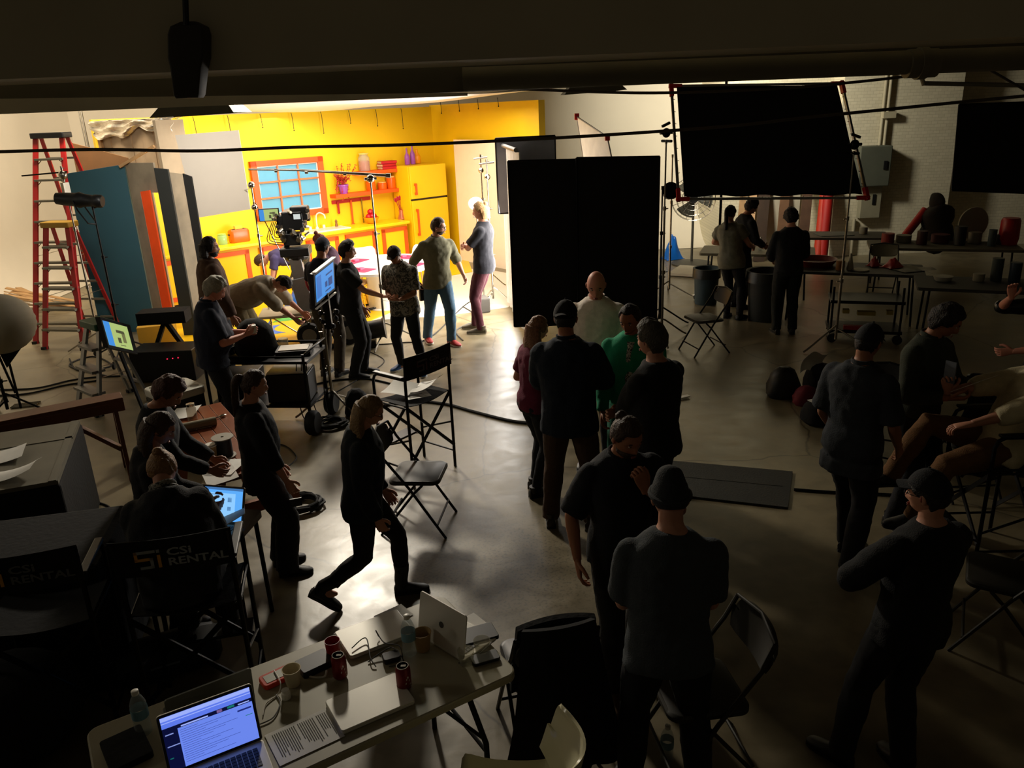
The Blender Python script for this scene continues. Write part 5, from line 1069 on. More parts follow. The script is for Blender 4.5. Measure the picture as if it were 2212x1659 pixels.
laptop(Vector(((a.x + b.x) / 2, (a.y + b.y) / 2 - .10, .752)), math.atan2(b.y - a.y, b.x - a.x) , 'lit silver laptop on the picnic table in front of the seated woman', 112, .33, .23, shapes=s2, base=emat('ui_base', '#5fb0ff', .95), body=mat('champagne_alu', '#8e8474', .4, .6))
# handheld papers
def held(label, off, size, lb, rot=0, m=PAPER, nm='paper_sheet', cat='paper', tiltx=0):
    r, rw, lw = root_pts[label]; Mx = Matrix.Translation(r.location) @ Matrix.Rotation(r.rotation_euler.z, 4, 'Z')
    c = Mx @ ((rw if off[0] == 'R' else lw if off[0] == 'L' else (rw + lw) / 2) + Vector(off[1:])); q = MB(Matrix.Rotation(math.radians(tiltx), 4, 'X')); q.box((0, 0, 0), size); simple(nm, q, m, lb, cat, c, r.rotation_euler.z + rot)
def P_(s): return next(k for k in root_pts if s in k)
held(P_('grey-haired man in a navy'), ('M', 0, .0, .03), (.07, .07, .08), 'small white carton held by the grey-haired man', nm='carton', cat='carton', m=PAPER)
held(P_('floral shirt'), ('M', 0, .04, .02), (.24, .16, .003), 'folded paper held by the man in the floral shirt', tiltx=15)
held(P_('olive jacket reading'), ('M', 0, .0, .05), (.26, .2, .003), 'sheet of paper held by the man in the olive jacket', tiltx=35)
held(P_('dark dress'), ('M', 0, .05, .03), (.3, .24, .004), 'brightly lit open script held by the long-haired woman', tiltx=25)
held(P_('cream shirt and tan'), ('R', .0, .0, .05), (.075, .01, .15), 'phone held up by the reclining man', nm='phone', cat='phone', m=mat('phone_grey', '#6c7078', .4), rot=.6)
held(P_('bald man'), ('L', 0, 0, -.03), (.012, .075, .14), 'phone held low in the hand of the bald man', nm='phone', cat='phone', m=BLKP)
held(P_('jeans striding'), ('R', 0, 0, -.1), (.06, .05, .22), 'dark handheld radio dangling from the hand of the striding man', nm='radio', cat='radio', m=BLKP)
held(P_('ponytail in a long'), ('R', 0, 0, -.01), (.012, .12, .06), 'dark phone in the hand of the ponytailed woman', nm='phone', cat='phone', m=BLKP)
# trunk and table at far left
a, b, c = G(125, 918, .78), G(155, 1035, .78), G(-20, 940, .78); ax = (c - a); L = ax.length; ang = math.atan2(-ax.y, -ax.x)
tk = T('flight_case', 'big trunk draped in black with a pale lid at the left edge', 'trunk', ((a + c) / 2 + (b - a) / 2)[:] , ang); tk.location.z = 0
dp = (b - a).length
q = MB(); q.box((-.2, 0, .38), (L + .5, dp, .76)); q.build('drape', BLACK, tk, bevel=.02); q = MB(); q.box((-.2, 0, .775), (L + .48, dp - .02, .03)); q.box((-.2, dp * .18, .793), (L + .48, .04, .006)); q.box((.25, 0, .793), (.05, dp - .02, .006)); q.build('lid', mat('trunk_lid', '#6b6656', .7), tk)
sheet_of_paper(G(20, 985, .80), .4, 'white page on the trunk lid at the left edge', lines=False, curl=.5); sheet_of_paper(G(30, 1030, .80), .1, 'white page curling up at the front of the trunk lid', lines=False, w=.34, d=.2, curl=1.5)
q = MB(); q.box((0, 0, .42), (1.1, .8, .84)); simple('draped_case', q, BLACK, 'black draped case behind the lower left director chair', 'case', (-2.95, 4.12, 0), .2, bevel=.05)
q = MB(); q.ell((0, 0, .28), (.36, .36, .28)); simple('round_bag', q, BLACK, 'round black bag on the floor in the bottom left corner', 'bag', G(50, 1625), smooth=True)
q = MB(); q.tube([(-.07, 0, 0), (.07, 0, 0)], .005); simple('chrome_rod', q, CHROME, 'short bright metal rod on the round black bag', 'rod', G(50, 1625) + Vector((.05, .04, .555)), -.5)
q = MB(); q.loft([[Vector((x, .13 * math.cos(t) * k, .14 + .14 * math.sin(t) * k)) for t in (2 * PI * i / 16 for i in range(16))] for x, k in ((-.3, .5), (-.27, .85), (-.15, 1), (.15, 1), (.27, .85), (.3, .5))]); bg = simple('duffel_bag', q, mat('navy_nylon', '#0c1322', .7), 'dark navy duffel bag lying under the seated woman', 'bag', G(372, 1455), .45, smooth=True)
q = MB(); q.box((-.02, -.135, .16), (.16, .004, .012)); q.build('bag_logo', mat('dim_white', '#5a6270', .6), bg)
# cooler
a = G(376, 835, .62); co = T('cooler_box', 'black cooler with a pale grey lid and cup holders', 'cooler', (a.x, a.y, 0), -.75)
q = MB(); q.prism(rrect(.44, .42, .05), .0, .54); q.build('cooler_body', BLKP, co); q = MB(); q.prism(rrect(.47, .45, .07), .54, .62); q.build('lid', mat('cooler_lid', '#d2d0c4', .5), co, bevel=.015)
q = MB()
for x, y in ((-.15, .14), (.15, .14), (.15, -.14), (-.15, -.14)): q.lathe([(.045, .6205), (.045, .6215), (.03, .6215)], (x, y, 0), n=18)
q.build('cup_holder', mat('cooler_ring', '#77766a', .5), co); q = MB(); q.tube([(-.1, -.21, .44), (-.1, -.26, .36), (.1, -.26, .36), (.1, -.21, .44)], .01); q.build('handle', CHROME, co, smooth=True)
cup(a + Vector((.0, -.02, .622 - .62)), 'white paper cup standing on the cooler lid', WHITE, .04, .1)
# ---------------------------------------------------------------- ladders and flats at the left
def ladder(loc, face, h, w, lb, rail, cap_, step, n, spread=1.0):
    t = T('step_ladder', lb, 'ladder', (loc[0], loc[1], 0), -math.radians(face), 'step ladders')
    tw = w * .55; dp_ = spread * h * .28
    for s in (-1, 1):
        q = MB(); q.bar((s * w / 2, -dp_, 0), (s * tw / 2, -.06, h - .05), .075, .03, up=(0, 1, 0)); r = q.build('front_rail', rail, t); q = MB(); q.box((s * w / 2, -dp_, .02), (.06, .09, .04)); q.build('foot', RUB, r)
        q = MB(); q.bar((s * (w / 2 - .02), dp_, 0), (s * tw / 2, .06, h - .05), .055, .025, up=(0, 1, 0)); r = q.build('rear_rail', rail, t); q = MB(); q.box((s * (w / 2 - .02), dp_, .02), (.05, .07, .04)); q.build('foot', RUB, r)
        q = MB(); q.bar((s * (w / 2 - .05), -dp_ * .55, h * .42), (s * (w / 2 - .05), dp_ * .55, h * .42), .02, .004); q.build('spreader', STEEL, t)
    for k in range(n):
        f = (k + 1) / (n + 1); z = h * f * .98; y = -dp_ + (dp_ - .06) * f; ww = w + (tw - w) * f
        q = MB(); q.box((0, y, z), (ww, .09 if n > 6 else .15, .03)); q.bar((-ww / 2, y, z - .09), (-ww / 2 + .09, y, z - .01), .02, .004); q.bar((ww / 2, y, z - .09), (ww / 2 - .09, y, z - .01), .02, .004); q.build('step', step, t)
    for k in range(n):
        f = (k + 1) / (n + 1); z = h * f * .98; y = dp_ - (dp_ - .06) * f; ww = w - .04 + (tw - w) * f; q = MB(); q.box((0, y, z), (ww, .03, .03)); q.build('rear_rung', step, t)
    q = MB(); q.prism(rrect(tw + .12, .24, .03), h - .06, h + .02); q.build('top_cap', cap_, t, bevel=.01)
    return t
FR = mat('fibreglass_red', '#b01a1c', .45); STEPM = mat('step_alu', '#7d7a6c', .5, .5)
lt = YD(92, 290, 12.6); ladder((lt.x + .12, lt.y), 8, lt.z, .78, 'tall red fibreglass step ladder with a black top', FR, BLKP, STEPM, 9)
lt = YD(87, 482, 11.9); ladder((lt.x + .3, lt.y - .05), 12, lt.z, .66, 'shorter red step ladder with a yellow top in front of the tall one', FR, mat('yellow_cap', '#a8801c', .5), STEPM, 5, .9)
lt = YD(212, 700, 8.8); ladder((lt.x - .06, lt.y + .1), 40, lt.z, .55, 'aluminium step ladder with a green top carrying the small monitor', ALU, mat('green_cap', '#0c4a2a', .5), ALU, 3, 1.1)
TEAL = mat('teal_flat_paint', '#25525e', .7, var=.08, sc=2); FLATW = mat('raw_flat_wood', '#7d7360', .8, var=.3, sc=4); DKB = mat('dark_board', '#20231f', .8)
board('cardboard_sheet', (152, 308), (276, 341), 12.9, 12.9, .02, mat('brown_cardboard', '#7a5530', .8), 'brown cardboard sheet sticking up behind the teal flat', 'board')
board('scenery_flat', (144, 375), (268, 355), 12.2, 12.35, .05, TEAL, 'teal painted scenery flat at the left', 'flat')
board('scenery_flat', (268, 357), (285, 352), 12.36, 12.9, .04, mat('dark_teal_edge', '#10323f', .7), 'narrow dark teal return of the teal flat', 'flat')
# boarded flat with a foil top
fa, fb_ = YD(205, 258, 13.6), YD(372, 262, 12.7); d = (fb_ - fa); d.z = 0; fl_ = T('scenery_flat', 'rough boarded back of a scenery flat with silver foil over its top', 'flat', (fa.x, fa.y, 0), math.atan2(d.y, d.x)); L = d.length
q = MB()
for k in range(7): z0_ = .0 if k < 4 else 2.25; q.box((L * (k + .5) / 7, .03 + .008 * (k % 2), (z0_ + 3.1) / 2), (L / 7 - .012, .025, 3.1 - z0_))
q.build('boarding', mat('weathered_boards', '#9a8468', .8, var=.35, sc=3), fl_)
q = MB()
q.box((.03, 0, 1.57), (.07, .05, 3.14))
q.box((L / 2, 0, 3.12), (L, .05, .07)); q.build('frame_timber', PINE, fl_)
q = MB(); q.box((L + .03, -.1, 1.58), (.06, .5, 3.16)); q.build('side_return', mat('beige_board', '#a3937a', .8), fl_)
q = MB(); rr = random.Random(9); q.sheet(lambda u, v: (-.04 + u * (L + .1), -.07 - .03 * math.sin(u * 23 + v * 5) - .02 * math.sin(v * 14 + u * 7), 3.18 - v * (.20 + .07 * math.sin(u * 7) + .04 * math.sin(u * 19))), 60, 14, .006)
q.sheet(lambda u, v: (-.04 + u * (L + .1), -.07 + v * .2, 3.18 + .012 * math.sin(u * 30 + v * 9)), 40, 3, .006); q.build('foil', mat('silver_foil', '#e0d8c8', .25, .85, bump=.5, bs=7), fl_, smooth=True)
a, b = YD(272, 352, 12.35), YD(334, 362, 12.1); d = (b - a); L = Vector((d.x, d.y, 0)).length; pf = T('scenery_flat', 'grey plywood flat with a doorway cut in it beside the teal flat', 'flat', (a.x, a.y, 0), math.atan2(d.y, d.x)); q = MB(); q.box((.1, 0, a.z / 2), (.2, .03, a.z)); q.build('side_panel', FLATW, pf); q = MB(); q.box((.2 + (L - .2) / 2, 0, (a.z + 2.15) / 2), (L - .2, .03, a.z - 2.15)); q.build('header_panel', FLATW, pf)
board('painted_strip', (303, 414), (322, 411), 12.05, 12.0, .03, mat('orange_strip', '#e84a08', .5), 'narrow bright orange painted strip seen in the gap between flats', 'strip')

board('tall_slab', (332, 363), (362, 366), 11.9, 11.9, .05, DKB, 'tall dark slab leaning upright beside the orange strip', 'board')
board('tall_slab', (364, 372), (398, 376), 11.95, 12.2, .05, FLATW, 'tall greyish board between the two dark slabs', 'board')
board('tall_slab', (394, 375), (413, 382), 11.85, 11.85, .04, mat('black_slab', '#141310', .8), 'tall black slab at the right of the stacked flats', 'board')
q = MB(); q.box((0, 0, 0), (.62, .06, .04)); rdg = YD(296, 338, 12.3); simple('roof_batten', q, PINE, 'pale batten forming a slanted top edge over the plywood flat', 'batten', rdg, 0).rotation_euler = (0, -.45, 0)
# white bounce board on its stand
BB = [YD(378, 292, 11.9), YD(515, 281, 11.9), YD(541, 452, 11.9), YD(424, 471, 11.9)]
q = MB(); o = sum(BB, Vector()) / 4; q.slab([p - o for p in BB], .015); simple('bounce_board', q, mat('white_bounce', '#cfc5b6', .85, var=.02), 'large white bounce board hung in front of the yellow wall', 'board', o)
st1 = YD(553, 470, 11.6); s1 = stand('light_stand', (st1.x, st1.y), YD(541, 400, 11.6).z, 'slim chrome stand holding the white bounce board', m=CHROME)
q = MB(); q.ell((0, 0, YD(541, 400, 11.6).z), .05); q.ell((0, 0, YD(545, 448, 11.6).z), .045); q.tube([(0, 0, 2.2), (-.2, .3, 2.15)], .008); q.tube([(.02, 0, 2.0), (.35, .1, 1.0)], .007); q.build('grip_head', CHROME, s1, smooth=True)
# microphone boom
bs = G(834, 742); bt = YD(798, 385, bs.y + .1); s2_ = stand('boom_stand', (bs.x, bs.y), bt.z, 'chrome stand carrying the long boom pole over the set', m=STEEL, legr=.5, rot=20)
L1, L2 = YD(537, 366, bs.y + .1), YD(834, 379, bs.y + .1); m1 = YD(640, 367, bs.y + .1)
q = MB(); c = (L1 + L2) / 2; q.tube([p - c for p in (L1, m1, L2)], [.012, .016, .02], 10); q.tube([L2 - c, L2 - c + (L2 - L1).normalized() * .06], [.03, .03], 12)
for f in (.2, .42, .7): p = L1.lerp(L2, f) - c; q.tube([p - Vector((.02, 0, 0)), p + Vector((.02, 0, 0))], .024, 10)
simple('boom_pole', q, STEEL, 'long telescopic boom pole pointing left across the yellow wall', 'pole', c, smooth=True)
q = MB(); q.ell((0, 0, bt.z), .055); q.cyl((-.08, 0, bt.z), (.08, 0, bt.z), .02); q.build('grip_head', CHROME, s2_, smooth=True)
ol = T('floor_lamp_head', 'black barrel lamp resting by the foot of the boom stand', 'lamp', G(805, 748) + Vector((0, 0, 0)), .1)
q = MB(); q.M = Matrix.Translation((0, 0, .24)); q.lathe([(.10, -.2), (.13, -.18), (.13, .16), (.16, .2), (.15, .2)], R=roty(84), n=24); q.build('lamp_housing', BLKP, ol, smooth=True); q = MB(); q.box((0, 0, .05), (.12, .2, .1)); q.build('yoke', BLKM, ol)
# camera, dolly
dz = G(712, 748)
dl = T('camera_dolly', 'camera dolly with a pale deck, rubber wheels and a red steering wheel', 'dolly', (-2.62, 11.3, 0), .15)
q = MB(); q.box((-.35, .25, .42), (1.3, .6, .04)); q.box((-.3, .1, .44), (.7, .3, .03)); q.build('deck', mat('tan_deck', '#a79b80', .6), dl, bevel=.01)
q = MB(); q.box((.1, .0, .3), (.7, .45, .2)); q.box((.15, -.2, .35), (.5, .2, .14)); q.build('chassis', mat('grey_chassis', '#5a564c', .5), dl, bevel=.02)
for x in (-.28, .28):
    for y in (-.28, .42):
        q = MB(); q.lathe([(.10, -.045), (.165, -.05), (.18, -.02), (.18, .02), (.165, .05), (.10, .045)], (x, y, .18), R=rotx(90), n=26); w_ = q.build('wheel', RUB, dl, smooth=True); q = MB(); q.lathe([(.03, -.055), (.1, -.05), (.1, .05), (.03, .055)], (x, y, .18), R=rotx(90), n=20); q.build('hub', GREYM, w_, smooth=True)
cz = YD(640, 545, 11.4); cl_ = YD(652, 650, 11.4) - Vector(dl.location)
q = MB(); q.bar((-.3, .1, .45), (cz.x - dl.location.x, .1, 1.24), .17, .17); q.bar((-.3, .1, .45), (cz.x - dl.location.x + .01, .1, .95), .22, .22); q.build('column', ALU, dl, bevel=.01)
q = MB(); q.tube([(.0 + .17 * math.cos(a), -.02 + .1 * math.cos(a), .95 + .2 * math.sin(a)) for a in (2 * PI * k / 24 for k in range(24))], .02, 8, closed=True)
q.v = [v + Vector((-.06, -.2, 0)) for v in q.v]; q.build('steering_wheel', mat('crimson_wheel', '#8a0f2c', .4), dl, smooth=True)
cm = T('film_camera', 'black film camera rig with a lit side monitor on the dolly column', 'camera', (cz.x, 11.4, 1.26), .1); cm.scale = (1.18, 1.18, 1.18)
q = MB(); q.box((0, .0, .05), (.34, .3, .1)); q.ell((0, 0, .0), (.16, .14, .1)); q.box((-.02, 0, .2), (.2, .2, .14)); q.bar((-.12, 0, .05), (-.04, 0, .3), .06); q.build('fluid_head', BLKP, cm, bevel=.01)
q = MB(); q.box((.02, .05, .42), (.24, .36, .22)); q.box((-.12, .02, .36), (.1, .22, .26)); q.box((.1, 0, .5), (.2, .2, .16)); q.box((.0, .3, .42), (.2, .16, .2)); q.build('camera_body', BLKP, cm, bevel=.012)
q = MB(); q.cyl((.02, .38, .42), (.02, .56, .42), .06, n=20); q.box((.02, .6, .42), (.22, .1, .18)); q.build('matte_box', BLKP, cm, bevel=.005)
q = MB(); rr = random.Random(4)
for k in range(26): p = Vector((rr.uniform(-.2, .2), rr.uniform(-.16, .0), rr.uniform(.2, .55))); q.cyl(p, p + Vector((rr.uniform(-.05, .05), -.04, rr.uniform(-.03, .03))), rr.uniform(.012, .03), n=8)
q.box((-.02, -.08, .36), (.34, .03, .03)); q.build('fittings', STEEL, cm, smooth=True)
q = MB()
for k in range(6): q.tube(spl([(-.22 + .02 * k, -.08, .42), (-.3 + .03 * k, -.12, .2 + .02 * k), (-.12, -.1, .14 + .03 * k)], 5), .005, 5)
q.build('wiring', RUB, cm)
q = MB(); q.box((-.25, -.05, .5), (.24, .03, .15)); q.tube([(-.2, -.04, .44), (-.1, 0, .36)], .01); mo = q.build('side_monitor', BLKP, cm, bevel=.004)
grn = emat('screen_green', '#b4c878', .9); mpi = [(0, 0, .25, 1, emat('screen_skyblue', '#3f8fe0', .95)), (.5, .2, .62, .5, emat('screen_brown', '#6a6848', .5)), (.7, .3, .85, .75, emat('screen_tan', '#8a8a58', .6)), (.55, .6, .8, .72, emat('screen_brown', '#6a6848', .5))]
screen(mo, (-.36, -.066, .435), (1, 0, 0), (0, 0, 1), .22, .13, grn, mpi)
q = MB(); q.box((.08, -.12, .47), (.1, .02, .08)); mo = q.build('viewfinder_screen', BLKP, cm); screen(mo, (.04, -.131, .44), (1, 0, 0), (0, 0, 1), .08, .06, emat('screen_white', '#d8e0dc', .9), [])
# blue monitor on stand
ms_ = G(722, 892); mz = YD(700, 612, ms_.y); s3 = stand('monitor_stand', (ms_.x, ms_.y), mz.z - .1, 'chrome stand carrying the tilted blue monitor', m=STEEL, legr=.42, rot=200)
mn = T('monitor', 'flat monitor with a blue picture facing left on a stand', 'monitor', (mz.x, ms_.y - .03, mz.z), 0)
c1, c2, c3, c4 = [YD(x, y, yy) for x, y, yy in ((684, 654, ms_.y - .22), (722, 622, ms_.y + .12), (720, 573, ms_.y + .12), (681, 596, ms_.y - .22))]
xd = (c2 - c1); w_ = xd.length; yd_ = (c4 - c1); h_ = yd_.length; o = c1 - mn.location; xn, yn = xd.normalized(), yd_.normalized(); nn = xn.cross(yn).normalized()
q = MB(); e = .025; P = [o - xn * e - yn * e, o + xn * (w_ + e) - yn * e, o + xn * (w_ + e) + yn * (h_ + e), o - xn * e + yn * (h_ + e)]; q.loft([[p - nn * .002 for p in P], [p - nn * .05 for p in P]]); cs = q.build('case', BLKP, mn)
ib = emat('screen_denim', '#1c4c9c', .6); screen(cs, o, xn, yn, w_, h_, emat('screen_azure', '#3f93e6', .9), [(.05, .1, .3, .9, emat('screen_azure2', '#2f78d0', .8)), (.5, .3, .62, .5, ib), (.68, .25, .9, .55, ib), (.55, .7, .9, .76, ib), (.5, .12, .8, .17, ib)])
for y_, t_ in ((h_ + .04, .05), (-.06, .02)): q = MB(); q.bar(o - xn * e + yn * y_, o + xn * (w_ + e) + yn * y_, t_, .012); q.build('sunshade_bar', mat('pale_edge', '#c9c2b4', .5), mn)
q = MB(); q.bar((0, .03, -.1), (0, .06, -.5), .06); rr = random.Random(2)
for k in range(16): p = Vector((rr.uniform(-.22, .12), rr.uniform(0, .06), rr.uniform(-.62, -.2))); q.ell(p, rr.uniform(.012, .03), nu=8, nv=6)
q.build('receiver_boxes', BLKM, mn)
def prism_bag(loc, w, d, h, m, lb, rz=0, nm='sandbag', cat='bag', puff=.3, grp=None):
    q = MB(); n = 18; rg = []
    for z, k in ((0, .9), (.12, 1.05), (.4, 1.0), (.7, .85), (.9, .6), (1, .3)): rg.append([Vector((w / 2 * k * math.copysign(abs(math.cos(t)) ** .7, math.cos(t)) + .01 * math.sin(5 * t + z * 9), d / 2 * k * math.copysign(abs(math.sin(t)) ** .7, math.sin(t)), z * h)) for t in (2 * PI * i / n for i in range(n))])
    q.loft(rg); return simple(nm, q, m, lb, cat, loc, rz, smooth=True, grp=grp)
prism_bag(G(742, 905) + Vector((.14, .12, 0)), .26, .22, .3, BLACK, 'black sandbag on the leg of the blue monitor stand')
# monitor at left, on the ladder
c1, c2, c3, c4 = [YD(x, y, yy) for x, y, yy in ((236, 745, 8.45), (288, 757, 8.75), (278, 704, 8.75), (221, 692, 8.45))]
mn = T('monitor', 'small monitor with a pale green picture beside the green-topped ladder', 'monitor', c1, 0); o = Vector(); xd, yd_ = c2 - c1, c4 - c1; xn, yn = xd.normalized(), yd_.normalized(); w_, h_ = xd.length, yd_.length; nn = xn.cross(yn).normalized(); e = .035
q = MB(); P = [o - xn * .02 - yn * e, o + xn * (w_ + .06) - yn * e, o + xn * (w_ + .06) + yn * (h_ + e), o - xn * .02 + yn * (h_ + e)]; q.loft([[p - nn * .002 for p in P], [p - nn * .07 for p in P]]); cs = q.build('case', BLKP, mn)
screen(cs, o, xn, yn, w_, h_, grn, [(0, 0, .25, 1, emat('screen_skyblue', '#3f8fe0', .95)), (.45, .2, .58, .42, emat('screen_brown', '#6a6848', .5)), (.66, .25, .8, .7, emat('screen_tan', '#8a8a58', .6)), (.45, .62, .78, .74, emat('screen_brown', '#6a6848', .5)), (.5, .1, .72, .13, emat('screen_brown', '#6a6848', .5))])
q = MB(); q.bar(xn * (w_ * .5) - yn * .05 - nn * .04, Vector((w_ * .5, .1, -c1.z + .02)), .03); q.build('post', BLKM, mn)
# video cart
ct = T('equipment_cart', 'black wheeled video cart piled with gear behind the ponytailed woman', 'cart', (-2.60, 8.05, 0), -.12)
q = MB(); q.box((0, 0, .78), (1.15, .6, .03)); q.box((0, 0, .30), (1.1, .56, .03)); q.build('shelf', BLKM, ct)
for sx in (-1, 1):
    for sy in (-1, 1):
        q = MB(); q.tube([(sx * .53, sy * .27, .12), (sx * .53, sy * .27, .86)], .017); q.build('post', BLKM, ct, smooth=True); q = MB(); q.lathe([(.03, -.05), (.11, -.055), (.13, -.03), (.13, .03), (.11, .055), (.03, .05)], (sx * .56, sy * .3, .13), R=roty(90) , n=22); q.build('wheel', RUB, ct, smooth=True)
q = MB(); q.tube([(-.53, -.29, .84), (.53, -.29, .84)], .012); q.tube([(-.53, .29, .84), (.53, .29, .84)], .012); q.tube([(.55, -.27, .86), (.6, -.2, .9), (.6, .2, .9), (.55, .27, .86)], .012); q.build('handle_rail', BLKM, ct, smooth=True)
Mc = Matrix.Translation(ct.location) @ Matrix.Rotation(-.12, 4, 'Z')
prism_bag(Mc @ Vector((-.08, .02, .80)), .42, .34, .36, BLACK, 'black cloth camera bag heaped on top of the video cart', .2, 'camera_bag')
q = MB(); rr = random.Random(11)
for k in range(22): q.box((rr.uniform(-.16, .16), rr.uniform(-.1, .1), rr.uniform(.03, .2)), (rr.uniform(.03, .1), rr.uniform(.03, .1), rr.uniform(.02, .08)), rz=rr.uniform(0, 3), m=k % 3 == 0 and 1 or 0)
simple('recorder_stack', q, [BLKP, STEEL], 'stack of black recorder boxes and silver fittings at the left of the cart', 'recorder', Mc @ Vector((-.42, -.05, .80)), 0)
q = MB(); q.prism(rrect(.36, .26, .02), 0, .05); q.box((0, 0, .055), (.3, .2, .01), m=1); simple('mixer_tray', q, [BLKP, mat('pale_tray', '#c6bcae', .5)], 'flat tray with pale wrapping at the right of the cart top', 'tray', Mc @ Vector((.34, 0, .80)), .1)
q = MB(); q.box((0, 0, .15), (.44, .34, .3)); simple('battery_case', q, BLKP, 'black case on the lower shelf of the cart', 'case', Mc @ Vector((.28, -.04, .32)), .0, bevel=.01)
q = MB(); q.box((0, 0, .005), (.42, .3, .01)); simple('white_slate', q, mat('white_slate', '#c9c2b4', .3), 'glossy white sheet on the case on the lower shelf', 'board', Mc @ Vector((.28, -.04, .625)), .0)
q = MB(); q.box((0, 0, .14), (.4, .4, .28)); simple('battery_case', q, BLKM, 'black case at the left of the lower cart shelf', 'case', Mc @ Vector((-.3, 0, .32)), .0, bevel=.01)
q = MB(); q.lathe([(.05, 0), (.055, .1), (.05, .11)], n=16); simple('clear_tub', q, glass('tub_glass', '#d8d8d0', .6), 'clear plastic tub on the cart', 'tub', Mc @ Vector((.16, .16, .80)), smooth=True)
for k, (x0_, x1_) in enumerate(((640, 655), (650, 672), (700, 712), (660, 690))):
    cable('hanging_cable', [YD(x0_, 775, 7.9), YD((x0_ + x1_) / 2 - 6, 840, 7.9), G(x1_, 900, .02), G(x1_ + 20 + 6 * k, 915, .012)], .006, 'thin black cable hanging down from the cart, %s' % ('leftmost', 'second', 'rightmost', 'third')[k], RUB, group='cables hanging from the cart')
# cable coils and floor cables
def coil(c, r, n, lb, m=RUB, th=.011):
    rr = random.Random(n); P = []
    for k in range(n * 16):
        a = k * 2 * PI / 16; w_ = r * (1 - .18 * math.sin(k * .13) ** 2 - .1 * rr.random()); P.append(Vector((w_ * math.cos(a) + .02 * math.sin(k * .3), w_ * .95 * math.sin(a), .012 + .05 * (k / (n * 16)) + .012 * math.sin(k * .7))))
    q = MB(); q.tube(P, th, 6); simple('cable_coil', q, m, lb, 'cable', c, smooth=True)
coil(G(655, 1095), .17, 8, 'black coil of cable on the floor beside the ponytailed woman'); coil(G(718, 920) , .16, 8, 'black coil of cable on the floor at the foot of the monitor stand'); coil(G(800, 668), .2, 4, 'black coil of cable by the set table')
def fcable(pts, lb, r=.011, m=RUB): return cable('floor_cable', [G(x, y, r) for x, y in pts], r, lb, m, group='cables on the floor')
fcable([(815, 880), (880, 866), (960, 872), (1020, 888), (1100, 908), (1160, 915)], 'thick black cable snaking under the empty director chair to the group', .016)
fcable([(560, 845), (640, 838), (720, 822), (790, 818), (850, 830)], 'black cable running under the cart towards the printed shirt man')
fcable([(640, 880), (700, 860), (790, 810), (830, 780), (800, 760)], 'thin black cable between the cart and the boom stand', .006)
fcable([(0, 842), (80, 838), (150, 822), (200, 815), (260, 812)], 'upper black cable across the pale floor at left'); fcable([(-20, 855), (60, 850), (140, 832), (210, 822)], 'lower black cable across the pale floor at left')
fcable([(150, 775), (170, 800), (240, 790), (200, 770), (150, 790), (230, 812)], 'tangled black cable behind the green-topped ladder')
fcable([(1000, 662), (1040, 690), (1010, 700), (985, 715), (1000, 735)], 'grey cable curving beside the blonde man', .01, GC); fcable([(800, 745), (870, 740), (930, 728), (1010, 655), (1060, 640)], 'cable running from the lamp to the bright panel', .008)
fcable([(540, 1010), (600, 960), (640, 985), (620, 1010)], 'thin cable near the ponytailed woman', .005); fcable([(1715, 1057), (1800, 1063), (1880, 1066), (1990, 1072)], 'black cable running right from the grey mat', .012); fcable([(170, 1110), (200, 1085), (240, 1100), (210, 1140), (170, 1130)], 'loose cable under the trunk at left', .008)
# ---------------------------------------------------------------- flags, frames and stands
def flag(corners, lb, m=BLACK, th=.03, nm='black_flag', cat='flag', grp=None, frame=BLKM):
    o = sum(corners, Vector()) / 4; t = T(nm, lb, cat, o, 0, grp); P = [p - o for p in corners]
    q = MB(); A_, B_, C_, D_ = P
    q.sheet(lambda u, v: A_.lerp(B_, u).lerp(D_.lerp(C_, u), v) + Vector((0, .006 * math.sin(u * 9 + v * 5), 0)), 10, 10, .006); q.build('cloth', m, t, smooth=True)
    q = MB(); 
    for a, b in ((A_, B_), (B_, C_), (C_, D_), (D_, A_)): q.cyl(a, b, .012, n=8)
    q.build('frame', frame, t, smooth=True); return t
def vert(x, yt, Y, zb): p = YD(x, yt, Y); return p, Vector((p.x, p.y, zb))
a, a2 = vert(1097, 348, 10.9, .2); b, b2 = vert(1262, 344, 10.9, .2); flag([a, b, b2, a2], 'tall black flag, the left one of the overlapping pair in the middle')
a, a2 = vert(1245, 341, 10.75, .12); b, b2 = vert(1425, 338, 10.75, .12); flag([a, b, b2, a2], 'tall black flag, the right one of the overlapping pair in the middle')
a, a2 = vert(1070, 299, 12.4, 1.6); b, b2 = vert(1199, 293, 12.4, 1.6); flag([a, b, b2, a2], 'dark grey flag sticking up behind the pair of black flags', mat('grey_net', '#85858c', .8))
st_ = stand('light_stand', G(1429, 735)[:2], YD(1437, 305, G(1429, 735).y).z, 'tall chrome stand at the right edge of the black flags', m=STEEL, rot=30); st_b = stand('light_stand', G(1445, 640)[:2], 2.3, 'second chrome stand behind the right edge of the black flags', m=STEEL, rot=80, wheels=True, legr=.5)
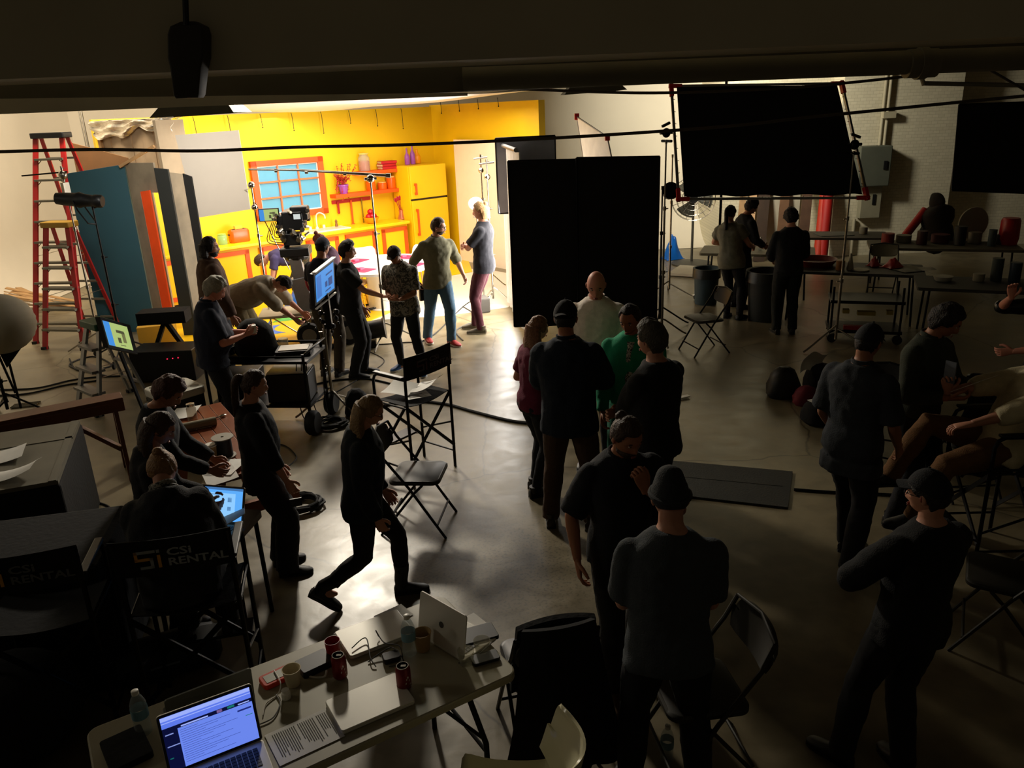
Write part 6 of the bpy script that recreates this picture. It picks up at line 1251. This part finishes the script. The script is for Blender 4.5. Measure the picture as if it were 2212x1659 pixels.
# overhead frame with black cloth
TLc, TRc, BRc, BLc = YD(1462, 188, 10.4), YD(1808, 184, 10.4), YD(1862, 420, 9.9), YD(1478, 424, 9.9)
of = T('scrim_rig', 'large tilted metal frame with black cloth and red corners at the right', 'frame', (TLc + TRc + BRc + BLc) / 4); o = Vector(of.location)
q = MB(); P = [p - o for p in (TLc, TRc, BRc, BLc)]; q.sheet(lambda u, v: P[0].lerp(P[1], u).lerp(P[3].lerp(P[2], u), v) + Vector((0, .01 * math.sin(u * 12) * math.sin(v * 9), -.012 * math.sin(u * 25) * v)), 24, 16, .008); q.build('black_cloth', BLACK, of, smooth=True)
F4 = [YD(1450, 186, 10.45), YD(1818, 180, 10.45), YD(1873, 427, 9.85), YD(1466, 430, 9.85)]
q = MB()
for i in range(4): q.bar(F4[i] - o, F4[(i + 1) % 4] - o, .03)
q.build('frame_tube', ALU, of)
for i in range(4): q = MB(); p = F4[i] - o; dx = (F4[(i + 1) % 4] - F4[i]).normalized(); dy = (F4[(i - 1) % 4] - F4[i]).normalized(); q.bar(p - dx * .03, p + dx * .13, .05); q.bar(p - dy * .03, p + dy * .13, .05); q.build('corner', REDP, of, bevel=.004)
q = MB()
for i in range(4):
    n_ = 9
    for k in range(1, n_): p = F4[i].lerp(F4[(i + 1) % 4], k / n_) - o; c = p.lerp(Vector((0, 0, 0)), .03); q.tube([p, c], .004, 5)
q.build('lacing', RUB, of)
sr = G(1803, 752); sz = YD(1840, 300, sr.y); st_r = stand('light_stand', (sr.x, sr.y), YD(1832, 330, sr.y).z, 'tall chrome stand carrying the right side of the overhead frame', m=STEEL, rot=200, legr=.5)
for r_, px in ((st_r, 0), (st_, 0)):
    z = 2.55 if r_ is st_r else 2.75
    q = MB(); q.ell((0, 0, z), (.06, .05, .06)); q.cyl((-.1, 0, z), (.1, 0, z), .018); q.cyl((0, -.1, z - .1), (0, .08, z - .1), .018); q.bar((-.07, 0, z + .08), (.05, 0, z + .12), .03); q.build('grip_head', BLKM, r_, smooth=True)
stand('light_stand', (YD(1438, 500, 11.0).x - .0, 11.3), 2.0, 'dark stand with a small lamp behind the black flags', m=BLKM, rot=10)
q = MB(); q.M = Matrix.Translation(YD(1447, 415, 11.3)); q.lathe([(.06, -.08), (.09, -.06), (.1, .06), (.12, .09)], R=rotx(70), n=18); simple('small_lamp', q, BLKM, 'small round lamp head at the left edge of the overhead frame', 'lamp', smooth=True)
# far right flag
c1 = [YD(2072, 226, 10.6), YD(2290, 218, 10.6), YD(2290, 420, 10.2), YD(2056, 411, 10.2)]; flag(c1, 'black cloth panel hanging at the far right')
# lit white reflector panel behind the flags
c1 = [YD(1246, 252, 13.4), YD(1312, 296, 12.2), YD(1322, 345, 12.1), YD(1262, 350, 13.3)]; fw = flag(c1, 'white reflector panel in a red cornered frame rising behind the black flags', mat('white_reflector', '#f0ebe0', .8), nm='reflector_panel', cat='reflector', frame=ALU)
for i in (0, 1): q = MB(); q.box(c1[i] - Vector(fw.location), (.07, .07, .1)); q.build('corner', REDP, fw)
stand('light_stand', (1.56, 12.95), 2.6, 'stand behind the black flags carrying the white reflector panel', m=STEEL, legr=.4)
stand('light_stand', (.55, 12.45), 2.6, 'stand behind the black flags carrying the dark grey flag', m=STEEL, legr=.4)
# diffusion curtain and stands at the key lamp
kd = T('diffusion_curtain', 'white diffusion curtain glowing beside the black flags', 'curtain', (.06, 12.0, 0)); q = MB()
q.sheet(lambda u, v: (.07 - .24 * u + .02 * math.sin(u * 40), -1.05 + 2.1 * u, .1 + 2.46 * v), 40, 8, .006); q.v = [v + Vector((.09, 0, 0)) for v in q.v]; q.build('cloth', mat('diffusion_cloth', '#f6f2ea', .9), kd, smooth=True)
q = MB(); q.cyl((.12, -1.1, 2.6), (-.13, 1.1, 2.6), .03); q.build('top_bar', ALU, kd, smooth=True)
for px, py in ((1052, 620), (1066, 660)):
    g = G(px, py); s_ = stand('light_stand', (g.x - .0, g.y), 2.35, 'chrome stand beside the glowing curtain, the %s one' % ('farther' if py < 640 else 'nearer'), m=CHROME, legr=.35, group='stands by the curtain')
    q = MB(); q.ell((0, 0, 2.1), .05); q.cyl((-.12, 0, 2.3), (.12, 0, 2.32), .016); q.build('grip_head', CHROME, s_, smooth=True)
wb = T('soft_lamp', 'white soft lamp head behind the blonde man', 'lamp', YD(1028, 440, 13.4)); q = MB(); q.ell((0, 0, 0), (.13, .12, .11)); q.build('shade', mat('white_shade', '#f4f0ea', .8), wb, smooth=True); q = MB(); q.tube([(0, 0, -.18), (.05, 0, -1.2), (.05, 0, -wb.location.z)], .012); q.build('stem', CHROME, wb, smooth=True)
q = MB(); q.box((0, 0, .12), (.2, .3, .24)); simple('apple_crate', q, mat('grey_crate', '#4e4a44', .8), 'grey weight case on the floor behind the blonde man', 'case', G(1042, 672), .3, bevel=.02)
# hanging black soft lights above
def hood(p1, p2, Y, lb, dz=.16):
    a, b = YD(p1[0], p1[1], Y), YD(p2[0], p2[1], Y); c = (a + b) / 2; w_ = (b - a).length; t = T('hanging_hood', lb, 'lamp', c)
    q = MB(); r0 = [(-w_ / 2, -.3, -.02), (w_ / 2, -.3, .0), (w_ / 2, .3, .0), (-w_ / 2, .3, -.02)]; r1 = [(-w_ * .32, -.16, dz), (w_ * .34, -.16, dz), (w_ * .34, .16, dz), (-w_ * .32, .16, dz)]
    q.add([Vector(v) for v in r0 + r1], [(0, 1, 5, 4), (1, 2, 6, 5), (2, 3, 7, 6), (3, 0, 4, 7), (4, 5, 6, 7)]); q.build('hood_shell', mat('hood_black', '#5a5646', .7), t)
    q = MB(); q.tube([(0, 0, dz), (0, 0, 6.2 - c.z)], .01); q.build('hanger', RUB, t); q = MB(); q.cyl((-w_ * .25, 0, dz * .6), (w_ * .25, 0, dz * .6), .03); q.build('tube_lamp', mat('dead_tube', '#6a6458', .4), t, smooth=True)
hood((350, 256), (524, 236), 8.4, 'dark hanging lamp hood left of the silk'); hood((1215, 205), (1345, 190), 8.4, 'dark hanging lamp hood under the beam above the black flags', .1)
# paper lantern and grip gear at the left edge
lc = YD(-2, 700, 8.6); ln = T('paper_lantern', 'large white ribbed paper lantern at the left edge', 'lantern', lc)
q = MB(); n = 30; q.lathe([(.36 * math.sin(PI * k / n) * (1 + .012 * (-1) ** k) + .002, -.33 * math.cos(PI * k / n)) for k in range(1, n)], n=36); q.build('paper_globe', mat('lantern_paper', '#b0a994', .85), ln, smooth=True)
q = MB(); q.tube([(0, 0, -.3), (.0, 0, -lc.z + .1)], .014); q.build('pole', BLKM, ln)
gs = stand('grip_stand', G(22, 905)[:2], 1.15, 'cluster of dark grip arms on a stand below the paper lantern', m=BLKM, rot=15)
q = MB(); q.tube([(0, 0, 1.1), (.12, 0, .3)], .014); q.tube([(-.1, 0, 1.05), (.02, 0, .2)], .014); q.ell((0, 0, 1.1), .06); q.ell((-.08, 0, 1.0), .05); q.add([(.05, 0, .85), (.28, 0, .8), (.1, 0, .6), (.05, .02, .85), (.28, .02, .8), (.1, .02, .6)], [(0, 2, 1), (3, 4, 5), (0, 1, 4, 3), (1, 2, 5, 4), (2, 0, 3, 5)]); q.build('grip_head', BLKM, gs, smooth=True)
for k in range(4): q = MB(); q.tube([(-.12, -.05 + .035 * k, .012), (.16, -.02 + .04 * k, .012)], .011); simple('chrome_rod', q, CHROME, 'pale rod lying on the floor under the lantern, %s of four' % ('nearest', 'second', 'third', 'farthest')[k], 'rod', G(50, 878), .1, grp='rods on the floor')
# profile spotlight on a stand
sp0 = YD(172, 432, 10.8); sg = Vector((sp0.x + .15, sp0.y, 0)); s5 = stand('light_stand', sg[:2], sp0.z - .1, 'dark stand under the black profile spotlight in front of the teal flat', m=BLKM, rot=40, wheels=True, legr=.5)
sl = T('profile_spotlight', 'black profile spotlight pointing right in front of the teal flat', 'spotlight', sp0)
q = MB(); R_ = roty(96); q.lathe([(.03, -.31), (.075, -.30), (.085, -.2), (.09, -.05), (.105, 0), (.085, .06), (.075, .18), (.085, .2), (.085, .28), (.07, .3)], R=R_, n=22); q.build('barrel', BLKP, sl, smooth=True)
q = MB(); q.tube([(-.04, -.1, 0), (.0, -.11, -.12), (.1, -.1, -.3), (.15, 0, -.32), (.1, .1, -.3), (.0, .11, -.12), (-.04, .1, 0)], .01); q.build('yoke', BLKM, sl, smooth=True)

s6 = stand('light_stand', (YD(145, 420, 11.3).x, 11.3), YD(140, 362, 11.3).z, 'slim stand with clamps between the tall ladder and the teal flat', m=STEEL, rot=70); q = MB(); q.ell((0, 0, 2.5), .06); q.box((0, 0, 2.3), (.1, .05, .2)); q.build('grip_head', STEEL, s6, smooth=True)
q = MB(Matrix.Rotation(-math.radians(70), 4, 'Z')); o6 = Vector(s6.location); q.tube([YD(47, 380, 11.3) - o6, YD(145, 371, 11.3) - o6], .01); q.build('side_arm', BLKM, s6)
# pole on the far left wall and boards on the floor
q = MB(); a, b = YD(175, 240, 15.5), YD(192, 312, 15.5); q.tube([a, Vector((b.x + .0, b.y, 0))], .02); q.tube([a + Vector((-.05, 0, 0)), Vector((b.x - .04, b.y, 1.5))], .01); simple('wall_pole', q, STEEL, 'slim pole with a cord rising behind the cardboard sheet', 'pole')
rr = random.Random(21)
for k in range(6):
    p = G(84 + 8 * k, 655 + 8 * (k % 3)); q = MB(); q.box((0, 0, 0), (1.1 + .1 * k, .12, .02)); o = simple('timber_offcut', q, PINE, 'timber offcut leaning in the pile at the far left, %s piece' % ('first', 'second', 'third', 'fourth', 'fifth', 'last')[k], 'timber', p + Vector((0, 0, .14)), 0, grp='timber pile'); o.rotation_euler = (rr.uniform(-.3, .3), .22 + .03 * k, -.5 + .25 * k)
# set floor extras: blue cloths, green mat, apple box
def cloth_heap(px, py, w, h, m, lb, seed): 
    rr = random.Random(seed); q = MB(); q.sheet(lambda u, v: ((u - .5) * w * (1 - .3 * math.sin(v * PI)), (v - .5) * w * .6, .01 + h * math.sin(u * PI) ** 1.3 * math.sin(v * PI) ** .8 * (1 + .15 * math.sin(u * 19 + seed) * math.sin(v * 11))), 22, 16, .01); return simple('cloth_sheet', q, m, lb, 'cloth', G(px, py), .4, smooth=True)
BLU = mat('bright_blue_plastic', '#1268c8', .35, bump=.5, bs=10)
cloth_heap(655, 672, .9, .42, BLU, 'bright blue plastic sheet heaped on the yellow set floor', 1); cloth_heap(548, 720, .9, .12, BLU, 'bright blue plastic sheet lying between the stooping man and the cart', 2); cloth_heap(618, 690, .5, .06, mat('green_plastic', '#4fae3a', .5), 'green plastic sheet on the yellow set floor', 3)
cloth_heap(1452, 560, .45, .5, BLU, 'blue plastic bag on the floor behind the black flags', 4)
q = MB(); q.box((0, 0, .15), (.5, .4, .3)); simple('wooden_crate', q, mat('yellow_crate', '#b98c20', .6), 'yellow crate behind the small green monitor', 'crate', G(345, 740), .3)
q = MB(); q.bar((0, 0, 0), (.3, 0, .62), .09, .05); q.bar((.6, 0, 0), (.3, 0, .62), .09, .05); q.box((.3, 0, .68), (.62, .3, .16)); simple('saw_horse', q, BLACK, 'black trestle in front of the stacked flats', 'trestle', G(325, 790), .1)
q = MB(); q.box((0, 0, .2), (.8, .45, .4)); r0 = simple('rack_case', q, BLKP, 'black rack case with small red lights behind the grey-haired man', 'case', G(372, 812), 0, bevel=.01)
for k in range(3): q = MB(); q.ell((.08 + .07 * k, -.23, .3 + .005 * k), .007, nu=8, nv=6); q.build('indicator_light', emat('red_led', '#ff2040', 3), r0)
# ---------------------------------------------------------------- right side: mat, bags, tables
c = [G(1420, 996), G(1712, 1022), G(1702, 1100), G(1420, 1068)]; o = sum(c, Vector()) / 4; q = MB(); q.loft([[p - o for p in c], [p - o + Vector((0, 0, .018)) for p in c]]); q.box((0, .03, .019), (1.0, .02, .004), rz=math.atan2((c[1] - c[0]).y, (c[1] - c[0]).x)); simple('floor_mat', q, mat('grey_mat', '#33332c', .9, bump=.3), 'long dark grey rubber mat on the floor right of the group', 'mat', o)
prism_bag(G(1697, 862) + Vector((0, .1, 0)), .34, .28, .34, mat('black_nylon', '#12110f', .5), 'black nylon backpack with an eyelet at the left of the bag heap', 0, 'backpack'); prism_bag(G(1740, 872), .26, .22, .2, mat('crimson_cloth', '#6a0c22', .8), 'crimson cloth bag in the middle of the bag heap', 0, 'cloth_bag'); prism_bag(G(1768, 910), .34, .3, .24, BLACK, 'black box bag at the right of the bag heap', .3, 'box_bag'); prism_bag(G(1770, 840), .35, .3, .3, BLACK, 'black bag behind the white sheet of the bag heap', .3, 'box_bag')
q = MB(); q.sheet(lambda u, v: ((u - .5) * .28, .05 * math.sin(v * 3) - v * .12, v * .24 + .03 * math.sin(u * 6)), 8, 8, .003); simple('crumpled_paper', q, PAPER, 'bright crumpled white paper standing in the bag heap', 'paper', G(1748, 842) + Vector((0, 0, .22)), .3, smooth=True)
q = MB(); q.box((0, 0, 0), (.16, .1, .004)); simple('white_card', q, PAPER, 'white card on the black box bag of the heap', 'card', G(1765, 865, .25), .3)
q = MB(); q.box((0, 0, .02), (.22, .06, .012)); simple('white_stick', q, WHITE, 'white stick on the floor right of the man in the black sweater', 'stick', G(1470, 862), .4)
wbx = (G(1450, 585) + G(1530, 600)) / 2; q = MB(); q.box((0, 0, .04), (.75, .8, .05)); simple('floor_board', q, mat('white_foamboard', '#b9b19c', .8), 'white board lying on the floor in front of the big fan', 'board', (3.55, 15.0, 0), -.5)
# fan
fn_ = T('pedestal_fan', 'large pedestal fan with a wire cage near the white wall', 'fan', (3.72, 15.9, 0), -.3)
q = MB(); q.lathe([(.4, 0), (.4, .03), (.05, .06)], n=24); q.build('base', mat('fan_grey', '#3a3830', .6), fn_, smooth=True); q = MB(); q.cyl((0, 0, .05), (0, 0, 1.2), .025); q.build('post', mat('fan_grey', '#3a3830'), fn_, smooth=True)
fz = 1.3; q = MB()
for r_ in (.12, .22, .32, .42): 
    for y in (-.14, .0): q.tube([(r_ * math.cos(a), y * (1.1 - r_) , fz + r_ * math.sin(a)) for a in (2 * PI * k / 32 for k in range(32))], .005, 5, closed=True)
for k in range(20): a = 2 * PI * k / 20; q.tube([(.06 * math.cos(a), -.16, fz + .06 * math.sin(a)), (.3 * math.cos(a), -.13, fz + .3 * math.sin(a)), (.42 * math.cos(a), -.05, fz + .42 * math.sin(a)), (.3 * math.cos(a), .03, fz + .3 * math.sin(a)), (.08 * math.cos(a), .06, fz + .08 * math.sin(a))], .003, 4)
q.build('cage', STEEL, fn_); q = MB(); q.cyl((0, -.1, fz), (0, .16, fz), .09, n=18); q.build('motor', BLKP, fn_, smooth=True)
for k in range(3):
    a0 = k * 2 * PI / 3; q = MB(); q.sheet(lambda u, v: ((.07 + .3 * v) * math.cos(a0 + (u - .5) * 1.0), -.06 + .06 * (u - .5), fz + (.07 + .3 * v) * math.sin(a0 + (u - .5) * 1.0)), 6, 5, .004); q.build('blade', mat('fan_blade', '#54534a', .4, .4), fn_, smooth=True)
# electrical cabinet, conduits
ec = T('electrical_cabinet', 'grey green electrical cabinet on the painted brick pilaster', 'cabinet', (7.35, 16.06, 0)); a, b = YD(1853, 316, 15.95), YD(1912, 400, 15.95)
q = MB(); q.box(((a.x + b.x) / 2 - 7.35, -.12, (a.z + b.z) / 2), (b.x - a.x, .3, a.z - b.z)); q.build('cabinet_box', mat('cabinet_green', '#4f5246', .6), ec, bevel=.02); q = MB(); q.box((b.x - 7.35 - .12, -.28, (a.z + b.z) / 2 + .02), (.06, .03, .16)); q.build('latch', BLKP, ec)
a, b = YD(1862, 402, 15.95), YD(1898, 470, 15.95); p2 = T('breaker_panel', 'pale breaker panel mounted below the electrical cabinet', 'panel', (7.35, 16.06, 0)); q = MB(); q.box(((a.x + b.x) / 2 - 7.35, -.06, (a.z + b.z) / 2), (b.x - a.x, .16, a.z - b.z)); q.build('panel_box', mat('panel_grey', '#87826c', .6), p2, bevel=.01); q = MB(); q.box(((a.x + b.x) / 2 - 7.3, -.145, (a.z + b.z) / 2 + .05), (.06, .02, .2)); q.build('breaker_row', BLKP, p2)
for k, (px, z1) in enumerate(((1907, 6.0), (1917, 6.0), (1869, .0))):
    x = YD(px, 240, 16.05).x; q = MB(); q.cyl((x, 16.04, 2.1 if k < 2 else 0), (x, 16.04, z1 if k < 2 else .75), .03, n=10); simple('conduit', q, mat('conduit_paint', '#a59d84', .6), ('left conduit rising from the electrical cabinet', 'right conduit rising from the electrical cabinet', 'short conduit below the breaker panel')[k], 'conduit', smooth=True)
q = MB(); q.box((0, 0, 0), (.24, .1, .12)); simple('junction_box', q, mat('conduit_paint', '#a59d84', .6), 'small junction box beside the conduits', 'box', YD(1920, 248, 16.0))
q = MB(); q.cyl(YD(1995, 180, 11.5), YD(2290, 186, 11.5), .03); q.tube([YD(1990, 165, 11.5), YD(1996, 184, 11.5)], .03); simple('ceiling_rail', q, mat('rail_grey', '#6d6956', .5), 'thin horizontal rail under the pipe at the upper right corner', 'rail', smooth=True)
# back tables
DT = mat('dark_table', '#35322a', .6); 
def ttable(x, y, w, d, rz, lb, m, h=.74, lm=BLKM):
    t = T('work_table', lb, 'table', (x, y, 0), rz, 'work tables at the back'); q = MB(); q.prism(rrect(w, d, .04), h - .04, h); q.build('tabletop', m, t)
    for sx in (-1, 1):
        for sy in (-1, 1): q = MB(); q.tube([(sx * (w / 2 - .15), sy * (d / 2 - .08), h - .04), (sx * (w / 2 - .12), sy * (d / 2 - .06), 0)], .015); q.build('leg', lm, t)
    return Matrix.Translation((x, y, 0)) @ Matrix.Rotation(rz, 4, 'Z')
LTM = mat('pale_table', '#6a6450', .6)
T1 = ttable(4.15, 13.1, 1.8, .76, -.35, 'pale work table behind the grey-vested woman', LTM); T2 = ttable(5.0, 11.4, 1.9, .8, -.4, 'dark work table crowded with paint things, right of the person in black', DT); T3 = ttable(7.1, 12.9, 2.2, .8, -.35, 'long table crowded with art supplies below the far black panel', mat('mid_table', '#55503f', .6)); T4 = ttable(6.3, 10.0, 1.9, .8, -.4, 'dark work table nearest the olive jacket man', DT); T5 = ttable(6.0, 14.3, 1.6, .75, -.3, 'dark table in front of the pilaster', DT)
def on(Tm, x, y, z=.741): return Tm @ Vector((x, y, z))
def cyl_item(nm, loc, r, h, m, lb, cat, r2=None): q = MB(); q.lathe([(r * .9, 0), (r, .01), (r2 or r, h), ((r2 or r) * .9, h)], n=16); return simple(nm, q, m, lb, cat, loc, smooth=True, grp='supplies on the back tables')
water_bottle(G(1642, 540, .741) , 'clear bottle on the pale table behind the vest', grp='supplies on the back tables'); 
cyl_item('paint_pot', on(T1, .25, .0), .07, .09, mat('dark_tin', '#4a2a22', .5), 'dark tin on the pale back table', 'pot'); cyl_item('paint_pot', on(T1, .5, .1), .06, .13, mat('brown_tin', '#6a4a34', .5), 'brown tin at the right of the pale back table', 'pot'); cyl_item('paint_pot', on(T1, -.3, .15), .06, .1, mat('pale_tin', '#8a8470', .5), 'pale tin at the left of the pale back table', 'pot')
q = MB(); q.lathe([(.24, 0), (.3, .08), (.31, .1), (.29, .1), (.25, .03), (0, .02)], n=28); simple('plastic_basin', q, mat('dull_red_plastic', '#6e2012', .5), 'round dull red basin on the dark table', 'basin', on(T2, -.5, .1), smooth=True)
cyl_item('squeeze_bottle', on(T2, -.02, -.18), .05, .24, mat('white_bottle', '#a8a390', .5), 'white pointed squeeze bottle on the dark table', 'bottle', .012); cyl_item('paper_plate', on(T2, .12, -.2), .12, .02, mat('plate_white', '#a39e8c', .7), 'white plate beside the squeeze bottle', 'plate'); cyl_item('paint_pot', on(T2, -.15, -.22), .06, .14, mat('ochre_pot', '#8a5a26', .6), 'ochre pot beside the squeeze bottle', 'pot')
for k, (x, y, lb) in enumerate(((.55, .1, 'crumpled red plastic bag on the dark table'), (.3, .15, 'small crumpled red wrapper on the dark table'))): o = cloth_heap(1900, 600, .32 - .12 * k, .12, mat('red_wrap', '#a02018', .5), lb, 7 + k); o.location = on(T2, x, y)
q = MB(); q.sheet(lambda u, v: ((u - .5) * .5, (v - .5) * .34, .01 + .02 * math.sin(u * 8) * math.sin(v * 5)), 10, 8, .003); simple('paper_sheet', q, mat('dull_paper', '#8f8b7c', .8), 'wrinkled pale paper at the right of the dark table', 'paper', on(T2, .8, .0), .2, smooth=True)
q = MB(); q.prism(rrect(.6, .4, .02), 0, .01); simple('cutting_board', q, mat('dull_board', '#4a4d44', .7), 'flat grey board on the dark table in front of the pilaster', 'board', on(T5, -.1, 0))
cyl_item('paint_pot', on(T5, .4, .1), .07, .12, mat('pale_tin', '#8a8470'), 'pale tin on the table in front of the pilaster', 'pot'); cyl_item('white_bowl', on(T4, -.62, .1), .1, .06, mat('plate_white', '#a39e8c'), 'white bowl at the left of the nearest dark table', 'bowl', .12)
for k, (x, y, h, c, lb) in enumerate(((-.2, .15, .1, '#8b8672', 'pale tub on the nearest dark table'), (.0, .2, .3, '#39403a', 'dark tall jar on the nearest dark table'), (.2, .15, .26, '#27313a', 'dark blue jar on the nearest dark table'), (.45, .2, .2, '#5a1c20', 'dark red jar on the nearest dark table'))): cyl_item('jar', on(T4, x, y), .07, h, mat('jar_' + c[1:], c, .4), lb, 'jar')
for k, (x, y, h, r, c, lb) in enumerate(((-.8, .1, .16, .1, '#7a1c14', 'dark red tub at the left of the long crowded table'), (-.55, .2, .12, .12, '#6b6650', 'pale bundle at the left of the long crowded table'), (-.3, .0, .22, .08, '#3a1c18', 'brown jar on the long crowded table'), (.0, .2, .14, .14, '#4a1010', 'dark red heap on the long crowded table'), (.25, .0, .3, .09, '#1c1c18', 'black canister on the long crowded table'), (.5, .2, .18, .1, '#857c68', 'beige tub on the long crowded table'), (.7, -.05, .26, .06, '#3c4848', 'clear dark bottle on the long crowded table'), (.9, .15, .15, .1, '#2a2622', 'dark tin at the right of the long crowded table'))): cyl_item('supply_tub', on(T3, x, y), r, h, mat('tub_' + c[1:], c, .6), lb, 'tub')
q = MB(); q.cyl((0, 0, 0), (0, .03, 0), .26, n=36); simple('round_disc', q, mat('pale_disc', '#8d8772', .8), 'pale round disc leaning among the supplies under the far black panel', 'disc', (7.75, 13.2, 1.02), .1, smooth=True)
for k, (px, py, h, r, lb) in enumerate(((1785, 430, 2.0, .1, 'tall red roll leaning on the wall behind the tables'), (1772, 470, 1.5, .09, 'shorter orange red roll leaning beside the tall red roll'))):
    p = YD(px, py, 15.9); q = MB(); q.cyl((p.x - .1 + .0, 15.6, 0), (p.x + .12, 16.1 - .02 * k, h), r, n=16); simple('paper_roll', q, mat('red_roll' if k == 0 else 'orange_roll', '#a5140c' if k == 0 else '#b02a0c', .6), lb, 'roll', smooth=True)
q = MB(); a = YD(1955, 510, 13.6); q.cyl(a, a + Vector((.35, .1, .42)), .07, n=14); simple('paper_roll', q, mat('red_roll', '#a5140c'), 'short red roll tilted against the pilaster', 'roll', smooth=True)
q = MB(); a = YD(2180, 505, 12.7); q.lathe([(.13, 0), (.15, .1), (.14, .38), (.12, .42)], n=16); simple('red_bin', q, mat('red_plastic', '#a5141a'), 'red bundle standing on the long crowded table at right', 'bundle', (a.x, a.y, .741), smooth=True)
for k, (px, w_, h, c, lb) in enumerate(((1600, .12, 1.9, '#a5835c', 'leftmost'), (1622, .14, 2.0, '#c9a27a', 'second from left'), (1646, .22, 1.9, '#3c2c20', 'third from left'), (1690, .18, 1.85, '#6a4c34', 'fourth from left'), (1738, .2, 1.8, '#503a2a', 'rightmost'))):
    x = YD(px, 450, 16.3).x; q = MB(); q.bar((x - .15, 15.85, 0), (x + .12, 16.5, h), w_, .03, up=(0, 1, 0)); simple('wooden_plank', q, mat('plank_' + c[1:], c, .7, var=.25), 'wooden plank leaning on the white wall, %s of five' % lb, 'plank', grp='planks leaning on the back wall')
q = MB(); q.box((0, 0, .8), (.9, .03, 1.6)); simple('foam_board', q, mat('white_foamboard', '#b9b19c'), 'white panel leaning behind the red rolls', 'board', (5.55, 16.4, 0)); 
def bin_(x, y, m, lb, h=.7, r=.28):
    t = T('trash_bin', lb, 'bin', (x, y, 0), 0, 'bins by the back tables'); q = MB(); q.lathe([(r * .85, 0), (r * .87, .01), (r, h), (r * 1.08, h), (r * 1.08, h + .03), (r * .94, h + .03), (r * .8, .05), (0, .04)], n=24); q.build('bin_body', m, t, smooth=True); q = MB(); q.lathe([(r * .98, h + .02), (r * 1.1, h + .035), (r * 1.12, h - .12), (r * 1.09, h - .12)], n=24, cap=False); q.build('liner', mat('bin_liner', '#23241f', .4), t, smooth=True)
bin_(3.82, 11.5, mat('bin_grey', '#272926', .6), 'grey trash bin in front of the back tables'); bin_(3.2, 12.6, mat('bin_green', '#2c4048', .6), 'bluish bin behind the grey-vested woman', .55, .2)
sc_ = T('supply_cart', 'low dark cart with yellow and red boxes under the back tables', 'cart', (4.75, 10.3, 0), -.3); q = MB(); q.box((0, 0, .15), (.9, .5, .04)); q.box((0, 0, .55), (.9, .5, .04)); [q.cyl((sx * .42, sy * .22, .05), (sx * .42, sy * .22, .75), .015) for sx in (-1, 1) for sy in (-1, 1)]; q.build('cart_frame', BLKM, sc_)
for x in (-.4, .4): q = MB(); q.cyl((x, -.27, .06), (x, -.22, .06), .06, n=14); q.build('wheel', RUB, sc_)
for x, z, w_, m_, lb in ((-.25, .42, .08, '#8c7a2c', 'small yellow tag box at the left of the low cart'), (0, .40, .22, '#8c7a2c', 'long yellow box on the low cart'), (.28, .42, .08, '#8c7a2c', 'small yellow tag box at the right of the low cart'), (-.08, .2, .36, '#8f1414', 'long red box on the low cart')): q = MB(); q.box((x, -.2, z), (w_, .08, .05)); simple('tool_box', q, mat('box_' + m_[1:], m_, .6), lb, 'box', (4.75, 10.3, 0), -.3)
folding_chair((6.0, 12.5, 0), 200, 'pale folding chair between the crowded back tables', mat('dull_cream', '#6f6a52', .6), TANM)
q = MB(); q.ell((0, 0, 1.05), (.25, .2, .3)); q.ell((.02, 0, .75), (.3, .24, .3)); q.ell((-.05, 0, 1.35), (.12, .12, .14)); q.v = [v + Vector((noise.noise(v * 4), noise.noise(v * 4 + Vector((5, 0, 0))), noise.noise(v * 5))) * .06 for v in q.v]; simple('cloth_pile', q, mat('dark_brown_pile', '#1a1310', .9), 'dark heap of clothes piled up under the far black panel', 'pile', (7.35, 13.6, 0), smooth=True)
q = MB(); q.sheet(lambda u, v: ((u - .5) * .5 + .03 * math.sin(v * 9), -.1 * v + .05 * math.sin(u * 12), 1.1 - .8 * v), 16, 12, .02); simple('leather_jacket', q, mat('black_leather', '#0c0e12', .3, bump=.3, bs=20), 'shiny black jacket hanging left of the person at the right edge', 'jacket', (3.68, 5.62, 0), -.0, smooth=True)
folding_chair((3.68, 5.9, 0), 0, 'dark folding chair under the shiny black jacket', CHR, BLKM)
